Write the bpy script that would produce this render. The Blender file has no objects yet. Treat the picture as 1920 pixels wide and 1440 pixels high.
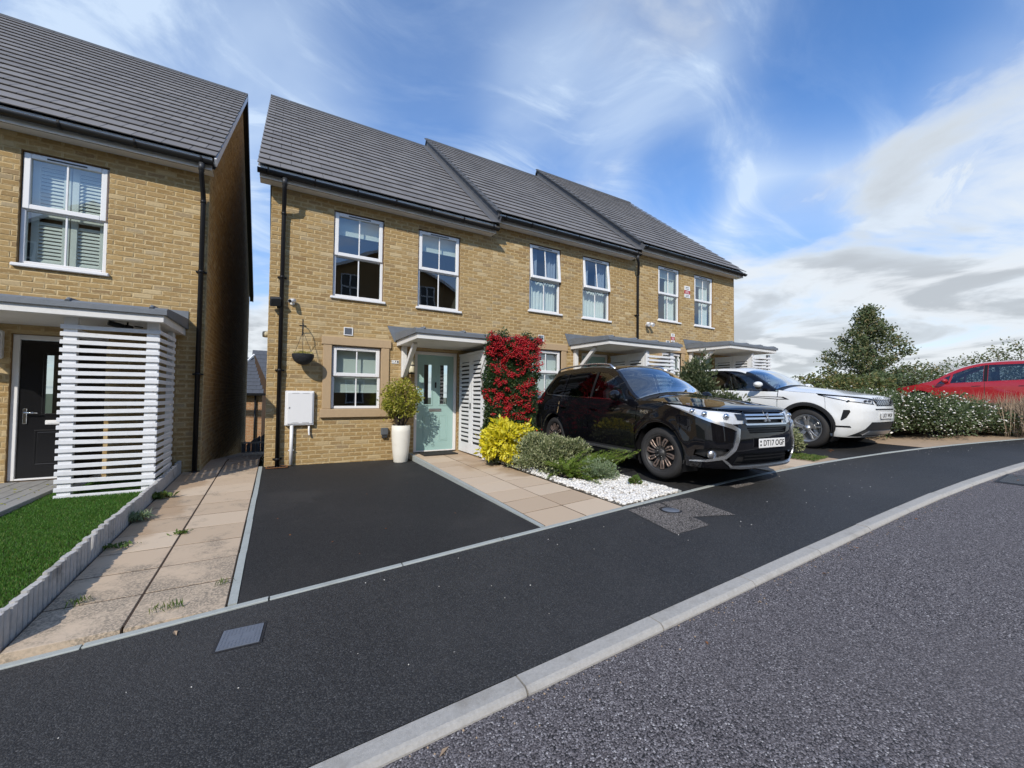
import bpy, bmesh, math, random
import numpy as np
from mathutils import Vector, Matrix, noise
from mathutils.geometry import delaunay_2d_cdt

rng = np.random.default_rng(7)
random.seed(7)
SC = bpy.context.scene
COL = SC.collection

# ------------------------------------------------------------------ camera (eye level is z = 0, house fronts stand on y = 0)
def cam_axes(yaw, pitch, roll):
    cy, sy, cp, sp = math.cos(yaw), math.sin(yaw), math.cos(pitch), math.sin(pitch)
    fwd = Vector((sy * cp, cy * cp, sp)); right = Vector((cy, -sy, 0)); up = right.cross(fwd)
    cr, sr = math.cos(roll), math.sin(roll)
    return right * cr + up * sr, up * cr - right * sr, fwd
CAM = Vector((0, -8, 0))
_r, _u, _f = cam_axes(0.52717, 0.02794, 0.01178)
cd = bpy.data.cameras.new('camera'); cam = bpy.data.objects.new('camera', cd); COL.objects.link(cam)
cam.matrix_world = Matrix(((_r.x, _u.x, -_f.x, CAM.x), (_r.y, _u.y, -_f.y, CAM.y), (_r.z, _u.z, -_f.z, CAM.z), (0, 0, 0, 1)))
cd.sensor_width = 36; cd.lens = 36 * 750 / 1920; cd.clip_start = 0.05; cd.clip_end = 6000
SC.camera = cam
def pixdir(px, py):
    return (_f + _r * ((px - 960) / 750) - _u * ((py - 720) / 750)).normalized()

# ------------------------------------------------------------------ exposure
SC.view_settings.view_transform = 'Standard'; SC.view_settings.look = 'None'
SC.view_settings.gamma = 1; SC.view_settings.exposure = 0.30; SC.view_settings.use_curve_mapping = False
SC.cycles.max_bounces = 8; SC.cycles.transparent_max_bounces = 12; SC.cycles.glossy_bounces = 4
SC.cycles.caustics_reflective = False; SC.cycles.caustics_refractive = False
SC.cycles.sample_clamp_indirect = 4

# ------------------------------------------------------------------ node helper
class NT:
    def __init__(s, tree): s.t = tree
    def __call__(s, typ, ins=None, **props):
        n = s.t.nodes.new('ShaderNode' + typ)
        for k, v in props.items(): setattr(n, k, v)
        for k, v in (ins or {}).items():
            i = n.inputs[k]
            if isinstance(v, bpy.types.NodeSocket): s.t.links.new(v, i)
            elif isinstance(v, (tuple, list)) and len(v) == 3 and i.type == 'RGBA': i.default_value = (*v, 1)
            else: i.default_value = v
        return n
    def math(s, op, a, b=0.0, c=None, clamp=False):
        d = {0: a, 1: b}
        if c is not None: d[2] = c
        return s('Math', d, operation=op, use_clamp=clamp).outputs[0]
    def mix(s, f, a, b, blend='MIX'):
        n = s('Mix', data_type='RGBA', blend_type=blend); n.clamp_factor = True
        for i, v in ((n.inputs[0], f), (n.inputs[6], a), (n.inputs[7], b)):
            if isinstance(v, bpy.types.NodeSocket): s.t.links.new(v, i)
            elif isinstance(v, (tuple, list)): i.default_value = (*v[:3], 1)
            else: i.default_value = v
        return n.outputs[2]
    def ramp(s, f, stops, interp='LINEAR'):
        n = s('ValToRGB', {0: f}); cr = n.color_ramp; cr.interpolation = interp
        while len(cr.elements) < len(stops): cr.elements.new(0.5)
        for e, (p, c) in zip(cr.elements, stops):
            e.position = p; e.color = (*c, 1) if isinstance(c, (tuple, list)) else (c, c, c, 1)
        return n.outputs[0]
    def noise(s, vec, scale, detail=4, rough=0.55, dist=0.0, out=0):
        return s('TexNoise', {'Vector': vec, 'Scale': scale, 'Detail': detail, 'Roughness': rough, 'Distortion': dist}).outputs[out]
    def smooth(s, v, a, b):
        return s('MapRange', {0: v, 1: a, 2: b, 3: 0.0, 4: 1.0}, interpolation_type='SMOOTHSTEP').outputs[0]
    def mapping(s, vec, scale=(1, 1, 1), loc=(0, 0, 0), rot=(0, 0, 0)):
        return s('Mapping', {0: vec, 1: loc, 2: rot, 3: scale}).outputs[0]

# ------------------------------------------------------------------ world: Nishita sky with cloud layers
SUN_DIR = Vector((-0.20, -0.225, 0.215)).normalized()          # towards the sun
SUN_EL = math.asin(SUN_DIR.z); SUN_ROT = math.atan2(SUN_DIR.x, SUN_DIR.y) % (2 * math.pi)
W = bpy.data.worlds.new('World'); SC.world = W; W.use_nodes = True
W.node_tree.nodes.clear(); n = NT(W.node_tree)
sky = n('TexSky', sky_type='NISHITA', sun_disc=False, sun_elevation=SUN_EL, sun_rotation=SUN_ROT, altitude=60, air_density=1.0, dust_density=0.35, ozone_density=3.0)
SKY_STRENGTH = 0.132
vec = n('TexCoord').outputs['Generated']
sp = n('SeparateXYZ', {0: vec}); zz = sp.outputs[2]
inv = n.math('DIVIDE', 1.0, n.math('ADD', n.math('MAXIMUM', zz, 0.0), 0.17))
pv = n('VectorMath', {0: n('CombineXYZ', {0: sp.outputs[0], 1: sp.outputs[1], 2: 0.0}).outputs[0], 3: inv}, operation='SCALE').outputs[0]
skyc = n.mix(1.0, sky.outputs[0], n.mix(n.smooth(zz, 0.05, 0.45), (0.98, 0.94, 0.98), (0.60, 0.98, 1.34)), 'MULTIPLY')
def blob(px, py, r0, r1):                                       # soft disc on the sky round a direction: 1 inside r0, 0 beyond r1 (degrees)
    d = pixdir(px, py)
    dt = n('VectorMath', {0: vec, 1: tuple(d)}, operation='DOT_PRODUCT').outputs['Value']
    return n.smooth(dt, math.cos(math.radians(r1)), math.cos(math.radians(r0)))
def mx_(*a):
    r = a[0]
    for b in a[1:]: r = n.math('MAXIMUM', r, b)
    return r
# cirrus: soft veils with finer wisps in them
warp = n.noise(pv, 0.9, 2, 0.5, 0, 1)
wv = n('VectorMath', {0: pv, 1: n('VectorMath', {0: warp, 3: 0.8}, operation='SCALE').outputs[0]}, operation='ADD').outputs[0]
veil = n.noise(n.mapping(wv, (0.8, 1.15, 1), (1.9, 5.2, 0), (0, 0, 0.5)), 1.0, 6, 0.52, 0.4)
wisp = n.noise(n.mapping(wv, (0.6, 2.2, 1), (3.1, 0.4, 0), (0, 0, -0.85)), 2.2, 9, 0.62, 0.5)
# cumulus banks
cu = n.noise(n.mapping(pv, (1, 1, 1), (7.3, 2.2, 0), (0, 0, 0.4)), 1.5, 8, 0.54, 0.4)
cu2 = n.noise(n.mapping(pv, (1.0, 1.0, 1), (7.44, 2.08, 0), (0, 0, 0.4)), 1.5, 8, 0.54, 0.4)
low = n.smooth(zz, 0.40, 0.05)                                  # 1 near the horizon
clear = mx_(n.math('MULTIPLY', blob(1590, 90, 2, 13), 0.95), n.math('MULTIPLY', blob(1270, 350, 1, 8), 0.9), n.math('MULTIPLY', blob(760, 150, 2, 12), 0.45), n.math('MULTIPLY', blob(1480, 420, 1, 7), 0.6))
hazy = mx_(blob(60, 60, 6, 30), blob(1130, 300, 3, 19), n.math('MULTIPLY', blob(1330, 220, 2, 14), 0.8), blob(1500, 330, 2, 12), blob(1680, 280, 1, 10), n.math('MULTIPLY', blob(500, 230, 2, 14), 0.8))
bank = mx_(blob(1900, 80, 4, 11), blob(1850, 330, 4, 13), n.math('MULTIPLY', blob(1500, 540, 4, 17), 0.9), n.math('MULTIPLY', blob(1800, 560, 6, 18), 0.9), n.math('MULTIPLY', blob(560, 800, 4, 22), 0.8))
d_ci = n.math('ADD', n.math('MULTIPLY', n.smooth(veil, 0.30, 0.72), 0.62), n.math('MULTIPLY', n.smooth(wisp, 0.44, 0.72), 0.62))
d_ci = n.math('MULTIPLY', d_ci, n.math('ADD', 0.52, n.math('MULTIPLY', hazy, 0.85)))
d_ci = n.math('ADD', d_ci, n.math('ADD', 0.05, n.math('MULTIPLY', hazy, 0.14)))
d_ci = n.math('MULTIPLY', d_ci, n.math('SUBTRACT', 1.0, n.math('MULTIPLY', clear, 0.92)), clamp=True)
cuv = n.math('ADD', cu, n.math('ADD', n.math('MULTIPLY', low, 0.17), n.math('SUBTRACT', n.math('MULTIPLY', bank, 0.24), n.math('ADD', n.math('MULTIPLY', clear, 0.2), 0.06))))
d_cu = n.smooth(cuv, 0.46, 0.72)
dens = mx_(n.math('MULTIPLY', d_ci, 0.9), n.math('MULTIPLY', d_cu, 0.96), n.math('MULTIPLY', n.smooth(zz, 0.22, 0.0), 0.75))
thick = n.smooth(cuv, 0.54, 0.86)
lit = n.smooth(n.math('SUBTRACT', cu2, cu), -0.07, 0.07)
c_cu = n.mix(thick, (0.66, 0.73, 0.80), n.mix(lit, (0.44, 0.47, 0.50), (0.68, 0.71, 0.74)))
c_cl = n.mix(n.smooth(d_cu, 0.05, 0.6), (0.56, 0.68, 0.84), c_cu)
b1 = n('Background', {0: skyc, 1: SKY_STRENGTH})
b2 = n('Background', {0: c_cl, 1: 1.0})
mx = n('MixShader', {0: dens, 1: b1.outputs[0], 2: b2.outputs[0]})
n('OutputWorld', {0: mx.outputs[0]})

# ------------------------------------------------------------------ sun
sd = bpy.data.lights.new('sun', 'SUN'); sd.energy = 3.25; sd.angle = math.radians(0.53); sd.color = (1.0, 0.93, 0.83)
so = bpy.data.objects.new('sun', sd); COL.objects.link(so)
so.rotation_euler = SUN_DIR.to_track_quat('Z', 'Y').to_euler(); so.location = (-20, -22, 20)

# ------------------------------------------------------------------ materials
def material(name):
    m = bpy.data.materials.new(name); m.use_nodes = True; m.node_tree.nodes.clear(); return m, NT(m.node_tree)
def bsdf(n, col, rough=0.6, bump=None, bstr=0.3, bdist=0.01, **kw):
    d = {'Base Color': col, 'Roughness': rough}; d.update({k.replace('_', ' '): v for k, v in kw.items()})
    if bump is not None: d['Normal'] = n('Bump', {'Height': bump, 'Strength': bstr, 'Distance': bdist}).outputs[0]
    return n('BsdfPrincipled', d)
def out(n, sh): n('OutputMaterial', {0: sh.outputs[0] if hasattr(sh, 'outputs') else sh})
def gpos(n): return n('NewGeometry').outputs['Position']
def rnd_of(n):
    a = n('Attribute', attribute_name='rnd', attribute_type='GEOMETRY').outputs['Fac']
    return n.math('FRACT', n.math('ADD', n('ObjectInfo').outputs['Random'], a))
M = {}
def simple(name, col, rough=0.5, var=0.12, scale=14, bstr=0.12, bdist=0.004, dirt=0.0, dirtcol=(0.12, 0.10, 0.08), **kw):
    m, n = material(name); p = gpos(n)
    f = n.noise(p, scale, 5, 0.6)
    c = n.mix(f, tuple(x * (1 - var) for x in col), tuple(min(1, x * (1 + var)) for x in col))
    if dirt: c = n.mix(n.math('MULTIPLY', n.smooth(n.noise(p, 3.1, 6, 0.7), 0.5, 0.75), dirt), c, dirtcol)
    out(n, bsdf(n, c, rough, n.noise(p, scale * 6, 3), bstr, bdist, **kw)); M[name] = m; return m
simple('white_upvc', (0.78, 0.78, 0.775), 0.28, 0.03, 6, 0.02, dirt=0.10, dirtcol=(0.5, 0.48, 0.43))
simple('white_paint', (0.74, 0.73, 0.70), 0.45, 0.07, 9, 0.15, dirt=0.3, dirtcol=(0.45, 0.43, 0.38))
simple('screen_paint', (0.74, 0.75, 0.76), 0.5, 0.10, 26, 0.35, dirt=0.38, dirtcol=(0.48, 0.47, 0.45))
simple('black_plastic', (0.010, 0.010, 0.011), 0.42, 0.2, 10, 0.05, Specular_IOR_Level=0.3)
simple('charcoal_plastic', (0.035, 0.037, 0.04), 0.45, 0.2, 10, 0.1)
simple('dark_trim', (0.018, 0.018, 0.019), 0.55, 0.2, 20, 0.1)
simple('lead', (0.15, 0.166, 0.185), 0.6, 0.25, 5, 0.25, 0.01)
simple('roof_lead', (0.095, 0.098, 0.105), 0.65, 0.25, 5, 0.25, 0.01)
simple('cast_stone', (0.44, 0.315, 0.185), 0.85, 0.10, 20, 0.25, 0.003, dirt=0.15, dirtcol=(0.25, 0.18, 0.11))
simple('ridge_tile', (0.075, 0.078, 0.083), 0.75, 0.2, 9, 0.3)
simple('door_blue', (0.33, 0.50, 0.47), 0.38, 0.03, 5, 0.05)
simple('door_black', (0.008, 0.008, 0.009), 0.22, 0.1, 5, 0.05)
simple('chrome', (0.72, 0.73, 0.74), 0.12, 0.04, 4, 0.0, Metallic=1.0)
simple('bright_trim', (0.72, 0.73, 0.74), 0.24, 0.06, 6, 0.02, Metallic=0.92)
simple('satin_metal', (0.5, 0.5, 0.5), 0.35, 0.08, 12, 0.05, Metallic=1.0)
simple('iron', (0.02, 0.02, 0.022), 0.6, 0.3, 30, 0.3)
simple('planter_white', (0.75, 0.72, 0.63), 0.6, 0.06, 8, 0.12, dirt=0.3, dirtcol=(0.42, 0.36, 0.25))
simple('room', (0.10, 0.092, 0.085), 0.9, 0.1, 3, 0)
simple('blind', (0.70, 0.72, 0.68), 0.7, 0.03, 3, 0)
simple('curtain', (0.74, 0.76, 0.76), 0.85, 0.05, 8, 0)
simple('reflection_blue', (0.30, 0.34, 0.46), 0.85, 0.1, 8, 0)  # colour of the bluish reflection put behind the upper panes
simple('soil', (0.06, 0.038, 0.024), 0.95, 0.4, 18, 0.9, 0.02)
simple('bark', (0.10, 0.075, 0.055), 0.9, 0.35, 22, 0.8, 0.01)
simple('deck_wood', (0.27, 0.265, 0.25), 0.8, 0.2, 8, 0.25, dirt=0.35, dirtcol=(0.14, 0.13, 0.11))
simple('gate_paint', (0.22, 0.25, 0.31), 0.6, 0.12, 6, 0.2)
simple('edging_wood', (0.47, 0.455, 0.43), 0.85, 0.30, 22, 0.6, dirt=0.75, dirtcol=(0.13, 0.12, 0.10))
simple('grey_paint', (0.13, 0.148, 0.18), 0.6, 0.12, 6, 0.2)
simple('kerb_concrete', (0.42, 0.405, 0.375), 0.9, 0.28, 60, 0.8, 0.005, dirt=0.55, dirtcol=(0.22, 0.20, 0.17))
simple('edging_concrete', (0.36, 0.385, 0.365), 0.9, 0.16, 30, 0.5, 0.004, dirt=0.3, dirtcol=(0.13, 0.14, 0.12))
simple('grey_sensor', (0.10, 0.11, 0.12), 0.5, 0.1, 10, 0.05)
simple('cream_glass', (0.62, 0.58, 0.42), 0.35, 0.05, 10, 0.02)
simple('doormat', (0.02, 0.018, 0.016), 0.95, 0.4, 80, 0.9)
simple('red_print', (0.42, 0.03, 0.05), 0.5, 0.1, 10, 0)
simple('ink', (0.012, 0.012, 0.014), 0.5, 0.1, 10, 0)
simple('plate_white', (0.80, 0.80, 0.78), 0.3, 0.02, 10, 0)
simple('slate_far', (0.075, 0.082, 0.095), 0.7, 0.2, 6, 0.2)
simple('straw', (0.34, 0.25, 0.17), 0.9, 0.25, 20, 0)
simple('terracotta_leaf', (0.22, 0.09, 0.03), 0.8, 0.3, 30, 0.1)
simple('basket', (0.014, 0.016, 0.019), 0.75, 0.3, 60, 0.8, 0.01)
simple('gravel_bed', (0.20, 0.18, 0.15), 0.95, 0.3, 40, 0.8, 0.01)
simple('tan_ground', (0.42, 0.31, 0.21), 0.9, 0.2, 20, 0.4, dirt=0.4, dirtcol=(0.2, 0.15, 0.1))
simple('rubber', (0.022, 0.021, 0.021), 0.75, 0.25, 25, 0.2)
simple('alloy_bronze', (0.22, 0.165, 0.14), 0.42, 0.15, 14, 0.05, Metallic=0.6)
simple('alloy_silver', (0.52, 0.53, 0.54), 0.3, 0.1, 14, 0.05, Metallic=0.8)
simple('alloy_dark', (0.028, 0.027, 0.027), 0.5, 0.15, 14, 0.05)
simple('seat_black', (0.02, 0.02, 0.022), 0.7, 0.1, 14, 0.1)
simple('seat_grey', (0.10, 0.10, 0.105), 0.7, 0.1, 14, 0.1)
simple('lamp_reflector', (0.82, 0.83, 0.84), 0.4, 0.15, 40, 0.5, Metallic=0.35)
simple('tail_red', (0.28, 0.01, 0.012), 0.15, 0.1, 14, 0)

def glass(name, tint=(0.85, 0.92, 0.9), refl=1.0, rough=0.0, base=0.03):
    m, n = material(name)
    g_ = n('NewGeometry'); cs = n.math('ABSOLUTE', n('VectorMath', {0: g_.outputs['Incoming'], 1: g_.outputs['True Normal']}, operation='DOT_PRODUCT').outputs['Value'])
    f5 = n.math('POWER', n.math('SUBTRACT', 1.0, cs, clamp=True), 5.0)
    fr = n.math('ADD', n.math('MULTIPLY', n.math('ADD', 0.04, n.math('MULTIPLY', f5, 0.96)), refl), base, clamp=True)
    wob = n('Bump', {'Height': n.noise(gpos(n), 2.2, 1), 'Strength': 0.12, 'Distance': 0.01}).outputs[0]
    mxs = n('MixShader', {0: fr, 1: n('BsdfTransparent', {0: tint}).outputs[0], 2: n('BsdfGlossy', {0: (0.97, 0.98, 1.0), 1: rough, 'Normal': wob}).outputs[0]})
    out(n, mxs); M[name] = m
glass('window_glass', (0.78, 0.86, 0.84), 2.4, 0.0, 0.07)
glass('car_glass', (0.42, 0.50, 0.52), 1.5, 0.0, 0.04)
glass('windscreen_glass', (0.50, 0.58, 0.62), 2.6, 0.0, 0.10)
glass('privacy_glass', (0.04, 0.042, 0.045), 1.3, 0.0, 0.03)
glass('lamp_glass', (0.94, 0.95, 0.96), 1.0, 0.0, 0.01)

def brick_mat(name, ramp, edgecol, spots=0.55):
    m, n = material(name); p = gpos(n); r = rnd_of(n)
    base = n.ramp(r, ramp)
    g = n.noise(p, 42, 5, 0.65); base = n.mix(n.math('MULTIPLY', n.smooth(g, 0.35, 0.8), 0.35), base, (0.20, 0.12, 0.05))
    fleck = n('TexVoronoi', {'Vector': p, 'Scale': 55.0}).outputs[0]
    base = n.mix(n.math('MULTIPLY', n.smooth(fleck, 0.17, 0.08), n.math('MULTIPLY', n.smooth(n.noise(p, 11, 2), 0.5, 0.66), spots)), base, (0.05, 0.03, 0.02))
    e = n('Attribute', attribute_name='edge', attribute_type='GEOMETRY').outputs['Fac']
    base = n.mix(n.math('MULTIPLY', e, n.smooth(n.noise(p, 24, 3), 0.30, 0.55)), base, edgecol)
    base = n.mix(n.math('MULTIPLY', n.smooth(n.noise(p, 17, 4, 0.65), 0.52, 0.68), 0.45), base, edgecol)
    big = n.noise(p, 0.9, 3, 0.5)
    base = n.mix(n.math('MULTIPLY', n.smooth(big, 0.45, 0.7), 0.14), base, (0.42, 0.34, 0.23))
    st = n.noise(n.mapping(p, (2.6, 2.6, 0.35)), 1.0, 5, 0.6); base = n.mix(n.math('MULTIPLY', n.smooth(st, 0.52, 0.72), 0.22), base, (0.20, 0.135, 0.065))
    out(n, bsdf(n, base, 0.92, n.noise(p, 120, 4, 0.7), 0.5, 0.004)); M[name] = m
BUFF = [(0.0, (0.302, 0.193, 0.074)), (0.22, (0.386, 0.255, 0.103)), (0.45, (0.342, 0.222, 0.084)), (0.66, (0.437, 0.297, 0.125)), (0.80, (0.269, 0.170, 0.072)), (0.90, (0.370, 0.291, 0.174)), (0.96, (0.482, 0.358, 0.185)), (1.0, (0.560, 0.437, 0.246))]
brick_mat('buff_brick', BUFF, (0.53, 0.405, 0.215))
brick_mat('orange_brick', [(0.0, (0.36, 0.15, 0.06)), (0.5, (0.46, 0.20, 0.085)), (1.0, (0.40, 0.22, 0.12))], (0.5, 0.35, 0.22))
simple('buff_mortar', (0.47, 0.355, 0.19), 0.95, 0.14, 30, 0.6, 0.004, dirt=0.35, dirtcol=(0.24, 0.165, 0.08))
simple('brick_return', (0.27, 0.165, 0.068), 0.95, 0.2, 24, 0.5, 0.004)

m, n = material('roof_tile'); p = gpos(n); r = rnd_of(n)
c = n.ramp(r, [(0.0, (0.155, 0.146, 0.140)), (0.5, (0.178, 0.168, 0.161)), (1.0, (0.200, 0.189, 0.181))])
c = n.mix(n.math('MULTIPLY', n.smooth(n.noise(p, 1.4, 6, 0.7), 0.5, 0.8), 0.3), c, (0.09, 0.095, 0.08))
out(n, bsdf(n, c, 0.62, n.noise(p, 90, 4, 0.7), 0.35, 0.003)); M['roof_tile'] = m

def tarmac(name, cols, scale, speck, speckcol, rough, bstr, wear=0.0, wearcol=(0.1, 0.1, 0.1), spec=0.4):
    m, n = material(name); p = gpos(n)
    p2 = n('VectorMath', {0: p, 1: n('VectorMath', {0: n.noise(p, scale * 0.7, 1, 0.5, 0, 1), 3: 0.6 / scale}, operation='SCALE').outputs[0]}, operation='ADD').outputs[0]
    v = n('TexVoronoi', {'Vector': p2, 'Scale': scale}); cell = n('SeparateColor', {0: v.outputs['Color']})
    c = n.ramp(cell.outputs[0], cols)
    c = n.mix(n.smooth(cell.outputs[1], 1 - speck, 1 - speck + 0.01), c, speckcol)
    c = n.mix(n.smooth(v.outputs['Distance'], 0.45, 0.8), c, (0.012, 0.012, 0.013))
    big = n.noise(p, 0.55, 5, 0.6)
    c = n.mix(n.math('MULTIPLY', n.smooth(big, 0.42, 0.7), wear), c, wearcol)
    c = n.mix(n.math('MULTIPLY', n.smooth(n.noise(p, 4.0, 5, 0.7), 0.55, 0.8), wear * 0.7), c, wearcol)
    h = n.math('ADD', n.math('MULTIPLY', n.smooth(v.outputs['Distance'], 0.75, 0.0), 0.8), n.math('MULTIPLY', cell.outputs[2], 0.6))
    out(n, bsdf(n, c, rough, h, bstr, 0.5 / scale, Specular_IOR_Level=spec)); M[name] = m
tarmac('pavement_tarmac', [(0.0, 0.015), (0.5, 0.032), (0.8, 0.048), (1.0, 0.080)], 140, 0.008, (0.15, 0.146, 0.14), 0.62, 0.75, 0.30, (0.068, 0.065, 0.063), 0.5)
tarmac('drive_tarmac', [(0.0, 0.014), (0.6, 0.026), (0.9, 0.038), (1.0, 0.055)], 150, 0.003, (0.25, 0.24, 0.23), 0.72, 0.6, 0.6, (0.055, 0.052, 0.049), 0.35)
tarmac('road_tarmac', [(0.0, (0.065, 0.057, 0.060)), (0.3, (0.115, 0.103, 0.107)), (0.6, (0.165, 0.150, 0.155)), (0.85, (0.225, 0.207, 0.212)), (1.0, (0.33, 0.31, 0.315))], 135, 0.03, (0.48, 0.46, 0.455), 0.8, 0.65, 0.5, (0.112, 0.102, 0.104), 0.4)
tarmac('patch_tarmac', [(0.0, (0.09, 0.08, 0.072)), (0.5, (0.20, 0.178, 0.162)), (1.0, (0.36, 0.33, 0.30))], 100, 0.03, (0.42, 0.4, 0.38), 0.85, 0.8, 0.5, (0.04, 0.038, 0.036), 0.3)

m, n = material('paving_slab'); p = gpos(n); r = rnd_of(n)
c = n.ramp(r, [(0.0, (0.46, 0.345, 0.235)), (0.5, (0.55, 0.425, 0.30)), (1.0, (0.61, 0.49, 0.36))])
c = n.mix(n.math('MULTIPLY', n.noise(p, 60, 5, 0.7), 0.35), c, (0.46, 0.36, 0.265))
g1 = n.noise(p, 2.6, 7, 0.72); g2 = n.noise(p, 70, 3, 0.7)
gr_ = n('Attribute', attribute_name='grime', attribute_type='GEOMETRY').outputs['Fac']
c = n.mix(n.math('MULTIPLY', n.math('MULTIPLY', n.smooth(n.math('ADD', g1, gr_), 0.52, 0.70), n.smooth(g2, 0.34, 0.62)), 0.85), c, (0.16, 0.14, 0.11))
wet = n.smooth(n.math('ADD', n.noise(n.mapping(p, (1.0, 1.3, 1)), 1.6, 3, 0.5), n('Attribute', attribute_name='wet', attribute_type='GEOMETRY').outputs['Fac']), 0.56, 0.72)
c = n.mix(n.math('MULTIPLY', wet, 0.55), c, (0.36, 0.235, 0.135))
rg = n.math('SUBTRACT', 0.85, n.math('MULTIPLY', wet, 0.25))
out(n, bsdf(n, c, rg, n.noise(p, 110, 4, 0.7), 0.4, 0.004)); M['paving_slab'] = m

m, n = material('terrain'); p = gpos(n)
c = n.mix(n.noise(p, 0.3, 6, 0.7), (0.05, 0.075, 0.022), (0.11, 0.105, 0.045))
out(n, bsdf(n, c, 0.95, n.noise(p, 8, 5, 0.7), 0.5, 0.05)); M['terrain'] = m

def leaf(name, ramp, rough=0.45, trans=0.25, spec=0.3):
    m, n = material(name); r = rnd_of(n)
    c = n.ramp(r, ramp)
    b = bsdf(n, c, rough, Specular_IOR_Level=spec)
    t = n('BsdfTranslucent', {0: n.mix(0.4, c, (0.35, 0.45, 0.05))})
    out(n, n('MixShader', {0: trans, 1: b.outputs[0], 2: t.outputs[0]})); M[name] = m
leaf('turf', [(0, (0.028, 0.10, 0.010)), (0.5, (0.05, 0.16, 0.016)), (0.9, (0.09, 0.21, 0.03)), (1, (0.20, 0.22, 0.07))], 0.5, 0.15)
leaf('choisya_leaf', [(0, (0.50, 0.46, 0.02)), (0.4, (0.80, 0.68, 0.03)), (0.9, (0.88, 0.80, 0.12)), (1, (0.42, 0.46, 0.05))], 0.35, 0.3)
leaf('pyracantha_leaf', [(0, (0.014, 0.035, 0.012)), (0.6, (0.028, 0.062, 0.02)), (0.93, (0.06, 0.10, 0.035)), (1, (0.16, 0.17, 0.07))], 0.3, 0.12)
leaf('variegated_leaf', [(0, (0.10, 0.13, 0.055)), (0.45, (0.20, 0.23, 0.11)), (0.7, (0.36, 0.38, 0.21)), (0.9, (0.52, 0.52, 0.32)), (1, (0.10, 0.13, 0.06))], 0.5, 0.2)
leaf('topiary_leaf', [(0, (0.18, 0.20, 0.025)), (0.5, (0.34, 0.34, 0.045)), (0.85, (0.48, 0.45, 0.08)), (1, (0.36, 0.27, 0.08))], 0.4, 0.3)
leaf('juniper_needle', [(0, (0.06, 0.11, 0.014)), (0.6, (0.12, 0.19, 0.026)), (1, (0.22, 0.28, 0.05))], 0.55, 0.15)
leaf('hebe_leaf', [(0, (0.13, 0.19, 0.10)), (0.6, (0.22, 0.29, 0.16)), (1, (0.33, 0.38, 0.25))], 0.5, 0.12)
leaf('weed_leaf', [(0, (0.05, 0.10, 0.02)), (0.6, (0.10, 0.17, 0.035)), (1, (0.2, 0.22, 0.07))], 0.5, 0.2)
leaf('tree_leaf', [(0, (0.07, 0.10, 0.045)), (0.5, (0.115, 0.15, 0.07)), (0.85, (0.19, 0.19, 0.095)), (1, (0.28, 0.21, 0.10))], 0.5, 0.2)
leaf('hedge_leaf', [(0, (0.055, 0.085, 0.038)), (0.6, (0.10, 0.14, 0.065)), (1, (0.18, 0.21, 0.11))], 0.5, 0.15)
leaf('dark_shrub_leaf', [(0, (0.04, 0.058, 0.03)), (0.6, (0.075, 0.10, 0.05)), (0.9, (0.13, 0.15, 0.08)), (1, (0.26, 0.26, 0.16))], 0.42, 0.15)
leaf('far_leaf', [(0, (0.06, 0.085, 0.03)), (0.6, (0.12, 0.145, 0.05)), (1, (0.22, 0.17, 0.07))], 0.6, 0.2)
leaf('trailing_leaf', [(0, (0.30, 0.26, 0.05)), (0.6, (0.48, 0.42, 0.10)), (1, (0.6, 0.55, 0.3))], 0.5, 0.25)
simple('berry_red', (0.42, 0.010, 0.016), 0.25, 0.25, 40, 0)
simple('petal_white', (0.78, 0.76, 0.70), 0.6, 0.08, 20, 0)
m, n = material('pebble'); r = rnd_of(n); p = gpos(n)
c = n.ramp(r, [(0, (0.58, 0.56, 0.52)), (0.6, (0.74, 0.725, 0.69)), (0.93, (0.70, 0.68, 0.63)), (1, (0.45, 0.40, 0.34))])
out(n, bsdf(n, c, 0.6, n.noise(p, 60, 3), 0.2, 0.004)); M['pebble'] = m

def car_paint(name, col, flake=0.0, coat=1.0, rough=0.35, metal=0.0):
    m, n = material(name); p = gpos(n)
    c = n.mix(n.math('MULTIPLY', n.smooth(n.noise(p, 5, 6, 0.7), 0.45, 0.8), 0.10 if col[0] > .1 else 0.015), col, (0.22, 0.19, 0.16))
    b = n('BsdfPrincipled', {'Base Color': c, 'Roughness': rough, 'Metallic': metal, 'Coat Weight': coat, 'Coat Roughness': 0.02, 'Specular IOR Level': 0.0 if col[0] < .1 else 0.3})
    out(n, b); M[name] = m
car_paint('paint_black', (0.0045, 0.0045, 0.006), coat=1.0, rough=0.25)
car_paint('paint_white', (0.76, 0.77, 0.76), coat=1.0, rough=0.4)
car_paint('paint_red', (0.36, 0.012, 0.018), coat=1.0, rough=0.35)

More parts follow.
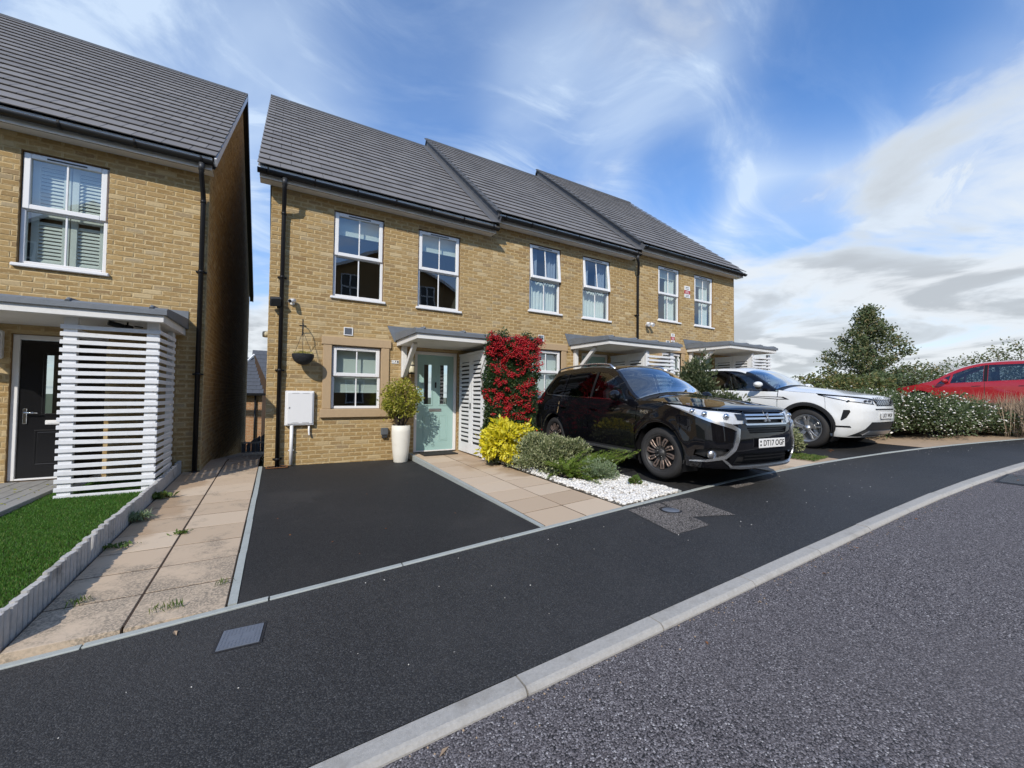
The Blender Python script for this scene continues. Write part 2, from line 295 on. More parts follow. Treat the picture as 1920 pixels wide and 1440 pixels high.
# ------------------------------------------------------------------ mesh helpers
WL = {}                                                         # world place of every parent
def link(o, parent=None):
    COL.objects.link(o)
    if parent is not None: o.parent = parent
    return o
def tag(o, label=None, cat=None, group=None, kind=None):
    if label: o['label'] = label
    if cat: o['category'] = cat
    if group: o['group'] = group
    if kind: o['kind'] = kind
    return o
def thing(name, label, cat, loc=(0, 0, 0), group=None):
    o = bpy.data.objects.new(name, None); o.location = loc; o.empty_display_size = 0.1
    COL.objects.link(o); WL[o] = Vector(loc); return tag(o, label, cat, group)
def put(name, me, mat, parent=None, recentre=True, V=None):
    if mat is not None: me.materials.append(M[mat] if isinstance(mat, str) else mat)
    o = bpy.data.objects.new(name, me); link(o, parent)
    return o
def arrays(name, V, F, mat, parent=None, rnd=None, extra=None, smooth=False, kind=None, label=None):
    """V (n,3) world coordinates, F (m,k) faces of one size or a list of index lists"""
    V = np.asarray(V, dtype=np.float64).reshape(-1, 3)
    lo, hi = V.min(0), V.max(0); loc = np.array([(lo[0] + hi[0]) / 2, (lo[1] + hi[1]) / 2, lo[2]])
    me = bpy.data.meshes.new(name); me.vertices.add(len(V)); me.vertices.foreach_set('co', (V - loc).astype(np.float32).ravel())
    if isinstance(F, np.ndarray):
        m_, k = F.shape; idx = F.ravel(); st = np.arange(m_) * k
    else:
        m_ = len(F); ln = np.array([len(f) for f in F]); idx = np.fromiter((i for f in F for i in f), dtype=np.int32); st = np.concatenate([[0], np.cumsum(ln)[:-1]])
    me.loops.add(len(idx)); me.loops.foreach_set('vertex_index', idx.astype(np.int32))
    me.polygons.add(m_); me.polygons.foreach_set('loop_start', st.astype(np.int32))
    sm = np.full(m_, bool(smooth)) if not isinstance(smooth, (list, np.ndarray)) else np.asarray(smooth, bool)
    me.polygons.foreach_set('use_smooth', sm)
    me.update(calc_edges=True)
    for nm, val in ((('rnd', rnd),) + tuple((extra or {}).items())):
        if val is not None:
            a = me.attributes.new(nm, 'FLOAT', 'POINT' if len(val) == len(V) and len(V) != m_ else 'FACE'); a.data.foreach_set('value', np.asarray(val, np.float32))
    o = put(name, me, mat, parent)
    base = WL[parent] if parent is not None else Vector((0, 0, 0))
    o.location = Vector(loc) - base; WL[o] = Vector(loc)
    if kind: o['kind'] = kind
    if label: o['label'] = label
    return o
class MB:
    def __init__(s): s.v = []; s.f = []; s.sm = []
    def add(s, vs, fs, smooth=False):
        k = len(s.v); s.v += [tuple(v) for v in vs]; s.f += [[i + k for i in f] for f in fs]; s.sm += [smooth] * len(fs); return s
    def box(s, x0, x1, y0, y1, z0, z1, b=0.0):
        if x0 > x1: x0, x1 = x1, x0
        if y0 > y1: y0, y1 = y1, y0
        if z0 > z1: z0, z1 = z1, z0
        return s.obox(((x0 + x1) / 2, (y0 + y1) / 2, (z0 + z1) / 2), ((x1 - x0) / 2, 0, 0), (0, (y1 - y0) / 2, 0), (0, 0, (z1 - z0) / 2), b)
    def obox(s, c, ax, ay, az, b=0.0):
        c, A = Vector(c), [Vector(ax), Vector(ay), Vector(az)]
        if b <= 0:
            vs = [c + A[0] * i + A[1] * j + A[2] * k for i in (-1, 1) for j in (-1, 1) for k in (-1, 1)]
            return s.add(vs, [(0, 1, 3, 2), (4, 6, 7, 5), (0, 4, 5, 1), (2, 3, 7, 6), (0, 2, 6, 4), (1, 5, 7, 3)])
        vs = []; ix = {}
        for i in (-1, 1):
            for j in (-1, 1):
                for k in (-1, 1):
                    for d in range(3):
                        q = [i, j, k]; p = c.copy()
                        for t in range(3):
                            L = A[t].length; bb = min(b, L * 0.45)
                            p += A[t] * q[t] * (1 if t == d else (L - bb) / max(L, 1e-9))
                        ix[(i, j, k, d)] = len(vs); vs.append(p)
        fs = []
        for d in range(3):
            o1, o2 = [t for t in range(3) if t != d]
            for sg in (-1, 1):
                loop = []
                for a, bq in ((-1, -1), (1, -1), (1, 1), (-1, 1)):
                    q = [0, 0, 0]; q[d] = sg; q[o1] = a; q[o2] = bq; loop.append(ix[(*q, d)])
                if (sg > 0) == (d == 1): loop.reverse()
                fs.append(loop)
        for d in range(3):                                      # edges along axis d
            o1, o2 = [t for t in range(3) if t != d]
            for a in (-1, 1):
                for bq in (-1, 1):
                    def g(e, face):
                        q = [0, 0, 0]; q[d] = e; q[o1] = a; q[o2] = bq; return ix[(*q, face)]
                    loop = [g(-1, o1), g(1, o1), g(1, o2), g(-1, o2)]
                    if (a * bq > 0) == (d == 1): loop.reverse()
                    fs.append(loop)
        for i in (-1, 1):
            for j in (-1, 1):
                for k in (-1, 1):
                    loop = [ix[(i, j, k, 0)], ix[(i, j, k, 1)], ix[(i, j, k, 2)]]
                    if i * j * k < 0: loop.reverse()
                    fs.append(loop)
        return s.add(vs, fs)
    def prism(s, poly, axis, a, b, smooth=False):
        def p3(p, t): return {'x': (t, p[0], p[1]), 'y': (p[0], t, p[1]), 'z': (p[0], p[1], t)}[axis]
        n_ = len(poly); vs = [p3(p, a) for p in poly] + [p3(p, b) for p in poly]
        s.add(vs, [list(range(n_)), list(range(2 * n_ - 1, n_ - 1, -1))])
        k = len(s.v) - 2 * n_
        for i in range(n_):
            j = (i + 1) % n_; s.f.append([k + i, k + j, k + n_ + j, k + n_ + i]); s.sm.append(smooth)
        return s
    def tube(s, pts, r, n=10, cap=True, smooth=True):
        pts = [Vector(p) for p in pts]; rs = r if isinstance(r, (list, tuple)) else [r] * len(pts)
        vs = []; prev = None
        for i, p in enumerate(pts):
            t = (pts[min(i + 1, len(pts) - 1)] - pts[max(i - 1, 0)]).normalized()
            ref = prev if prev is not None else (Vector((0, 0, 1)) if abs(t.z) < 0.9 else Vector((1, 0, 0)))
            x = (ref - t * ref.dot(t)).normalized(); y = t.cross(x); prev = x
            vs += [p + (x * math.cos(2 * math.pi * k / n) + y * math.sin(2 * math.pi * k / n)) * rs[i] for k in range(n)]
        fs = [[i * n + k, i * n + (k + 1) % n, (i + 1) * n + (k + 1) % n, (i + 1) * n + k] for i in range(len(pts) - 1) for k in range(n)]
        k0 = len(s.v); s.add(vs, fs, smooth)
        if cap:
            s.f.append([k0 + k for k in range(n)][::-1]); s.f.append([k0 + (len(pts) - 1) * n + k for k in range(n)]); s.sm += [False, False]
        return s
    def lathe(s, prof, c=(0, 0, 0), n=32, axis=(0, 0, 1), smooth=True):
        a = Vector(axis).normalized(); x = a.orthogonal().normalized(); y = a.cross(x); c = Vector(c)
        vs = [c + a * h + (x * math.cos(2 * math.pi * k / n) + y * math.sin(2 * math.pi * k / n)) * r for r, h in prof for k in range(n)]
        fs = [[i * n + k, i * n + (k + 1) % n, (i + 1) * n + (k + 1) % n, (i + 1) * n + k] for i in range(len(prof) - 1) for k in range(n)]
        return s.add(vs, fs, smooth)
    def quad(s, a, b, c, d): return s.add([a, b, c, d], [(0, 1, 2, 3)])
    def build(s, name, mat, parent=None, kind=None, label=None):
        return arrays(name, np.array([tuple(v) for v in s.v]), s.f, mat, parent, smooth=s.sm, kind=kind, label=label)
def copies(proto_me, name, mat_done, parent, places, rots=None):
    """objects that share one mesh, placed at world points (rots: euler per place)"""
    base = WL[parent]; first = None
    for i, p in enumerate(places):
        if first is None: o = bpy.data.objects.new(name, proto_me); first = o
        else: o = first.copy()
        o.name = name; COL.objects.link(o); o.parent = parent; o.location = Vector(p) - base
        o.rotation_euler = rots[i] if rots is not None else (0, 0, 0)
    return first
def text_into(mb, s, origin, ux, uz, size, depth=0.002, align='CENTER', xs=1.0, bold=0.0):
    """flat raised lettering: origin = middle of the line, ux / uz = unit directions of reading and of up"""
    cu = bpy.data.curves.new('lettering', 'FONT'); cu.body = s; cu.size = size; cu.align_x = align; cu.align_y = 'CENTER'; cu.offset = bold; cu.resolution_u = 3
    o = bpy.data.objects.new('lettering', cu); COL.objects.link(o); dg = bpy.context.evaluated_depsgraph_get(); me = o.evaluated_get(dg).to_mesh()
    ux, uz = Vector(ux).normalized(), Vector(uz).normalized(); nn = ux.cross(uz); og = Vector(origin)
    pts = [og + ux * (v.co.x * xs) + uz * v.co.y for v in me.vertices]
    k = len(pts); mb.add(pts + [p + nn * depth for p in pts], [list(p.vertices) for p in me.polygons] + [[i + k for i in p.vertices] for p in me.polygons])
    ev = o.evaluated_get(dg); ev.to_mesh_clear(); bpy.data.objects.remove(o); bpy.data.curves.remove(cu)

def leaf_mesh(name, P, T, size, mat, parent, aspect=0.5, rnd=None, fold=0.25, up=None, kind='stuff', shape='rhomb', N=None):
    """one folded rhombus per leaf: P centres, T directions, size lengths"""
    P = np.asarray(P, float); n_ = len(P); T = T / np.maximum(np.linalg.norm(T, axis=1, keepdims=True), 1e-9)
    R = rng.normal(size=(n_, 3)) if N is None else N + rng.normal(size=(n_, 3)) * 0.35
    S = np.cross(T, R); S /= np.maximum(np.linalg.norm(S, axis=1, keepdims=True), 1e-9); NN = np.cross(S, T)
    L = (size * np.ones(n_))[:, None]; Wd = L * aspect
    a = P - T * L * 0.5; c = P + T * L * 0.5; m_ = P + T * L * 0.05
    b = m_ + S * Wd * 0.5 + NN * Wd * fold; d = m_ - S * Wd * 0.5 + NN * Wd * fold
    V = np.stack([a, b, c, d], 1).reshape(-1, 3); F = np.arange(n_ * 4).reshape(-1, 4)
    F2 = np.concatenate([F[:, [0, 1, 2]], F[:, [0, 2, 3]]], 0)
    r = rng.random(n_) if rnd is None else rnd
    return arrays(name, V, F2, mat, parent, rnd=np.concatenate([r, r]) * 0.98, kind=kind)
def unit(n_):
    v = rng.normal(size=(n_, 3)); return v / np.linalg.norm(v, axis=1, keepdims=True)
def ico(sub=1):
    bm = bmesh.new(); bmesh.ops.create_icosphere(bm, subdivisions=sub, radius=1); V = np.array([v.co[:] for v in bm.verts]); F = np.array([[v.index for v in f.verts] for f in bm.faces]); bm.free(); return V, F
def pebbles(name, P, R, mat, parent=None, flat=0.6, sub=1, kind='stuff', rnd=None, label=None, jit=0.18, smooth=True):
    V0, F0 = ico(sub); n_ = len(P); k = len(V0)
    out_v = np.empty((n_, k, 3))
    A = unit(n_)
    for i in range(n_):
        s_ = np.array([rng.uniform(0.75, 1.3), rng.uniform(0.75, 1.2), flat * rng.uniform(0.8, 1.25)]) * R[i]
        v = V0 * (1 + rng.normal(size=(k, 1)) * jit * 0.5) * s_
        ang = rng.uniform(0, 6.283); tl = rng.normal() * 0.3; ca, sa = math.cos(ang), math.sin(ang); ct, st = math.cos(tl), math.sin(tl)
        v = v @ np.array([[1, 0, 0], [0, ct, st], [0, -st, ct]]) @ np.array([[ca, sa, 0], [-sa, ca, 0], [0, 0, 1]])
        out_v[i] = v + P[i]
    F = (F0[None] + (np.arange(n_) * k)[:, None, None]).reshape(-1, 3)
    r = rng.random(n_) if rnd is None else rnd
    return arrays(name, out_v.reshape(-1, 3), F, mat, parent, rnd=np.repeat(r, len(F0)) * 0.98, smooth=smooth, kind=kind, label=label)
def pchip(xs, ys):
    xs = np.asarray(xs, float); ys = np.asarray(ys, float); h = np.diff(xs); d = np.diff(ys) / h; m_ = np.zeros(len(xs))
    for i in range(1, len(xs) - 1):
        if d[i - 1] * d[i] > 0:
            w1, w2 = 2 * h[i] + h[i - 1], h[i] + 2 * h[i - 1]; m_[i] = (w1 + w2) / (w1 / d[i - 1] + w2 / d[i])
    m_[0], m_[-1] = d[0], d[-1]
    def f(x):
        x = np.asarray(x, float); xc = np.clip(x, xs[0], xs[-1]); i = np.clip(np.searchsorted(xs, xc) - 1, 0, len(h) - 1); t = (xc - xs[i]) / h[i]
        return ((1 + 2 * t) * (1 - t) ** 2 * ys[i] + t * (1 - t) ** 2 * h[i] * m_[i] + t * t * (3 - 2 * t) * ys[i + 1] + t * t * (t - 1) * h[i] * m_[i + 1])
    return f

# ------------------------------------------------------------------ the lie of the land
def zp(x): return -1.42 + 0.053 * np.minimum(x, 24.0)           # pavement
def ye(x): return -4.725 - 0.022 * np.maximum(0, np.asarray(x, float) - 4.5) ** 2      # back edge of the pavement
def yk(x): return -6.395 - 0.017 * np.maximum(0, np.asarray(x, float)) - 0.010 * np.maximum(0, np.asarray(x, float) - 5.0) ** 2      # top of the kerb, front arris
ROAD_DROP = 0.028
def zw(x):                                                      # ground level along the house fronts
    return np.interp(x, [-6, -1.2, -0.3, -0.2, 2.2, 4.3, 6.7, 8.7, 11, 14, 22], [-1.50, -1.34, -1.26, -1.265, -1.295, -1.08, -1.05, -0.84, -0.82, -0.72, -0.3])
def zplot(x, y):
    t = np.clip((y - ye(x)) / (0 - ye(x)), 0, 1); return zp(x) * (1 - t) + zw(x) * t
def zland(x, y):
    x = np.asarray(x, float); y = np.asarray(y, float)
    z = np.where(y < ye(x), zp(x) - 0.16, zplot(x, np.minimum(y, 0)) - 0.06)
    back = np.clip((y - 1.1) / 8.0, 0, 1); z = z - back * 0.95 - np.clip((y - 9) / 60, 0, 1) * 5
    r = np.hypot(x - 4, y + 2); z = z - np.clip((x - 25) / 40, 0, 1) * 4.0 - np.clip((r - 45) / 120, 0, 1) ** 1 * 4
    return z
def strip_grid(name, xs, yf0, yf1, ny, zf, mat, parent=None, kind='structure', skirt=0.0):
    xs = np.asarray(xs, float); V = []
    for x in xs:
        a, b = float(yf0(x)), float(yf1(x))
        for j in range(ny + 1):
            y = a + (b - a) * j / ny; V.append((x, y, float(zf(x, y))))
    k = ny + 1; F = [[i * k + j, (i + 1) * k + j, (i + 1) * k + j + 1, i * k + j + 1] for i in range(len(xs) - 1) for j in range(ny)]
    return arrays(name, np.array(V), np.array(F), mat, parent, smooth=True, kind=kind)
gx = np.unique(np.concatenate([np.arange(-14, 34, 1.0), np.linspace(34, 80, 20), np.geomspace(80, 1600, 14), -np.geomspace(14, 1600, 24)]))
gy = np.unique(np.concatenate([np.arange(-16, 14, 0.7), np.linspace(14, 80, 20), np.geomspace(80, 1600, 14), -np.geomspace(16, 1600, 22)]))
GX, GY = np.meshgrid(gx, gy, indexing='ij'); GZ = zland(GX, GY)
F = np.array([[i * len(gy) + j, (i + 1) * len(gy) + j, (i + 1) * len(gy) + j + 1, i * len(gy) + j + 1] for i in range(len(gx) - 1) for j in range(len(gy) - 1)])
arrays('ground', np.stack([GX, GY, GZ], -1).reshape(-1, 3), F, 'terrain', smooth=True, kind='structure')
XS = np.arange(-14, 24.01, 0.5)
strip_grid('road', XS, lambda x: yk(x) - 7.0, lambda x: yk(x) + 0.005, 6, lambda x, y: zp(x) - ROAD_DROP - 0.0 * y, 'road_tarmac')
pavement = strip_grid('pavement', XS, lambda x: yk(x) + 0.116, lambda x: ye(x) - 0.058, 4, lambda x, y: zp(x), 'pavement_tarmac')

def stones_along(name_parent, xs_of, yfun, length, width, zfun, height, mat, group_name, gap=0.008, x0=-3.0, x1=16.0, half_batter=0.0, partname='kerbstone'):
    """a row of stones that follows a curve: each stone a child of the row"""
    par = None; x = x0; first = True; rows = []
    while x < x1:
        dx = length / math.hypot(1, (yfun(x + 0.4) - yfun(x)) / 0.4); xa, xb = x + gap / 2, x + dx - gap / 2
        rows.append((xa, xb)); x += dx
    return rows
def kerb_row(name, yfun, x0, x1, length, width, back, height, mat, partname, batter=0.0, zoff=0.0):
    row = bpy.data.objects.new(name, None); row.location = (x0, float(yfun(x0)), float(zp(x0))); COL.objects.link(row); WL[row] = row.location.copy(); row['kind'] = 'structure'
    x = x0
    while x < x1:
        sl = (float(yfun(x + length)) - float(yfun(x))) / length; dx = length / math.hypot(1, sl)
        xa, xb = x + 0.005, x + dx - 0.005
        mb = MB(); vs = []
        for xx in (xa, xb):
            yf = float(yfun(xx)); z = float(zp(xx)) + zoff; jz = random.uniform(-.0025, .0025)
            for (dy, dz) in ((0, -height), (0, -0.022 if batter else -0.004), (batter * 0.45 + 0.004, -0.006 if batter else 0.0), (batter + 0.006, 0.001), (width - 0.004, 0.001), (width, -0.004), (width, -height)):
                vs.append((xx + random.uniform(-.0015, .0015), yf + dy * back, z + dz + jz))
        n_ = 7; fs = [[i, (i + 1) % n_, n_ + (i + 1) % n_, n_ + i] for i in range(n_)] + [list(range(n_))[::-1], list(range(n_, 2 * n_))]
        mb.add(vs, fs); mb.build(partname, mat, row); x += dx
    return row
kerb_row('kerb', yk, -4.46, 20.0, 0.915, 0.112, 1, 0.14, 'kerb_concrete', 'kerbstone', 0.02, 0.004)
kerb_row('edging_strip', lambda x: ye(x) - 0.055, -4.6, 20.0, 0.915, 0.052, 1, 0.12, 'edging_concrete', 'edging_stone', 0.0, 0.008)
def line_edging(name, x, y0, y1, zf, width=0.052, length=0.915):
    row = bpy.data.objects.new(name, None); row.location = (x, y0, float(zf(x, y0))); COL.objects.link(row); WL[row] = row.location.copy(); row['kind'] = 'structure'
    y = y0
    while y < y1 - 0.05:
        yb = min(y + length, y1); mb = MB(); za, zb = float(zf(x, y)), float(zf(x, yb)); j = random.uniform(-.003, .003)
        mb.add([(x + j, y + .004, za - .12), (x + width + j, y + .004, za - .12), (x + width + j, y + .004, za), (x + j, y + .004, za), (x + j, yb - .004, zb - .12), (x + width + j, yb - .004, zb - .12), (x + width + j, yb - .004, zb), (x + j, yb - .004, zb)],
               [(0, 1, 2, 3), (7, 6, 5, 4), (0, 4, 5, 1), (1, 5, 6, 2), (2, 6, 7, 3), (3, 7, 4, 0)]); mb.build('edging_stone', 'edging_concrete', row); y = yb

# ------------------------------------------------------------------ plots in front of the houses
# x ranges at the pavement: path -1.28..-0.27, drive -0.2..2.26, path 2.33..3.36, planted bed 3.38..4.36, drive, path, bed, drive
FR = lambda x: ye(x) + 0.002
def plot(name, xa, xb, mat, dz=0.0, y1=0.0, nx=5, ny=10, y0=None):
    return strip_grid(name, np.linspace(xa, xb, nx), (lambda x: FR(x)) if y0 is None else (lambda x: y0), lambda x: y1, ny, lambda x, y: zplot(x, y) + dz, mat)
plot('driveway', -0.205, 2.262, 'drive_tarmac', 0.0, -0.004, 9, 16)
plot('driveway', 4.42, 6.30, 'drive_tarmac', 0.0, -0.004, 9, 16)
plot('driveway', 8.05, 10.25, 'drive_tarmac', 0.0, -0.004, 9, 16)
line_edging('edging_strip', -0.262, -4.70, 0.02, lambda x, y: zplot(x, y) + 0.006)
def zpath1(x, y):                                               # the door path climbs to a step above the drive
    t = np.clip((y + 4.725) / 4.6, 0, 1); return zp(x) * (1 - t) + (-1.195) * t
line_edging('edging_strip', 2.268, -4.70, -0.02, lambda x, y: zpath1(x, y) + 0.004)
line_edging('edging_strip', 4.36, -4.70, -0.8, lambda x, y: zplot(x, y) + 0.015)

def slab_path(name, label_xs, y0, y1, rowlen, zf, wet=None, grime=None):
    """label_xs: list of (xa, xb) columns; every slab is its own piece"""
    row = bpy.data.objects.new(name, None); row.location = (label_xs[0][0], y0, float(zf(label_xs[0][0], y0))); COL.objects.link(row); WL[row] = row.location.copy(); row['kind'] = 'structure'
    for ci_, (xa, xb) in enumerate(label_xs):
        y = y0; off = 0
        while y < y1 - 0.06:
            yb = min(y + rowlen, y1); g = 0.008
            ys = [y + g, yb - g]
            if y == y0: ya = [float(FR(xa)) + 0.004, float(FR(xb)) + 0.004]
            else: ya = [ys[0], ys[0]]
            j = [random.uniform(-.0015, .002) for _ in range(4)]
            c = [(xa + g, ya[0]), (xb - g, ya[1]), (xb - g, ys[1]), (xa + g, ys[1])]
            top = [(px, py, float(zf(px, py)) + dj) for (px, py), dj in zip(c, j)]
            cx_, cy_ = (xa + xb) / 2, (ya[0] + ys[1]) / 2
            ins = [(px + (0.0025 if px < cx_ else -0.0025), py + (0.0025 if py < cy_ else -0.0025), pz) for px, py, pz in top]
            vs = ins + [(px, py, pz - 0.0015) for px, py, pz in top] + [(px, py, pz - 0.06) for px, py, pz in top]
            fs = [(0, 1, 2, 3)] + [(4 + i, 4 + (i + 1) % 4, (i + 1) % 4, i) for i in range(4)] + [(8 + i, 8 + (i + 1) % 4, 4 + (i + 1) % 4, 4 + i) for i in range(4)]
            w_ = [wet(v[0], v[1]) if wet else -0.3 for v in vs]; gm = [grime(v[0], v[1]) if grime else 0.0 for v in vs]
            arrays('paving_slab', np.array(vs), [list(f) for f in fs], 'paving_slab', row, extra={'wet': w_, 'grime': gm}); y = yb
    mb = MB(); xa, xb = label_xs[0][0], label_xs[-1][1]; nseg = 12
    for i in range(nseg):                                       # bedding seen in the joints
        a = y0 + 0.03 + (y1 - y0 - 0.03) * i / nseg; b = y0 + 0.03 + (y1 - y0 - 0.03) * (i + 1) / nseg
        mb.quad((xa, a, zf(xa, a) - .0035), (xb, a, zf(xb, a) - .0035), (xb, b, zf(xb, b) - .0035), (xa, b, zf(xa, b) - .0035))
    mb.build('bedding', 'soil', row)
    return row
zside = lambda x, y: np.where(y < 0.9, -1.43 + 0.036 * (np.minimum(y, 0.9) + 4.7), -1.43 + 0.036 * 5.6 - 0.11 * (y - 0.9))
slab_path('side_path', [(-1.275, -0.782), (-0.782, -0.268)], -4.72, 9.4, 0.45, zside, lambda x, y: 0.40 - 1.3 * max(0, x + 1.14) - 0.8 * max(0, -3.2 - y) + (0.5 if y > 0.2 else 0), lambda x, y: 0.13 * max(0, min(1, (-3.0 - y))) + 0.01)
slab_path('door_path', [(2.325, 2.855), (2.855, 3.385)], -4.72, -0.012, 0.45, zpath1, lambda x, y: -0.10 + 0.34 * (x - 2.33) - 0.5 * max(0, -2.6 - y), lambda x, y: -0.10)
slab_path('door_path', [(6.35, 6.9), (6.9, 7.45)], -4.86, -0.012, 0.45, lambda x, y: zplot(x, y) + 0.004, None)
mbx = MB(); mbx.box(2.27, 3.3, -4.0, -0.0, -1.5, -1.215)
bed1 = strip_grid('planting_bed', np.linspace(3.39, 4.355, 6), lambda x: FR(x), lambda x: -0.01, 10, lambda x, y: np.maximum(zplot(x, y) + 0.0, zpath1(x, y) - 0.02), 'gravel_bed')
strip_grid('planting_bed', np.linspace(7.46, 8.04, 4), lambda x: FR(x), lambda x: -0.01, 8, lambda x, y: zplot(x, y) + 0.0, 'tan_ground')
strip_grid('verge', np.linspace(10.26, 19.0, 24), lambda x: FR(x), lambda x: 1.0, 8, lambda x, y: zplot(x, y) + 0.004, 'tan_ground')
lawn = strip_grid('lawn', np.linspace(-2.40, -1.315, 5), lambda x: -4.72, lambda x: -0.01, 10, lambda x, y: -1.335 + 0.012 * (y + 4.7), 'terrain')
zlawn = lambda x, y: -1.335 + 0.012 * (y + 4.7)
strip_grid('front_garden', np.linspace(-9, -2.4, 6), lambda x: -4.72, lambda x: -0.01, 6, lambda x, y: -1.50 + 0.02 * (y + 4.7), 'terrain')

# resurfaced patch with a stopcock cover, and the small scars beside it
def patch(name, pts, mat, dz):
    vs = [(x, y, float(zp(x)) + dz) for x, y in pts]; mb = MB(); mb.add(vs, [list(range(len(vs)))]); return mb.build(name, mat, None, 'structure')
patch('tarmac_patch', [(3.16, -5.58), (3.62, -5.61), (3.80, -4.86), (3.33, -4.84)], 'patch_tarmac', 0.004)
patch('tarmac_patch', [(3.66, -5.36), (4.08, -5.58), (4.24, -4.93), (3.83, -4.86)], 'patch_tarmac', 0.0045)
patch('tarmac_patch', [(5.05, -5.02), (5.45, -5.03), (5.48, -4.92), (5.08, -4.91)], 'patch_tarmac', 0.004)

# ------------------------------------------------------------------ houses
BL, BH, JT = 0.215, 0.065, 0.010
def brick_shape(L, edge=0.011, dep=0.02):
    """front faces -y at y = 0 (proud), back at +dep; a chamfer round the face takes the mortar smear"""
    e = edge; V = []
    for (x, z) in ((0, 0), (L, 0), (L, BH), (0, BH)):
        sx, sz = (1 if x == 0 else -1), (1 if z == 0 else -1)
        V.append((x + sx * e, 0, z + sz * e * 0.75))
    for (x, z) in ((0, 0), (L, 0), (L, BH), (0, BH)): V.append((x, 0.0035, z))
    for (x, z) in ((0, 0), (L, 0), (L, BH), (0, BH)): V.append((x, dep, z))
    F = [(0, 1, 2, 3)] + [(4 + i, 4 + (i + 1) % 4, (i + 1) % 4, i) for i in range(4)] + [(8 + i, 8 + (i + 1) % 4, 4 + (i + 1) % 4, 4 + i) for i in range(4)]
    E_ = [0.0] + [1.0] * 4 + [0.3] * 4
    return np.array(V, float), np.array(F), np.array(E_)
PROTO = []
for i in range(6):
    V_, F_, E_ = brick_shape(BL, random.uniform(0.007, 0.014)); V_[:8] += rng.normal(size=(8, 3)) * np.array([0.0016, 0.0008, 0.0016])
    me = bpy.data.meshes.new('brick'); me.from_pydata([tuple(v) for v in V_], [], [tuple(f) for f in F_])
    a = me.attributes.new('edge', 'FLOAT', 'FACE'); a.data.foreach_set('value', E_.astype(np.float32)); me.materials.append(M['buff_brick']); PROTO.append(me)
def clip_courses(x0, x1, z0, z1, openings, profile=None):
    out_ = []; nC = int((z1 - z0) / (BH + JT) + 0.999)
    for c in range(nC):
        za = z0 + c * (BH + JT); zb = za + BH
        if zb > z1 + 0.03: break
        a, b = (x0, x1) if profile is None else profile(zb)
        if b - a < 0.05: continue
        cuts = [(a, b)]
        for (oa, ob, oza, ozb) in openings:
            if zb > oza + 0.005 and za < ozb - 0.005:
                cuts = [q for (p, r) in cuts for q in ((p, min(r, oa)), (max(p, ob), r)) if q[1] - q[0] > 0.03]
        off = 0.0 if c % 2 == 0 else -(BL + JT) / 2
        x = x0 + off + math.floor((a - x0) / (BL + JT) - 1) * (BL + JT)
        while x < b:
            for (p, r) in cuts:
                u, v = max(x, p), min(x + BL, r)
                if v - u > 0.03: out_.append((u, v - u, za))
            x += BL + JT
    return out_
def brick_field(wall, bricks, frame, n_single=300, mat='buff_brick'):
    """frame(u, d, z) -> world point of the wall plane (d = depth into the wall)"""
    full = [b for b in bricks if abs(b[1] - BL) < 1e-4]
    key = lambda b: (Vector(frame(b[0] + b[1] / 2, 0, b[2] + 0.03)) - CAM).length
    near = set(sorted(range(len(full)), key=lambda i: key(full[i]))[:n_single]) if n_single else set()
    single = [full[i] for i in near]; sid = {id(b) for b in single}; rest = [b for b in bricks if id(b) not in sid]
    firsts = {}; base = WL[wall]
    for b in single:
        k = random.randrange(len(PROTO))
        if k not in firsts: o = bpy.data.objects.new('brick', PROTO[k]); firsts[k] = o
        else: o = firsts[k].copy()
        o.name = 'brick'; COL.objects.link(o); o.parent = wall
        o.location = Vector(frame(b[0], random.uniform(-0.0015, 0.0015), b[2] + random.uniform(-0.0015, 0.0015))) - base
        o.rotation_euler = (random.uniform(-.012, .012), random.uniform(-.006, .006), random.uniform(-.006, .006))
    V = []; F = []; R = []; E2 = []; k = 0
    for (u, L, z) in rest:
        v, f, e = brick_shape(L, random.uniform(0.006, 0.013) if L > 0.06 else 0.006); v[:8] += rng.normal(size=(8, 3)) * np.array([0.0015, 0.0008, 0.0015])
        d = random.uniform(-0.0015, 0.0015); zz_ = z + random.uniform(-0.0015, 0.0015)
        V += [frame(u + p[0], p[1] + d, zz_ + p[2]) for p in v]; F.append(f + k); k += len(v); R += [random.random() * 0.98] * len(f); E2.append(e)
    if V: arrays('bricks', np.array(V), np.concatenate(F), mat, wall, rnd=R, extra={'edge': np.concatenate(E2)}, kind='stuff')
def wall_sheet(name, parent, x0, x1, z0, z1, openings, y, depth, mat, ret):
    """mortar face with holes, and the returns of the holes"""
    xs = sorted({x0, x1, *[min(max(o[i], x0), x1) for o in openings for i in (0, 1)]}); zs = sorted({z0, z1, *[min(max(o[i], z0), z1) for o in openings for i in (2, 3)]})
    mb = MB()
    for i in range(len(xs) - 1):
        for j in range(len(zs) - 1):
            cx_, cz_ = (xs[i] + xs[i + 1]) / 2, (zs[j] + zs[j + 1]) / 2
            if any(o[0] < cx_ < o[1] and o[2] < cz_ < o[3] for o in openings): continue
            mb.quad((xs[i], y, zs[j]), (xs[i + 1], y, zs[j]), (xs[i + 1], y, zs[j + 1]), (xs[i], y, zs[j + 1]))
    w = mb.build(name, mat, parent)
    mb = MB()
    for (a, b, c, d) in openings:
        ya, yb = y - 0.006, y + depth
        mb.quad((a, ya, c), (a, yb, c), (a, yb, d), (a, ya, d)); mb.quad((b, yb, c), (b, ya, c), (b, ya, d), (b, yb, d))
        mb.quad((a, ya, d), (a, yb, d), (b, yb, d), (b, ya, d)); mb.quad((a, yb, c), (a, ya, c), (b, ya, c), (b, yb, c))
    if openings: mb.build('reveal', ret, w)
    return w
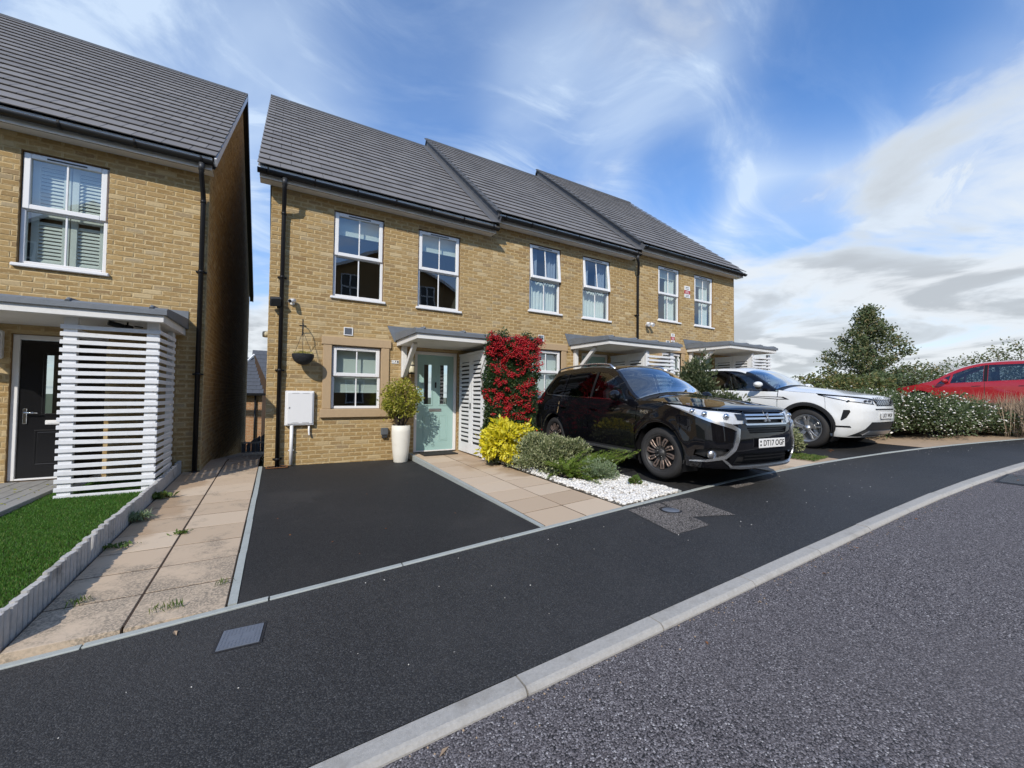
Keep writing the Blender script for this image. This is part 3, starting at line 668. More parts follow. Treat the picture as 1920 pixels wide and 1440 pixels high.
def sash_frame(mb, a, b, c, d, w, y0, y1, bev=0.006, f=lambda p: p):
    for (xa, xb, za, zb) in ((a, a + w, c, d), (b - w, b, c, d), (a + w, b - w, c, c + w), (a + w, b - w, d - w, d)):
        mb.box(xa, xb, y0, y1, za, zb, bev)
def window(house, a, b, c, d, mid=0.5, inside='blind', tilt=0.0, sill=True, ytop=0.05, shut=0.0):
    y = ytop; fw = 0.05
    mb = MB(); sash_frame(mb, a, b, c, d, fw, y, y + 0.07); zm = c + (d - c) * mid
    mb.box(a + fw, b - fw, y + 0.002, y + 0.068, zm - 0.03, zm + 0.03, 0.006)
    win = mb.build('window', 'white_upvc', house)
    # opening light above, fixed below
    sa, sb, sc_, sd_ = a + 0.018, b - 0.018, zm - 0.012, d - 0.016
    s = MB(); sash_frame(s, sa, sb, sc_, sd_, 0.068, y - 0.028, y + 0.03, 0.008)
    gl = MB(); gl.quad((sa + .06, y + .004, sc_ + .06), (sb - .06, y + .004, sc_ + .06), (sb - .06, y + .004, sd_ - .06), (sa + .06, y + .004, sd_ - .06))
    xm = (a + b) / 2; br = MB(); br.box(xm - 0.011, xm + 0.011, y - 0.012, y + 0.008, sc_ + .06, sd_ - .06, 0.003)
    if tilt:
        for m_ in (s, gl, br): m_.v = [(p[0], p[1] - (sd_ - p[2]) * tilt, p[2]) for p in m_.v]
    s.build('sash', 'white_upvc', win); gl.build('pane', 'window_glass', win); br.build('glazing_bar', 'white_upvc', win)
    g2 = MB(); g2.quad((a + .045, y + .03, c + .045), (b - .045, y + .03, c + .045), (b - .045, y + .03, zm - .025), (a + .045, y + .03, zm - .025)); g2.build('pane', 'window_glass', win)
    b2 = MB(); b2.box(xm - 0.011, xm + 0.011, y + 0.016, y + 0.04, c + .045, zm - .025, 0.003); b2.build('glazing_bar', 'white_upvc', win)
    t = MB(); t.box(xm - 0.20, xm + 0.20, y - 0.034 - (0.03 * tilt), y - 0.026, sd_ - 0.046, sd_ - 0.026, 0.003); t.build('trickle_vent', 'charcoal_plastic' if sill else 'white_upvc', win)
    if sill:
        q = MB(); q.box(a - 0.045, b + 0.045, -0.045, y + 0.05, c - 0.05, c - 0.004, 0.008); q.build('sill', 'white_upvc', win)
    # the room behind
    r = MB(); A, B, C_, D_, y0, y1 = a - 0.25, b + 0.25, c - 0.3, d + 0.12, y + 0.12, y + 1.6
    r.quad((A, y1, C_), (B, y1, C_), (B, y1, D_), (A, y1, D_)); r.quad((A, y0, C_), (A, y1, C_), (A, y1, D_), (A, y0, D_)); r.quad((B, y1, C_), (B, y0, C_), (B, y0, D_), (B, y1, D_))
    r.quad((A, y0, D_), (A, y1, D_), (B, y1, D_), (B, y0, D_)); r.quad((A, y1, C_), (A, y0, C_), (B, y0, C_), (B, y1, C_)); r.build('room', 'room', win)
    yb = y + 0.13
    def roller(z):
        m_ = MB(); nseg = 8
        m_.box(a + .03, b - .03, yb, yb + 0.006, z, d - 0.03); m_.box(a + .03, b - .03, yb - 0.006, yb + 0.012, z - 0.02, z, 0.004); m_.build('blind', 'blind', win)
    def curtain(xa, xb, z0, z1, matn, folds, amp=0.022):
        n_ = folds * 8; V = []; F = []
        for i in range(n_ + 1):
            x = xa + (xb - xa) * i / n_; yy = yb + 0.04 + amp * math.sin(i / 8 * 2 * math.pi) + 0.01 * math.sin(i * 0.37)
            V += [(x, yy, z0), (x + 0.01 * math.sin(i * .9), yy, z1)]
            if i: F.append([2 * i - 2, 2 * i, 2 * i + 1, 2 * i - 1])
        arrays('curtain', np.array(V), F, matn, win, smooth=True)
    if inside == 'blind_half': roller(c + (d - c) * 0.27)
    elif inside == 'blind_top': roller(d - 0.36)
    elif inside == 'blind_full': roller(c + 0.06)
    elif inside == 'shutter':
        for (xa, xb) in ((a + 0.05, xm - 0.005), (xm + 0.005, b - 0.05)):
            m_ = MB(); sash_frame(m_, xa, xb, c + .03, d - .03, 0.075, yb, yb + 0.03, 0.004); m_.box(xa + .07, xb - .07, yb, yb + .03, zm - .06, zm + .02, .004); m_.build('shutter_frame', 'white_paint', win)
            z = c + 0.12
            while z < d - 0.13:
                if not (zm - 0.09 < z < zm + 0.03):
                    q = MB(); q.obox(((xa + xb) / 2, yb + 0.02, z), ((xb - xa) / 2 - 0.075, 0, 0), (0, 0.012, 0.023), (0, -0.004, 0.002)); q.build('shutter_slat', 'white_paint', win)
                z += 0.052
    elif inside == 'curtains':
        curtain(a + .02, xm + 0.16, c + .02, zm - 0.02, 'curtain', 6); curtain(xm + 0.1, b - .02, c + .02, zm - 0.02, 'curtain', 5); curtain(a + .02, a + 0.34, zm, d - .02, 'reflection_blue', 4); curtain(b - 0.34, b - .02, zm, d - .02, 'reflection_blue', 4)  # blue cloth in the upper panes stands in for their bluish reflection
    elif inside == 'pale':
        curtain(xm + 0.05, b - .02, c + .02, d - .02, 'curtain', 4); roller(d - 0.28)
    return win
def stone_surround(house, dx, dz):
    s = lambda v: v + dx; t = lambda v: v + dz
    m_ = MB(); m_.box(s(.646), s(1.884), -0.045, 0.09, t(.886), t(1.037), 0.006); w = m_.build('window_surround', 'cast_stone', house)
    m_ = MB(); m_.box(s(.674), s(.820), -0.035, 0.088, t(-.29), t(.884), 0.006); m_.build('jamb', 'cast_stone', w)
    m_ = MB(); m_.box(s(1.702), s(1.852), -0.035, 0.088, t(-.29), t(.884), 0.006); m_.build('jamb', 'cast_stone', w)
    m_ = MB(); m_.box(s(.640), s(1.886), -0.06, 0.09, t(-.447), t(-.292), 0.008); m_.build('stone_sill', 'cast_stone', w)
def canopy(house, x0, x1, zf, depth=1.38, bracket_x=None):
    """flat porch roof: fascia zf..zf+.1, lead above"""
    y = -depth; m_ = MB(); m_.box(x0, x1, y, y + 0.025, zf, zf + 0.102, 0.003); c = m_.build('canopy', 'white_paint', house)
    for xx in (x0, x1 - 0.025):
        m_ = MB(); m_.box(xx, xx + 0.025, y + 0.027, -0.004, zf, zf + 0.102, 0.003); m_.build('fascia_board', 'white_paint', c)
    m_ = MB(); m_.box(x0 + .027, x1 - .027, y + .027, -0.004, zf + 0.004, zf + 0.02); m_.build('soffit', 'white_paint', c)
    m_ = MB(); zt = zf + 0.104; e = 0.035
    m_.prism([(y - e, zt - 0.012), (y - e, zt + 0.05), (y + 0.02, zt + 0.078), (-0.002, zt + 0.16), (-0.002, zt)], 'x', x0 - e, x1 + e); m_.build('lead_roof', 'lead', c)
    nr = 4
    for i in range(nr):
        xx = x0 + 0.12 + (x1 - x0 - 0.24) * i / (nr - 1)
        m_ = MB(); m_.tube([(xx, y - e + 0.005, zt + 0.058), (xx, y + 0.02, zt + 0.088), (xx, -0.02, zt + 0.168)], 0.022, 8); m_.build('lead_roll', 'lead', c)
    m_ = MB(); m_.prism([(x0 - 0.19, zt + 0.285), (x1 + 0.03, zt + 0.285), (x1 + 0.03, zt + 0.14), (x0 - 0.05, zt - 0.02)], 'y', -0.012, -0.001); m_.build('flashing', 'lead', c)
    bx = x0 + 0.09 if bracket_x is None else bracket_x
    m_ = MB(); m_.box(bx, bx + 0.095, -0.10, -0.003, zf - 0.62, zf + 0.002, 0.006); m_.build('bracket_post', 'white_paint', c)
    p0, p1 = Vector((bx + 0.047, -0.085, zf - 0.58)), Vector((bx + 0.047, -0.80, zf - 0.01)); ax = (p1 - p0) / 2; s2 = Vector((0, ax.z, -ax.y)).normalized() * 0.045
    m_ = MB(); m_.obox((p0 + p1) / 2, (0.04, 0, 0), ax, s2, 0.006); m_.build('brace', 'white_paint', c)
    return c
def store_doors(house, x, z0, z1, y0=-0.06, y1=-1.24, post=True):
    """pair of louvred doors in the plane x, facing -x"""
    ym = (y0 + y1) / 2
    m_ = MB(); m_.box(x + 0.03, x + 0.04, y1 + .04, y0 - .03, z0 + 0.08, z1 - 0.06); back = m_.build('store_shade_sheet', 'black_plastic', house)  # black sheet stands in for the shade inside the store, seen between slats
    m_ = MB(); m_.box(x - 0.01, x + 0.05, y1, y0, z1, z1 + 0.05, 0.004); m_.build('store_head', 'screen_paint', house)
    for (ya, yb) in ((y0 - 0.004, ym + 0.003), (ym - 0.003, y1 + 0.05)):
        w = 0.085; m_ = MB()
        for (p, q, r, s) in ((ya, ya - w, z0, z1), (yb + w, yb, z0, z1), (ya - w, yb + w, z0, z0 + 0.2), (ya - w, yb + w, z1 - 0.13, z1)): m_.box(x, x + 0.028, p, q, r, s, 0.004)
        d = m_.build('store_door', 'screen_paint', house)
        n_ = 19; zA, zB = z0 + 0.2, z1 - 0.13; st = (zB - zA) / (n_ + 0.38)
        for i in range(n_):
            zc = zA + st * (i + 0.88); q = MB(); q.box(x + 0.004, x + 0.022, ya - w + 0.003, yb + w - 0.003, zc - st * 0.30, zc + st * 0.30, 0.003); q.build('slat', 'screen_paint', d)
    m_ = MB(); m_.box(x - 0.012, x, ym - 0.02, ym + 0.025, (z0 + z1) / 2 - 0.1, (z0 + z1) / 2 + 0.02, 0.004); m_.build('store_latch', 'charcoal_plastic', house)
    if not post: return
    m_ = MB(); m_.box(x, x + 0.05, y1 - 0.03, y1 + 0.045, z0 - 0.05, z1 + 0.05, 0.004); m_.build('store_post', 'screen_paint', house)
def slat_screen(house, x0, x1, z0, z1, yfront, yback, step=0.092, h=0.05, wob=0.002, side=True, posts=(0.0, 1.0)):
    nS = int(round((z1 - z0) / step)); pw = 0.12
    m_ = MB()
    for xx in (x0 + 0.02, x1 - pw - 0.02): m_.box(xx, xx + pw, yfront + 0.024, yfront + 0.09, z0, z1 + 0.13, 0.004)
    if side: m_.box(x1 - 0.09, x1 - 0.022, yback - 0.06, yback + 0.06, z0 + .1, z1 + 0.13, 0.004)
    s = m_.build('slat_screen', 'screen_paint', house)
    for i in range(nS + 1):
        z = z0 + i * step; j = random.uniform(-wob, wob); q = MB()
        q.obox(((x0 + x1) / 2, yfront + 0.011, z + h / 2), ((x1 - x0) / 2, 0, j * 2), (0, 0.011, 0), (0, 0, h / 2), 0.003); q.build('slat', 'screen_paint', s)
        if side:
            q = MB(); q.obox((x1 - 0.010, (yfront + .024 + yback) / 2, z + h / 2 + 0.002), (0.010, 0, 0), (0, (yback - yfront - .024) / 2, -j * 2), (0, 0, h / 2), 0.003); q.build('slat', 'screen_paint', s)
    return s
TILE_W, RIDGE_Y = 0.33, 5.0
def tile_mesh():
    mb = MB(); L, t, w = 0.42, 0.016, TILE_W - 0.005
    mb.obox((w / 2, L / 2, t / 2), (w / 2, 0, 0), (0, L / 2, 0), (0, 0, t / 2), 0.003)
    me = bpy.data.meshes.new('tile'); me.from_pydata(mb.v, [], mb.f); me.materials.append(M['roof_tile']); return me
TILE = tile_mesh()
def roof(house, xl, xr, ze, zr, ye_=-0.28, left='verge', right='verge', n_single=300, barge=None):
    """front slope with every tile, plain back slope"""
    slope = Vector((0, RIDGE_Y - ye_, zr - ze)); L = slope.length; sd_ = slope.normalized(); up = Vector((0, -sd_.z, sd_.y)); ang = math.atan2(sd_.z, sd_.y)
    nC = 21; gauge = (L - 0.03) / nC; lift = 0.036
    mb = MB(); q = lambda x, d, h: Vector((x, ye_, ze)) + sd_ * d + up * h + Vector((0, 0, 0))
    mb.quad(q(xl + .01, 0.02, -.02), q(xr - .01, 0.02, -.02), q(xr - .01, L, -.02), q(xl + .01, L, -.02))
    yb = 2 * RIDGE_Y - ye_; mb.quad((xr, yb, ze), (xl, yb, ze), (xl, RIDGE_Y, zr + .02), (xr, RIDGE_Y, zr + .02))
    rf = mb.build('roof', 'roof_tile', house)
    pl = []
    for c in range(nC):
        x = xl - (TILE_W / 2 if c % 2 else 0)
        while x < xr - 0.02:
            pl.append((max(x, xl), min(x + TILE_W, xr), c)); x += TILE_W
    tilt = math.atan2(lift - 0.004, gauge * 1.2)
    full = [p for p in pl if p[1] - p[0] > TILE_W - 1e-4]; part = [p for p in pl if p[1] - p[0] <= TILE_W - 1e-4]
    full.sort(key=lambda p: (q(p[0], p[2] * gauge, 0) - CAM).length)
    base = WL[rf]; first = None
    for i, (xa, xb, c) in enumerate(full[:n_single]):
        o = bpy.data.objects.new('tile', TILE) if first is None else first.copy()
        if first is None: first = o
        o.name = 'tile'; COL.objects.link(o); o.parent = rf
        o.location = q(xa + 0.002, c * gauge - 0.0 + random.uniform(-.002, .002), lift) - base; o.rotation_euler = (ang - tilt + random.uniform(-.002, .002), random.uniform(-.003, .003), 0)
    mb = MB()
    for (xa, xb, c) in full[n_single:] + part:
        d0 = c * gauge; dd = (sd_ * math.cos(tilt) - up * math.sin(tilt)); nn = (up * math.cos(tilt) + sd_ * math.sin(tilt)); p = q((xa + xb) / 2, d0, lift)
        mb.obox(p + dd * 0.21 + nn * 0.008, ((xb - xa) / 2 - 0.0025, 0, 0), dd * 0.21, nn * 0.008, 0.003)
    mb.build('cut_tiles', 'roof_tile', rf, kind='stuff')
    # ridge tiles
    x = xl
    while x < xr - 0.05:
        xb = min(x + 0.45, xr); mb = MB(); prof = [(RIDGE_Y - 0.13, zr - 0.055), (RIDGE_Y - 0.07, zr + 0.03), (RIDGE_Y, zr + 0.075), (RIDGE_Y + 0.07, zr + 0.03), (RIDGE_Y + 0.13, zr - 0.055)]
        mb.prism(prof, 'x', x + 0.003, xb - 0.003); mb.build('ridge_tile', 'ridge_tile', rf); x = xb
    return rf, q, L, sd_, up, gauge
def eaves(house, x0, x1, zs, zg, yf=-0.25, outlet=None, capl=True, capr=True):
    """white soffit and fascia board, black half-round gutter with brackets"""
    mb = MB(); mb.box(x0, x1, yf + 0.018, -0.001, zs, zs + 0.012); s = mb.build('soffit', 'white_upvc', house)
    mb = MB(); mb.box(x0 - 0.004, x1 + 0.004, yf, yf + 0.016, zs - 0.012, zs + 0.19, 0.003); mb.build('fascia_board', 'white_upvc', house)
    mb = MB(); mb.box(x0 + .02, x1 - .02, yf + 0.05, yf + 0.058, zs - 0.003, zs - 0.0005); mb.build('soffit_vent', 'charcoal_plastic', s)
    r = 0.064; yc = yf - r - 0.002; prof = [(yc + r * math.cos(t), zg + r * 0.95 * math.sin(t)) for t in np.linspace(math.pi, 2 * math.pi, 11)]; inner = [(yc + (r - .004) * math.cos(t), zg + (r - .004) * 0.95 * math.sin(t)) for t in np.linspace(2 * math.pi, math.pi, 11)]
    mb = MB(); mb.prism(prof + inner, 'x', x0 - 0.03, x1 + 0.03, True)
    for xx, ok in ((x0 - 0.03, capl), (x1 + 0.03, capr)):
        if ok: mb.prism(prof, 'x', xx - 0.004, xx + 0.004)
    g = mb.build('gutter', 'black_plastic', house)
    nB = max(2, int((x1 - x0) / 0.72)); 
    for i in range(nB + 1):
        xx = x0 + 0.12 + (x1 - x0 - 0.24) * i / nB; k = [(yc + (r + .006) * math.cos(t), zg + (r + .006) * 0.95 * math.sin(t)) for t in np.linspace(math.pi * .94, 2 * math.pi, 9)]; k2 = [(yc + (r - .001) * math.cos(t), zg + (r - .001) * 0.95 * math.sin(t)) for t in np.linspace(2 * math.pi, math.pi * .94, 9)]
        mb = MB(); mb.prism(k + k2, 'x', xx - 0.014, xx + 0.014); mb.box(xx - .012, xx + .012, yc - r - .008, yc - r + .008, zg - .01, zg + .028, .003); mb.build('gutter_bracket', 'black_plastic', g)
    return g, yc
def downpipe(house, x, ztop, zbot, yc, xo=None, r=0.034, rings=(0.25, 0.62, 0.97)):
    xo = x if xo is None else xo; yw = -0.065
    mb = MB(); mb.tube([(xo, yc, ztop), (xo, yc, ztop - 0.12), (xo + (x - xo) * .2, yc + 0.02, ztop - 0.17), (x, yw - 0.02, ztop - 0.42), (x, yw, ztop - 0.48), (x, yw, zbot)], r, 14); p = mb.build('downpipe', 'black_plastic', house)
    mb = MB(); mb.tube([(xo, yc, ztop + 0.005), (xo, yc, ztop - 0.11)], r + 0.006, 14); mb.build('outlet_socket', 'charcoal_plastic', p)
    for t in (0.0, *rings):
        z = ztop - 0.52 + (zbot - ztop + 0.52) * t + (0.02 if t == 0 else 0); mb = MB(); mb.tube([(x, yw, z - 0.022), (x, yw, z + 0.022)], r + 0.006, 14)
        if t: mb.box(x - 0.07, x + 0.07, yw + 0.02, -0.001, z - 0.012, z + 0.012, .003)
        mb.build('pipe_clip', 'black_plastic', p)
def gable(house, x, face, y0, y1, z0, ze, zr, dz_edge=0.06, single=0, mat='buff_brick'):
    """brick gable wall in the plane x, facing face (+1 / -1)"""
    ym = (y0 + y1) / 2
    prof = lambda z: (y0, y1) if z < ze else (y0 + (z - ze) / (zr - ze) * (ym - y0) + 0.02, y1 - (z - ze) / (zr - ze) * (y1 - ym) - 0.02)
    mb = MB(); pts = [(y0, z0), (y1, z0), (y1, ze), (ym, zr), (y0, ze)]
    mb.add([(x - face * 0.006, p[0], p[1]) for p in pts], [list(range(5)) if face > 0 else list(range(5))[::-1]]); w = mb.build('gable_wall', 'buff_mortar', house)
    br = clip_courses(y0, y1, z0, zr, [], prof)
    fr = (lambda u, d, z: (x - d, u, z)) if face > 0 else (lambda u, d, z: (x + d, y1 + y0 - u, z))
    brick_field(w, br, fr, single, mat)
    return w
def front_door(house, x0, x1, z0, z1, mat, kind):
    y = 0.06; mb = MB(); w = 0.065
    for (a, b, c, d) in ((x0, x0 + w, z0, z1), (x1 - w, x1, z0, z1), (x0 + w, x1 - w, z1 - w, z1), (x0 + w, x1 - w, z0, z0 + 0.025)): mb.box(a, b, y - 0.02, y + 0.05, c, d, 0.005)
    fr = mb.build('door_frame', 'white_upvc', house)
    a, b, c, d = x0 + w + .004, x1 - w - .004, z0 + .028, z1 - w - .004; W_, H_ = b - a, d - c
    lights = [(a + W_ * .165, a + W_ * .40, c + H_ * .475, c + H_ * .905), (a + W_ * .61, a + W_ * .845, c + H_ * .475, c + H_ * .905)] if kind == 'two' else [(a + W_ * .30, a + W_ * .70, c + H_ * .46, c + H_ * .90)]
    xs = sorted({a, b, *[q for l in lights for q in l[:2]]}); zs = sorted({c, d, *[q for l in lights for q in l[2:]]})
    mb = MB()
    for i in range(len(xs) - 1):
        for j in range(len(zs) - 1):
            mx_, mz_ = (xs[i] + xs[i + 1]) / 2, (zs[j] + zs[j + 1]) / 2
            if any(l[0] < mx_ < l[1] and l[2] < mz_ < l[3] for l in lights): continue
            mb.box(xs[i], xs[i + 1], y + .004, y + .045, zs[j], zs[j + 1])
    dr = mb.build('door', mat, house)
    for l in lights:
        mb = MB(); sash_frame(mb, l[0] - .018, l[1] + .018, l[2] - .018, l[3] + .018, .03, y - .006, y + .006, .005); mb.build('light_frame', mat, dr)
        mb = MB(); mb.quad((l[0], y + .02, l[2]), (l[1], y + .02, l[2]), (l[1], y + .02, l[3]), (l[0], y + .02, l[3])); mb.build('pane', 'window_glass', dr)
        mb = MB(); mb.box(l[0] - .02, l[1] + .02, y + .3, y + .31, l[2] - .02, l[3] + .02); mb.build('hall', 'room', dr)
    pans = [(a + W_ * .165, a + W_ * .40, c + H_ * .09, c + H_ * .365), (a + W_ * .61, a + W_ * .845, c + H_ * .09, c + H_ * .365)] if kind == 'two' else [(a + W_ * .2, a + W_ * .8, c + H_ * .09, c + H_ * .345)]
    for l in pans:
        mb = MB(); sash_frame(mb, *l, .016, y - .002, y + .006, .004); mb.box(l[0] + .03, l[1] - .03, y - .001, y + .005, l[2] + .03, l[3] - .03, .004); mb.build('door_panel', mat, dr)
    zl = c + H_ * (.42 if kind == 'two' else .40); xm = (a + b) / 2
    mb = MB(); mb.box(xm - .135, xm + .135, y - .008, y + .004, zl - .03, zl + .03, .005); mb.box(xm - .115, xm + .115, y - .013, y - .006, zl - .018, zl + .018, .003); mb.build('letter_plate', 'satin_metal' if kind == 'two' else 'white_upvc', dr)
    if kind == 'two':
        mb = MB(); mb.box(xm - .016, xm + .016, y - .022, y + .004, c + H_ * .655, c + H_ * .715, .006); mb.build('knocker', 'dark_trim', dr)
        mb = MB(); mb.lathe([(0, -.004), (.02, -.004), (.024, .0), (.024, .008)], (xm, y, c + H_ * .775), 20, (0, 1, 0)); mb.build('number_disc', 'door_blue', dr)
    else:
        zh = c + H_ * .455; mb = MB(); mb.box(a + .045, a + .085, y - .012, y + .004, zh - .12, zh + .09, .006); mb.tube([(a + .065, y - .045, zh + .03), (a + .20, y - .05, zh + .03)], .010, 10); mb.tube([(a + .065, y, zh + .03), (a + .065, y - .05, zh + .03)], .012, 10); mb.build('handle', 'chrome', dr)
        mb = MB(); text_into(mb, 'C', (b - .12, y + .003, c + H_ * .80), (1, 0, 0), (0, 0, 1), .11, .004); text_into(mb, '1', (b - .12, y + .003, c + H_ * .72), (1, 0, 0), (0, 0, 1), .13, .004); mb.build('door_number', 'chrome', dr)
    return dr
def air_vent(house, x0, x1, z0, z1):
    mb = MB(); sash_frame(mb, x0, x1, z0, z1, .016, -.016, .006, .003); v = mb.build('air_vent', 'white_upvc', house)
    mb = MB(); mb.box(x0 + .01, x1 - .01, -.004, .006, z0 + .01, z1 - .01)
    n_ = 7
    for i in range(n_): z = z0 + .02 + (z1 - z0 - .04) * (i + .5) / n_; mb.box(x0 + .016, x1 - .016, -.011, -.003, z - .004, z + .004)
    mb.build('vent_grille', 'satin_metal', v)

def house(label, x0, x1, dxg, dzg, wins, zsoff, zgut, ze, zr, zbase, roofx, gutx, insides, doormat='door_blue', doorkind='two', winkw=None, canx=None, gfwin=True, tilt=0.0, storez=None, doorx=(2.37, 3.30), doorz=(-1.185, 0.885)):
    h = thing('terraced_house', label, 'house', ((x0 + x1) / 2, 0, zbase), 'buff brick terraced houses along the street')
    op = [(w[0], w[1], w[2] + 0.05, w[3]) for w in wins]
    dx0, dx1 = doorx[0] + dxg, doorx[1] + dxg; dz0, dz1 = doorz[0] + dzg, doorz[1] + dzg
    op.append((dx0, dx1, dz0 - 0.03, dz1))
    g = None
    if gfwin: g = (.82 + dxg, 1.702 + dxg, -.292 + dzg, .886 + dzg); op.append(g)
    blocked = op + ([(.674 + dxg, 1.852 + dxg, -.292 + dzg, .886 + dzg), (.642 + dxg, 1.886 + dxg, -.45 + dzg, -.29 + dzg), (.646 + dxg, 1.884 + dxg, .884 + dzg, 1.04 + dzg)] if gfwin else [])
    w = wall_sheet('front_wall', h, x0, x1, zbase - .3, zsoff + 0.012, op, 0.006, 0.10, 'buff_mortar', 'brick_return')
    br = clip_courses(x0, x1, zbase - 0.02 - 0.3, zsoff, blocked); brick_field(w, br, lambda u, d, z: (u, d, z))
    for wi, ins in zip(wins, insides): window(h, wi[0] + .004, wi[1] - .004, wi[2] + .05, wi[3] - .004, 0.49, ins, tilt)
    if gfwin: stone_surround(h, dxg, dzg); window(h, g[0] + .004, g[1] - .004, g[2] + .004, g[3] - .004, 0.525, insides[-1], 0, False, 0.045)
    if g: air_vent(h, 1.016 + dxg, 1.176 + dxg, 1.08 + dzg, 1.232 + dzg)
    front_door(h, dx0 + .003, dx1 - .003, dz0, dz1 - .003, doormat, doorkind)
    cx0, cx1 = (1.997 + dxg, 4.45 + dxg) if canx is None else canx
    canopy(h, cx0, cx1, 0.945 + dzg)
    rf = roof(h, roofx[0], roofx[1], ze, zr)
    gt, yc = eaves(h, gutx[0], gutx[1], zsoff, zgut)
    return h, rf, yc

H1, RF1, yc1 = house('two storey buff brick end house with pale blue front door', -0.19, 4.12, 0, 0, [(.807, 1.715, 1.744, 3.396), (2.401, 3.325, 1.744, 3.396)], 3.575, 3.665, 3.745, 8.32, -1.30,
                     (-.40, 4.12), (-.36, 4.06), ['blind_top', 'blind_top', 'blind_half'])
store_doors(H1, 3.32, -1.175, .80)
slat_screen(H1, 3.32, 4.36, -1.16, .78, -1.265, -0.1)
downpipe(H1, 0.0, 3.60, -1.27, yc1)
gable(H1, -0.19, -1, 0, 10, -1.4, 3.6, 8.2)
H2, RF2, yc2 = house('middle buff brick house of the terrace behind the black car', 4.12, 8.66, 4.36, .232, [(5.104, 6.036, 1.99, 3.655), (6.747, 7.701, 1.99, 3.655)], 3.84, 3.935, 4.02, 8.59, -1.07,
                     (4.10, 8.62), (4.13, 8.50), ['curtains', 'curtains', 'blind_full'], tilt=0.09)
store_doors(H2, 7.68, -0.94, 1.03); slat_screen(H2, 7.68, 8.74, -0.93, 1.0, -1.265, -0.1, 0.095, wob=0.006)
downpipe(H2, 8.70, 3.87, -0.85, yc2, 8.42)
H3, RF3, yc3 = house('far buff brick end house of the terrace with security signs', 8.66, 13.46, 8.95, .46, [(9.627, 10.595, 2.24, 3.915), (11.314, 12.276, 2.24, 3.915)], 4.09, 4.185, 4.265, 8.87, -0.84,
                     (8.60, 13.68), (8.66, 13.58), ['pale', 'pale', 'blind_full'])
store_doors(H3, 12.27, -0.72, 1.25); slat_screen(H3, 12.27, 13.33, -0.70, 1.22, -1.265, -0.1, 0.095, wob=0.006)
gable(H3, 13.46, 1, 0, 10, -1.0, 4.1, 8.75)

# raised verges where a higher roof meets a lower one: boarding, lead flashing on the tiles, capping
def step_verge(h, x, RFlow, RFhigh):
    rf, q, L, sd_, up, gauge = RFlow; _, q2, L2, *_r = RFhigh
    a = lambda d, hh: q(x, d, hh)
    mb = MB(); A0, A1, B1, B0 = q(x, 0.0, -.02), q(x, L, -.02), q2(x, L2, .03), q2(x, 0.0, .03)
    for dx_ in (-0.012, 0.012): mb.add([v + Vector((dx_, 0, 0)) for v in (A0, A1, B1, B0)], [(0, 1, 2, 3) if dx_ > 0 else (3, 2, 1, 0)])
    mb.build('verge_board', 'ridge_tile', h)
    mb = MB(); mb.add([q(x - 0.20, -0.02, .052), q(x - 0.012, -0.02, .075), q(x - .012, L - .02, .075), q(x - .20, L - .02, .052)], [(0, 1, 2, 3)]); mb.add([q(x - .012, -.02, .075), q(x - .02, -.02, .20), q(x - .02, L - .02, .20), q(x - .012, L - .02, .075)], [(0, 1, 2, 3)]); mb.build('lead_flashing', 'roof_lead', h)
    n_ = 21
    for i in range(n_):
        d0 = L2 * i / n_; d1 = L2 * (i + 1.12) / n_; c = (q2(x - 0.02, d0, .045) + q2(x - .02, d1, .03)) / 2; mb = MB(); mb.obox(c, (0.06, 0, 0), (q2(0, d1, .03) - q2(0, d0, .045)) / 2, _r[1] * 0.018 if False else Vector((0, -sd_.z, sd_.y)) * .018, .004); mb.build('verge_cap', 'ridge_tile', h)
step_verge(H2, 4.12, RF1, RF2); step_verge(H3, 8.62, RF2, RF3)

# left house, nearer the camera's left edge
H0 = thing('terraced_house', 'buff brick house at left with black front door and white shutters', 'house', (-3.6, 0, -1.45), 'buff brick terraced houses along the street')
xg = -1.045; op = [(-3.109, -2.228, 1.707, 3.268), (-3.12, -2.19, -1.25, .75), (-7.6, -6.7, 1.707, 3.268), (-5.78, -4.898, -.372, .806)]
blk0 = op + [(-5.926, -4.748, -.372, .806), (-5.958, -4.714, -.53, -.37), (-5.954, -4.716, .804, .96)]
w0 = wall_sheet('front_wall', H0, -8.0, xg - .006, -1.7, 3.56, op, 0.006, 0.10, 'buff_mortar', 'brick_return')
brick_field(w0, clip_courses(-8.0, xg, -1.6, 3.55, blk0), lambda u, d, z: (u, d, z))
window(H0, -3.105, -2.232, 1.71, 3.264, 0.5, 'shutter'); window(H0, -7.596, -6.704, 1.71, 3.264, 0.49, 'blind_top')
stone_surround(H0, -6.6, -.08); window(H0, -5.776, -4.902, -.368, .802, .525, 'blind_half', 0, False, .045)
front_door(H0, -3.117, -2.193, -1.235, .747, 'door_black', 'one')
canopy(H0, -3.75, -1.29, .873, bracket_x=-3.66)
store_doors(H0, -2.20, -1.24, .70, -.06, -1.10, False)
slat_screen(H0, -2.262, -1.35, -1.30, .755, -1.215, -0.30, 0.0925, wob=0.0035)
RF0 = roof(H0, -8.2, -.93, 3.66, 8.12)
g0, yc0 = eaves(H0, -8.1, -1.0, 3.49, 3.585)
downpipe(H0, -1.115, 3.52, -1.40, yc0)
gable(H0, xg, 1, 0, 10, -2.3, 3.5, 8.0)
mb = MB(); _, q0, L0, sd0, up0, gg0 = RF0
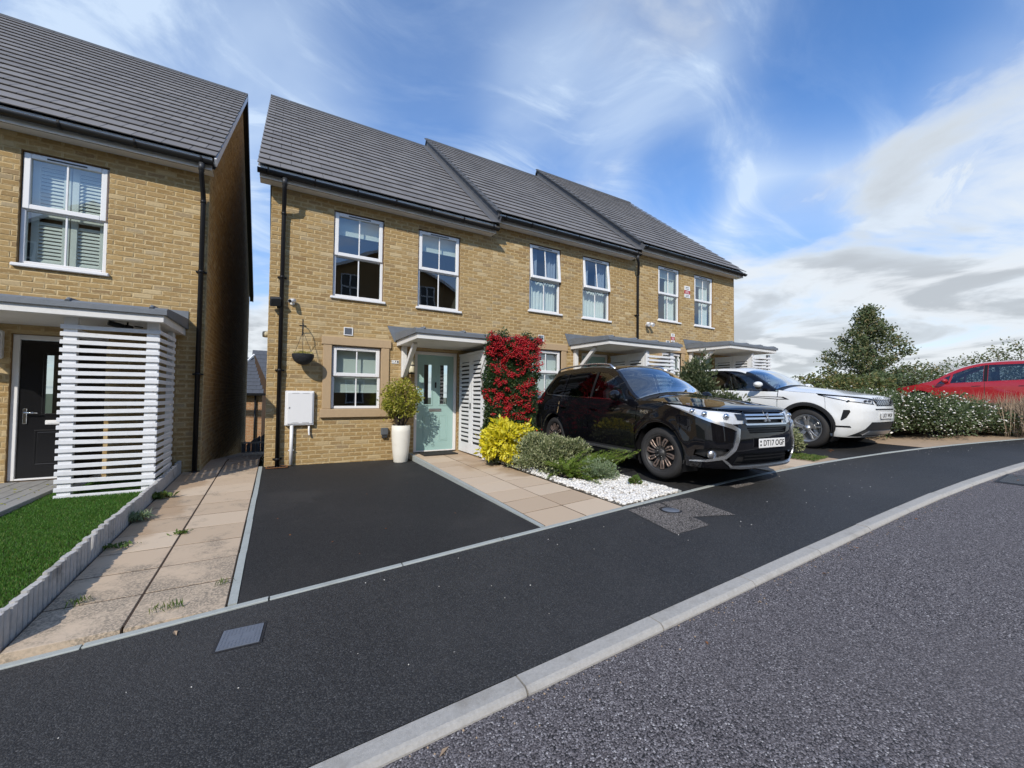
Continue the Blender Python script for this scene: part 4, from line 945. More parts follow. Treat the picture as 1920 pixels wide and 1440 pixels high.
mb.add([q0(-.935, -.06, -.10), q0(-.935, L0, -.10), q0(-.935, L0, .012), q0(-.935, -.06, .012), q0(-.96, -.06, -.10), q0(-.96, L0, -.10), q0(-.96, L0, .012), q0(-.96, -.06, .012)], [(0, 1, 2, 3), (7, 6, 5, 4), (0, 4, 5, 1), (3, 2, 6, 7), (0, 3, 7, 4), (1, 5, 6, 2)]); mb.build('bargeboard', 'white_upvc', H0)
mb = MB(); yb = 10.28; mb.prism([(5.0, 8.12), (5.0, 7.94), (yb, 3.46), (yb + .05, 3.64)], 'x', -.96, -.935); mb.build('bargeboard', 'dark_trim', H0)
mb = MB(); mb.add([(-1.05, 5, 7.98), (-.955, 5, 7.98), (-.955, yb, 3.48), (-1.05, yb, 3.48)], [(0, 1, 2, 3)]); mb.add([(-1.05, -.25, 3.50), (-.955, -.25, 3.50), (-.955, 5, 7.98), (-1.05, 5, 7.98)], [(3, 2, 1, 0)]); mb.build('verge_soffit', 'dark_trim', H0)

# ------------------------------------------------------------------ cars: panels cut from one smooth skin
def inside(pt, loops):
    x, y = pt; c = False
    for lp in loops:
        n_ = len(lp)
        for i in range(n_):
            x1, y1 = lp[i]; x2, y2 = lp[(i + 1) % n_]
            if (y1 > y) != (y2 > y) and x < (x2 - x1) * (y - y1) / (y2 - y1) + x1: c = not c
    return c
def densify(lp, step):
    o = []
    for i in range(len(lp)):
        a, b = np.array(lp[i]), np.array(lp[(i + 1) % len(lp)]); k = max(1, int(np.linalg.norm(b - a) / step + .5))
        o += [tuple(a + (b - a) * t / k) for t in range(k)]
    return o
class Car:
    def __init__(s, name, label, loc, yaw, plan, sec, nose, tail, L):
        s.root = bpy.data.objects.new(name, None); s.root.location = loc; s.root.rotation_euler = (0, 0, -yaw); COL.objects.link(s.root); WL[s.root] = Vector((0, 0, 0)); tag(s.root, label, 'car', 'cars parked on the drives'); s.L = L
        u, v = np.array(plan).T; t = np.concatenate([[0], np.cumsum(np.hypot(np.diff(u), np.diff(v)))]); tt = np.linspace(0, t[-1], 800)
        fu, fv = pchip(t, u), pchip(t, v); U, Vv = fu(tt), fv(tt)
        k = np.ones(25) / 25; pu = np.concatenate([U[12:0:-1], U, U[-2:-14:-1]]); pv_ = np.concatenate([-Vv[12:0:-1], Vv, -Vv[-2:-14:-1]])
        U, Vv = np.convolve(pu, k, 'valid'), np.convolve(pv_, k, 'valid'); U -= U[0]
        A_ = np.concatenate([[0], np.cumsum(np.hypot(np.diff(U), np.diff(Vv)))]); s.A, s.U, s.V = A_, U, Vv; s.amax = A_[-1]
        s.sec = pchip(*np.array(sec).T); s.nose = pchip(*np.array(nose).T); s.tail = pchip(*np.array(tail).T); s.bumps = []
    def u(s, x): return float(np.interp(x, s.U, s.A))
    def v(s, x): k = int(np.argmax(s.V)); return float(np.interp(x, s.V[:k], s.A[:k]))
    def P(s, a, w):
        a = np.asarray(a, float); w = np.asarray(w, float); sg = np.sign(a); sg = np.where(sg == 0, 1, sg); aa = np.abs(a)
        U, V_ = np.interp(aa, s.A, s.U), np.interp(aa, s.A, s.V)
        sm = lambda t: np.clip(t, 0, 1) ** 2 * (3 - 2 * np.clip(t, 0, 1))
        wf, wr = 1 - sm(U / 1.1), sm((U - (s.L - 1.0)) / 1.0)
        vv = V_ * s.sec(w); uu = U + s.nose(w) * wf + s.tail(w) * wr
        for (uc, wc, R_, amp, wd) in s.bumps:
            d = np.hypot(uu - uc, w - wc); vv = vv + amp * np.exp(-((d - R_) / wd) ** 2) * (w < 1.0)
        return np.stack([sg * vv, uu, w], -1)
    def T(s, a): return s.Tf(np.abs(a))
    def setT(s, pts): a, w = np.array(pts).T; s.Tf = pchip(a, w)
    def top(s, a, q):
        a = np.asarray(a, float); q = np.asarray(q, float); w = s.Tf(a); l = s.P(-np.maximum(a, 1e-4), w); r = s.P(np.maximum(a, 1e-4), w); h = s.crown(a)
        p = l * ((1 - q) / 2)[..., None] + r * ((1 + q) / 2)[..., None]; p[..., 2] += h * (1 - np.abs(q) ** 2.4); return p
    def patch(s, name, mat, loops, fn=None, off=0.0, step=0.05, thick=0.0, parent=None, scale=(1, 1), label=None, flat=False):
        fn = fn or s.P; S_ = np.array(scale, float); loops = [densify([tuple(np.array(p) * S_) for p in lp], step) for lp in loops]
        pts = []; edges = []
        for lp in loops:
            k = len(pts); pts += lp; edges += [(k + i, k + (i + 1) % len(lp)) for i in range(len(lp))]
        bn = len(pts); B = np.array(pts); lo, hi = B.min(0), B.max(0)
        for i, x in enumerate(np.arange(lo[0] + step * .5, hi[0], step)):
            for y in np.arange(lo[1] + step * (.25 + .5 * (i % 2)), hi[1], step):
                if np.min(np.hypot(B[:, 0] - x, B[:, 1] - y)) > step * .5 and inside((x, y), loops): pts.append((x, y))
        vs, _, fs, *_ = delaunay_2d_cdt([Vector(p) for p in pts], edges, [], 0, 1e-6)
        uv = np.array([(v.x, v.y) for v in vs]); F = [f for f in fs if len(f) == 3 and inside(tuple(uv[list(f)].mean(0)), loops)]
        uv = uv / S_; e = 1e-3
        def nrm(uv):
            da = fn(uv[:, 0] + e, uv[:, 1]) - fn(uv[:, 0] - e, uv[:, 1]); db = fn(uv[:, 0], uv[:, 1] + e) - fn(uv[:, 0], uv[:, 1] - e); n_ = np.cross(da, db); return n_ / np.maximum(np.linalg.norm(n_, axis=1, keepdims=True), 1e-12)
        X = fn(uv[:, 0], uv[:, 1]); N_ = nrm(uv)
        c = np.array([0, s.L * .5, .6]); sgn = np.sign(((X - c) * N_ * np.array([1, .4, 1])).sum(1).mean()) or 1.0; N_ = N_ * sgn
        V = X + N_ * off; F2 = []
        for f in F:
            p = V[list(f)]; F2.append(list(f) if np.dot(np.cross(p[1] - p[0], p[2] - p[0]), N_[list(f)].mean(0)) > 0 else list(f)[::-1])
        nv = len(V); Vall = [V]; Nall = [N_]
        if thick:
            cnt = {}
            for f in F2:
                for i in range(3): cnt[(f[i], f[(i + 1) % 3])] = 1
            bd = [(a, b) for (a, b) in cnt if (b, a) not in cnt]; ids = sorted({i for e_ in bd for i in e_}); mp = {i: k for k, i in enumerate(ids)}; m_ = len(ids)
            Vall += [V[ids], V[ids] - N_[ids] * thick]; base0, base1 = nv, nv + m_
            F2 += [[base0 + mp[b], base0 + mp[a], base1 + mp[a], base1 + mp[b]] for a, b in bd]
        V = np.concatenate(Vall); par = parent or s.root
        lo, hi = V.min(0), V.max(0); loc = (lo + hi) / 2
        me = bpy.data.meshes.new(name); me.from_pydata([tuple(p) for p in V - loc], [], F2); me.polygons.foreach_set('use_smooth', np.array([len(f) == 3 and not flat for f in F2]))
        if not flat:
            ln = []
            for f in F2:
                if len(f) == 3: ln += [tuple(N_[i]) for i in f]
                else:
                    q = V[f]; nn = np.cross(q[1] - q[0], q[2] - q[0]); nn = nn / max(np.linalg.norm(nn), 1e-12); ln += [tuple(nn)] * 4
            me.normals_split_custom_set(ln)
        o = put(name, me, mat, par); o.location = Vector(loc) - WL[par]; WL[o] = Vector(loc)
        if label: o['label'] = label
        return o
    def both(s, name, mat, loops, **k):
        r = []
        for sg in (-1, 1): r.append(s.patch(name, mat, [[(sg * a, w) for a, w in lp] for lp in loops], **k))
        return r
    def strip(s, pts, wid):
        """polygon round a centre line in (a, w)"""
        p = np.array(pts, float); k = len(p); d = np.gradient(p, axis=0); n_ = np.stack([-d[:, 1], d[:, 0]], 1); n_ /= np.linalg.norm(n_, axis=1, keepdims=True); w = np.array(wid)[:, None]
        return [tuple(q) for q in p + n_ * w] + [tuple(q) for q in (p - n_ * w)[::-1]]
    def pu(s, pts): return [(s.u(x), w) for x, w in pts]
    def local(s, mb, name, mat, parent=None, label=None): return mb.build(name, mat, parent or s.root, label=label)
    def wheel(s, uc, side, R_, rimR, v_out, width, kind, steer=0.0, tyre='rubber'):
        mb = MB(); ax = (side, 0, 0); c = (0, 0, 0); w2 = width
        prof = [(rimR - .005, -w2 + .02), (rimR + .02, -w2), (R_ - .05, -w2 - .004), (R_ - .012, -w2 + .03), (R_, -w2 + .06), (R_, -.06), (R_ - .012, -.028), (R_ - .045, .0), (rimR + .03, .004), (rimR + .008, -.004), (rimR - .005, -.02)]
        root = bpy.data.objects.new('wheel', None); COL.objects.link(root); root.parent = s.root; root.location = (side * v_out, uc, R_ - .004); root.rotation_euler = (0, 0, steer); WL[root] = Vector((0, 0, 0))
        mb.lathe(prof, c, 56, ax); 
        for g in (-.085, -.125): pass
        mb.build('tyre', tyre, root)
        mb = MB(); mb.lathe([(rimR - .004, -w2 + .02), (rimR - .03, -w2 * .5), (rimR - .035, -.05), (rimR - .02, -.025), (rimR - .004, -.012), (rimR + .006, -.006), (rimR + .008, -.012), (rimR - .004, -.02)], c, 48, ax); mb.lathe([(0, -.10), (rimR - .03, -.095)], c, 32, ax)
        rm = mb.build('rim', 'alloy_dark' if kind == 'loop' else 'alloy_silver', root)
        a = Vector(ax); y = Vector((0, 1, 0)); z = Vector((0, 0, 1)); mb = MB(); dk = MB()
        pt = lambda r, t, h: a * h + (y * math.cos(t) + z * math.sin(t)) * r
        def bar(r0, t0, h0, r1, t1, h1, wd, th, m_=None):
            p0, p1 = pt(r0, t0, h0), pt(r1, t1, h1); d = (p1 - p0) / 2; n_ = d.cross(a).normalized() * wd; (m_ or mb).obox((p0 + p1) / 2 - a * th, d, n_, a * th, .003)
        if kind == 'loop':
            for i in range(10):
                t = 2 * math.pi * i / 10 + .12; sw = .10
                bar(.055, t - .35 * .5, -.035, rimR * .62, t - .10, -.02, .010, .012, dk); bar(.055, t + .25 * .5, -.035, rimR * .62, t + .06, -.02, .010, .012, dk)
                bar(rimR * .40, t - .17, -.022, rimR * .66, t - .13, -.014, .009, .01); bar(rimR * .66, t - .13, -.014, rimR - .03, t - .05, -.014, .010, .01); bar(rimR * .42, t + .10, -.022, rimR * .68, t + .13, -.014, .007, .01); bar(rimR * .68, t + .13, -.014, rimR - .03, t + .15, -.014, .009, .01); bar(rimR - .035, t - .06, -.014, rimR - .035, t + .16, -.014, .010, .01)
        elif kind == 'five':
            for i in range(5):
                t = 2 * math.pi * i / 5 + .3
                for sg in (-1, 1):
                    bar(.05, t + sg * .28, -.03, rimR * .6, t + sg * .13, -.016, .017, .014); bar(rimR * .6, t + sg * .13, -.016, rimR - .025, t + sg * .19, -.012, .016, .014)
        else:
            for i in range(9): t = 2 * math.pi * i / 9; bar(.05, t, -.03, rimR - .02, t, -.012, .014, .012)
        mb.build('spokes', 'alloy_bronze' if kind == 'loop' else 'alloy_silver', root)
        if dk.v: dk.build('spoke_webs', 'alloy_dark', root)
        mb = MB(); mb.lathe([(0, -.012), (.028, -.012), (.034, -.02), (.062, -.026), (.066, -.05)], c, 24, ax); mb.build('hub_cap', 'alloy_dark' if kind == 'loop' else 'alloy_silver', root)
        mb = MB()
        for i in range(5): t = 2 * math.pi * i / 5 + .5; p = pt(.052, t, -.03); mb.tube([p, p + a * .014], .007, 8)
        mb.build('wheel_nuts', 'satin_metal', root)
    def ellipsoid(s, name, mat, c, r, parent=None, rot=0.0, sub=3):
        V, F = ico(sub); V = V * np.array(r); ca, sa = math.cos(rot), math.sin(rot); V = V @ np.array([[ca, sa, 0], [-sa, ca, 0], [0, 0, 1]]) + np.array(c)
        return arrays(name, V, F, mat, parent or s.root, smooth=True)
    def seats(s, uf, ur, w, mat='seat_black', hv=.36):
        for sg in (-1, 1):
            mb = MB(); x = sg * hv
            mb.obox((x, uf, w + .06), (.24, 0, 0), (0, .26, .03), (0, 0, .08), .05); mb.obox((x, uf + .33, w + .40), (.23, 0, 0), (0, .10, .36), (0, .07, -.02), .05); mb.obox((x, uf + .44, w + .84), (.13, 0, 0), (0, .03, .10), (0, .05, -.015), .04); s.local(mb, 'seat', mat)
        mb = MB(); mb.obox((0, ur, w + .08), (.60, 0, 0), (0, .26, .02), (0, 0, .08), .05); mb.obox((0, ur + .33, w + .40), (.60, 0, 0), (0, .09, .34), (0, .07, -.02), .05)
        for x in (-.36, .36): mb.obox((x, ur + .42, w + .80), (.12, 0, 0), (0, .02, .07), (0, .045, -.01), .03)
        s.local(mb, 'rear_seat', mat)
    def steering(s, x, uf, w, mat='seat_black'):
        mb = MB(); c = Vector((x, uf, w)); ax = Vector((0, .92, .40)).normalized(); e1 = Vector((1, 0, 0)); e2 = ax.cross(e1)
        mb.tube([c + (e1 * math.cos(t) + e2 * math.sin(t)) * .185 for t in np.linspace(0, 2 * math.pi, 25)], .016, 8, False); mb.tube([c - e1 * .18, c, c + e1 * .18], .014, 8); mb.tube([c, c - e2 * .18], .014, 8); mb.tube([c, c - ax * .3], .03, 8); s.local(mb, 'steering_wheel', mat)
def arc(uc, wc, R_, t0, t1, n_=16): return [(uc + R_ * math.cos(t), wc + R_ * math.sin(t)) for t in np.linspace(math.radians(t0), math.radians(t1), n_)]

def plate(car, w, u, text, band=True, half=.26, fs=.098):
    mb = MB(); mb.box(-half, half, u - .008, u, w - .0555, w + .0555, .004); p = car.local(mb, 'number_plate', 'plate_white')
    mb = MB(); text_into(mb, text, (.03 if band else 0, u - .0085, w - .002), (1, 0, 0), (0, 0, 1), fs, .0015, xs=.92, bold=.0012); mb.build('plate_letters', 'ink', p)
    if band:
        mb = MB()
        for dz in (-.022, .022): mb.box(-half + .018, -half + .045, u - .0095, u - .0085, w + dz - .011, w + dz + .011)
        mb.build('plate_band', 'charcoal_plastic', p)

# --- black car on the middle drive
def black_suv(loc, yaw):
    L = 4.695
    c = Car('parked_car', 'glossy black sport utility car with bronze wheels and chrome blades', loc, yaw,
            [(0, 0), (.008, .25), (.025, .45), (.065, .62), (.14, .745), (.28, .835), (.55, .878), (1.0, .895), (1.6, .90), (3.2, .90), (3.9, .885), (4.3, .845), (4.5, .78), (4.62, .66), (4.68, .4), (4.695, 0)],
            [(.18, .90), (.26, .945), (.40, .975), (.58, 1.0), (.78, 1.0), (.92, .985), (1.02, .955), (1.10, .915), (1.30, .835), (1.48, .75), (1.60, .685), (1.70, .62)],
            [(.18, .16), (.26, .07), (.40, .02), (.56, 0), (.70, .01), (.80, .025), (.90, .05), (.97, .10), (1.04, .24), (1.7, .35)],
            [(.2, -.12), (.4, -.02), (.7, 0), (.95, -.03), (1.1, -.10), (1.35, -.30), (1.6, -.52), (1.7, -.6)], L)
    A = c.u; uf, ur, R_, ra = .965, 3.635, .353, .415
    c.bumps = [(uf, .36, ra + .03, .022, .07), (ur, .36, ra + .03, .022, .07)]
    lf = lambda lp: [(a, w + .035 * min(1, max(0, (w - .78) / .13))) for a, w in lp]
    c.setT([(0, .950), (c.v(.3), .955), (c.v(.55), .967), (A(.22), .990), (A(.42), 1.012), (A(.7), 1.030), (A(1.05), 1.050), (A(1.38), 1.070), (A(1.52), 1.13), (A(1.85), 1.38), (A(2.12), 1.55), (A(2.45), 1.615), (A(2.9), 1.64), (A(3.5), 1.625), (A(4.0), 1.575), (A(4.25), 1.52), (A(4.42), 1.36), (A(4.56), 1.16), (A(4.66), 1.02), (c.amax, .98)])
    c.crown = pchip([0, A(.22), A(.7), A(1.2), A(1.5), A(2.1), A(2.6), A(3.8), A(4.2), A(4.5), c.amax], [.004, .045, .075, .10, .12, .085, .062, .06, .05, .03, .01])
    T = lambda x: float(c.T(A(x)))
    Tl = lambda x0, x1, n_=14, d=0.0: [(x, T(x) - d) for x in np.linspace(x0, x1, n_)]
    wb = lambda x: 1.045 + .03 * (x - 1.4) if x > 1.4 else 1.045        # belt
    pu = c.pu; bl = 'paint_black'
    # lower body
    hd = lf([(A(.78), 0.990), (A(.58), .985), (A(.36), .962), (A(.2), .940), (c.v(.6), .925), (c.v(.40), .905), (c.v(.37), .80), (c.v(.6), .795), (A(.2), .825), (A(.36), .868), (A(.58), .93)])
    c.both('fender', bl, [pu([(1.372, .34)] + arc(uf, .36, ra, -3, 128, 18)) + [(A(.60), .70), (A(.60), .955), (A(.785), 1.022)] + pu(Tl(.79, 1.372, 8, .0))])
    bump = [(-a, w) for a, w in lf([(0, .27), (c.v(.4), .26), (A(.16), .25), (A(.40), .245), (A(.585), .26)] + pu(arc(uf, .36, ra, 192, 131, 10)) + [(A(.592), .70), (A(.592), .925), (A(.57), .922), (A(.36), .862), (A(.2), .82), (c.v(.6), .788), (c.v(.44), .79)])]
    full = bump + [(-a, w) for a, w in bump[::-1][:-1]]
    fog = [(c.v(.66), .50), (A(.17), .515), (A(.40), .47), (A(.42), .40), (A(.22), .36), (c.v(.64), .37)]
    up = lf([(-c.v(.40), .905), (c.v(.40), .905), (c.v(.38), .80), (c.v(.30), .785), (-c.v(.30), .785), (-c.v(.38), .80)])
    mid_ = [(-c.v(.40), .755), (c.v(.40), .755), (c.v(.36), .685), (-c.v(.36), .685)]
    low_ = [(-c.v(.52), .445), (c.v(.52), .445), (c.v(.60), .32), (-c.v(.60), .32)]
    # the centre of the nose above the bumper
    nose = lf([(-c.v(.44), .785), (-c.v(.3), .775), (c.v(.3), .775), (c.v(.44), .785), (c.v(.40), .912), (c.v(.2), .914), (0, .914), (-c.v(.2), .914), (-c.v(.40), .912)])
    c.patch('front_bumper', bl, [full, fog, [(-a, w) for a, w in fog], mid_, low_], step=.045)
    c.patch('grille_surround', bl, [nose, up], step=.04)
    for nm, lp, o_ in (('grille', up, -.05), ('grille', mid_, -.04), ('grille', low_, -.05)): c.patch(nm, 'dark_trim', [lp], off=o_, step=.06)
    c.both('fog_recess', 'dark_trim', [fog], off=-.05, step=.06)
    for w in (.905, .862): c.patch('grille_bar', 'bright_trim', [[(-c.v(.395), w - .011), (c.v(.395), w - .011), (c.v(.395), w + .011), (-c.v(.395), w + .011)]], off=.006, step=.04, thick=.04)
    c.patch('grille_bar', 'bright_trim', [[(-c.v(.40), .782), (c.v(.40), .782), (c.v(.42), .802), (-c.v(.42), .802)]], off=.010, step=.04, thick=.03)
    for w in (.705, .735, .36, .40): c.patch('grille_slat', 'black_plastic', [[(-c.v(.42), w - .006), (c.v(.42), w - .006), (c.v(.42), w + .006), (-c.v(.42), w + .006)]], off=-.01, step=.05, thick=.02)
    blade = [(A(.80), 1.015), (A(.58), .962), (A(.36), .892), (A(.2), .832), (c.v(.62), .772), (c.v(.535), .725), (c.v(.555), .62), (c.v(.60), .50), (c.v(.69), .40), (A(.26), .345), (A(.46), .328)]
    c.both('chrome_blade', 'bright_trim', [c.strip(blade, [.004, .007, .011, .017, .027, .029, .027, .024, .019, .013, .005])], off=.014, step=.035, thick=.03)
    for sg in (-1, 1):
        o = c.patch('headlight', 'lamp_glass', [[(sg * a, w) for a, w in hd]], off=.004, step=.04)
        c.patch('lamp_housing', 'lamp_reflector', [[(sg * a, w) for a, w in hd]], off=-.03, step=.04, parent=o)
        for (vv, ww_) in ((c.v(.64), .888), (A(.24), .912), (A(.38), .942)):
            p = c.P(np.array([sg * vv]), np.array([ww_]))[0]; c.ellipsoid('projector', 'chrome', (p[0], p[1] + .015, p[2]), (.045, .03, .036), o, 0, 2)
        c.patch('lamp_bezel', 'black_plastic', [[(sg * a, w) for a, w in lf([(c.v(.39), .895), (c.v(.52), .900), (c.v(.50), .835), (c.v(.39), .83)])]], off=-.022, step=.04, parent=o)
        p = c.P(np.array([sg * A(.20)]), np.array([.425]))[0]; mb = MB(); mb.lathe([(0, -.012), (.045, -.01), (.052, 0), (.058, .02), (.05, .05)], (p[0], p[1] - .0, p[2]), 24, (-sg * .35, .93, 0)); c.local(mb, 'fog_lamp', 'satin_metal')
    # bonnet and screens
    c.patch('bonnet', bl, [[(0.02, -1), (A(.3), -.985), (A(.8), -.975), (A(1.28), -.965), (A(1.28), .965), (A(.8), .975), (A(.3), .985), (0.02, 1)]], fn=c.top, step=.06)
    c.patch('scuttle', 'dark_trim', [[(A(1.285), -1), (A(1.42), -1), (A(1.42), 1), (A(1.285), 1)]], fn=c.top, off=-.012, step=.06)
    c.patch('windscreen', 'windscreen_glass', [[(A(1.40), -.945), (A(2.10), -.93), (A(2.10), .93), (A(1.40), .945)]], fn=c.top, off=.002, step=.07)
    for sg in (-1, 1): c.patch('a_pillar', bl, [[(A(1.36), sg * .94), (A(2.12), sg * .925), (A(2.12), sg), (A(1.36), sg)]], fn=c.top, step=.05)
    c.patch('roof', bl, [[(A(2.11), -1), (A(4.2), -1), (A(4.2), 1), (A(2.11), 1)]], fn=c.top, step=.09)
    c.patch('tailgate', bl, [[(A(4.2), -1), (c.amax - .02, -1), (c.amax - .02, 1), (A(4.2), 1)]], fn=c.top, step=.08)
    # doors
    zl = lambda u0, u1, z: [(u, z) for u in np.linspace(u0, u1, 6)]
    fd = [(1.385, .36), (2.515, .36), (2.525, wb(2.52)), (1.385, wb(1.385))]
    rd = [(2.528, .36), (3.16, .36)] + arc(ur, .36, ra, 178, 118, 10) + [(3.47, wb(3.47)), (2.537, wb(2.53))]
    qt = arc(ur, .36, ra, 115, 5, 14) + [(4.06, .42), (4.12, .74), (4.50, .74), (4.56, 1.02), (4.50, 1.16), (4.4, wb(4.3)), (3.483, wb(3.48))]
    for sg in (-1, 1):
        m_ = lambda lp: [[(sg * a, w) for a, w in pu(lp)]]
        d1 = c.patch('front_door', bl, m_(fd)); d2 = c.patch('rear_door', bl, m_(rd)); c.patch('rear_quarter', bl, m_(qt))
        for d, uu in ((d1, 2.36), (d2, 3.28)):
            c.patch('door_handle', bl, [[(sg * a, w) for a, w in pu([(uu - .1, .895), (uu + .09, .905), (uu + .09, .935), (uu - .1, .925)])]], off=.03, step=.03, thick=.03, parent=d)
        # glazing
        w1 = [(1.66, wb(1.66) + .02), (2.50, wb(2.5) + .02), (2.50, T(2.5) - .085), (2.30, T(2.3) - .085), (2.08, T(2.08) - .10), (1.80, T(1.8) - .12)]
        w2 = [(2.57, wb(2.57) + .02), (3.42, wb(3.42) + .02), (3.38, T(3.38) - .085), (2.9, T(2.9) - .085), (2.57, T(2.57) - .085)]
        w3 = [(3.50, wb(3.5) + .02), (4.08, wb(4.08) + .035), (4.14, wb(4.1) + .10), (3.95, T(3.95) - .13), (3.7, T(3.7) - .09), (3.46, T(3.46) - .085)]
        gh = [(1.40, wb(1.4) + .003)] + [(x, wb(x) + .003) for x in np.linspace(1.6, 4.3, 10)] + [(4.42, 1.20)] + Tl(4.42, 1.40, 44)
        c.patch('window_pillars', bl, [[(sg * a, w) for a, w in pu(lp)] for lp in (gh, w1, w2, w3)], step=.05)
        for lp, g in ((w1, 'car_glass'), (w2, 'privacy_glass'), (w3, 'privacy_glass')): c.patch('side_window', g, m_(lp), off=-.006, step=.08)
        c.patch('window_trim', 'chrome', [[(sg * a, w) for a, w in c.strip(pu([(1.62, wb(1.62) + .008), (2.5, wb(2.5) + .008), (3.4, wb(3.4) + .008), (4.05, wb(4.05) + .018), (4.16, wb(4.1) + .06), (4.10, wb(4.1) + .16)]), [.007, .008, .008, .009, .009, .006])]], off=.006, step=.05, thick=.01)
        c.patch('pillar_trim', 'black_plastic', m_([(2.505, wb(2.5) + .02), (2.565, wb(2.56) + .02), (2.565, T(2.56) - .085), (2.505, T(2.5) - .085)]), off=.003, step=.05)
        c.patch('sill', 'dark_trim', m_([(1.42, .20), (3.18, .20), (3.20, .352), (1.40, .352)]), step=.06, off=.004)
        c.patch('sill_trim', 'bright_trim', m_([(1.50, .285), (3.08, .285), (3.12, .318), (1.46, .318)]), off=.018, step=.06, thick=.02)
        c.patch('tail_lamp', 'tail_red', m_([(4.22, 1.02), (4.58, 1.04), (4.52, 1.16), (4.30, 1.20), (4.20, 1.12)]), off=.008, step=.05)
        c.patch('rear_bumper', 'dark_trim', m_([(4.07, .30), (4.60, .32), (4.66, .735), (4.125, .735)]), off=.006, step=.06)
        c.patch('wheel_liner', 'black_plastic', m_([(uf - .55, .30), (uf + .5, .30), (uf + .5, .86), (uf - .4, .86)]), off=-.30, step=.12)
        for uc in (uf, ur):
            mb = MB(); pts = arc(uc, .36, ra + .004, -30, 210, 22); vs = [(sg * v_, p[0], p[1]) for p in pts for v_ in (.55, .865)]; mb.add(vs, [(2 * i, 2 * i + 1, 2 * i + 3, 2 * i + 2) for i in range(len(pts) - 1)], True); c.local(mb, 'wheel_arch', 'black_plastic')
        # mirror
        mr = c.ellipsoid('door_mirror', bl, (sg * 1.015, 1.70, 1.135), (.115, .075, .082), None, -sg * .25)
        mb = MB(); mb.tube([(sg * .86, 1.72, 1.075), (sg * .95, 1.71, 1.085)], .028, 8); mb.build('mirror_stalk', 'black_plastic', mr)
        # roof rail
        us = np.linspace(2.16, 4.12, 14); pr = c.P(np.array([sg * A(x) for x in us]), np.array([T(x) for x in us])); hgt = .045 * np.clip(np.minimum((us - 2.16) / .14, (4.12 - us) / .14), 0, 1)
        mb = MB(); mb.tube([(p[0] * .955, p[1], p[2] + .012 + h) for p, h in zip(pr, hgt)], .017, 8); c.local(mb, 'roof_rail', 'bright_trim')
        p = c.P(np.array([sg * A(1.22)]), np.array([.90]))[0]; mb = MB(); text_into(mb, 'PHEV', (p[0] + sg * .004, p[1], p[2]), (0, -sg * -1 if sg < 0 else 1, 0) if False else (0, -1 if sg < 0 else 1, 0), (0, 0, 1), .07, .004); c.local(mb, 'fender_badge', 'bright_trim')
        for uc, st in ((uf, .10), (ur, 0)): c.wheel(uc, sg, R_, .245, .865, .21, 'loop', st)
    mb = MB(); mb.box(-.58, .58, .55, 4.3, .21, .62); mb.box(-.80, .80, 1.42, 3.15, .23, .55); mb.box(-.55, .55, .14, .6, .24, .7); c.local(mb, 'underbody', 'black_plastic')
    c.patch('skid_trim', 'bright_trim', [[(-a, w) for a, w in [(c.v(.62), .275), (c.v(.5), .262), (0, .258), (-c.v(.5), .262), (-c.v(.62), .275), (-c.v(.64), .300), (-c.v(.5), .288), (0, .285), (c.v(.5), .288), (c.v(.64), .300)]]], off=.02, step=.05, thick=.04)
    c.both('skid_horn', 'bright_trim', [c.strip([(c.v(.60), .285), (c.v(.66), .33), (A(.14), .40)], [.010, .014, .005])], off=.012, step=.03, thick=.02)
    # three-diamond badge
    mb = MB(); p = c.P(np.array([0.0]), np.array([.872]))[0]
    for t in (90, 210, 330):
        d = Vector((math.cos(math.radians(t)), 0, math.sin(math.radians(t)))); e = Vector((-d.z, 0, d.x)); o_ = Vector((p[0], p[1] - .016, p[2] - .012)); vs = [o_, o_ + d * .036 + e * .021, o_ + d * .072, o_ + d * .036 - e * .021]
        mb.add([v for v in vs] + [v + Vector((0, .014, 0)) for v in vs], [(0, 1, 2, 3), (0, 4, 5, 1), (1, 5, 6, 2), (2, 6, 7, 3), (3, 7, 4, 0)])
    c.local(mb, 'badge', 'bright_trim')
    plate(c, .565, -.022, 'DT17 OGF')
    c.seats(2.05, 3.0, .48); c.steering(-.37, 1.72, 1.02, 'bark'); mb = MB(); mb.obox((0, 1.45, .93), (.70, 0, 0), (0, .22, .0), (0, 0, .09), .04); c.local(mb, 'dashboard', 'seat_black')
    mb = MB(); mb.box(-.70, .70, 1.3, 4.3, .42, .48); c.local(mb, 'cabin_floor', 'seat_black')
    return c
black_suv((5.30, -5.30, -1.115), math.radians(4))

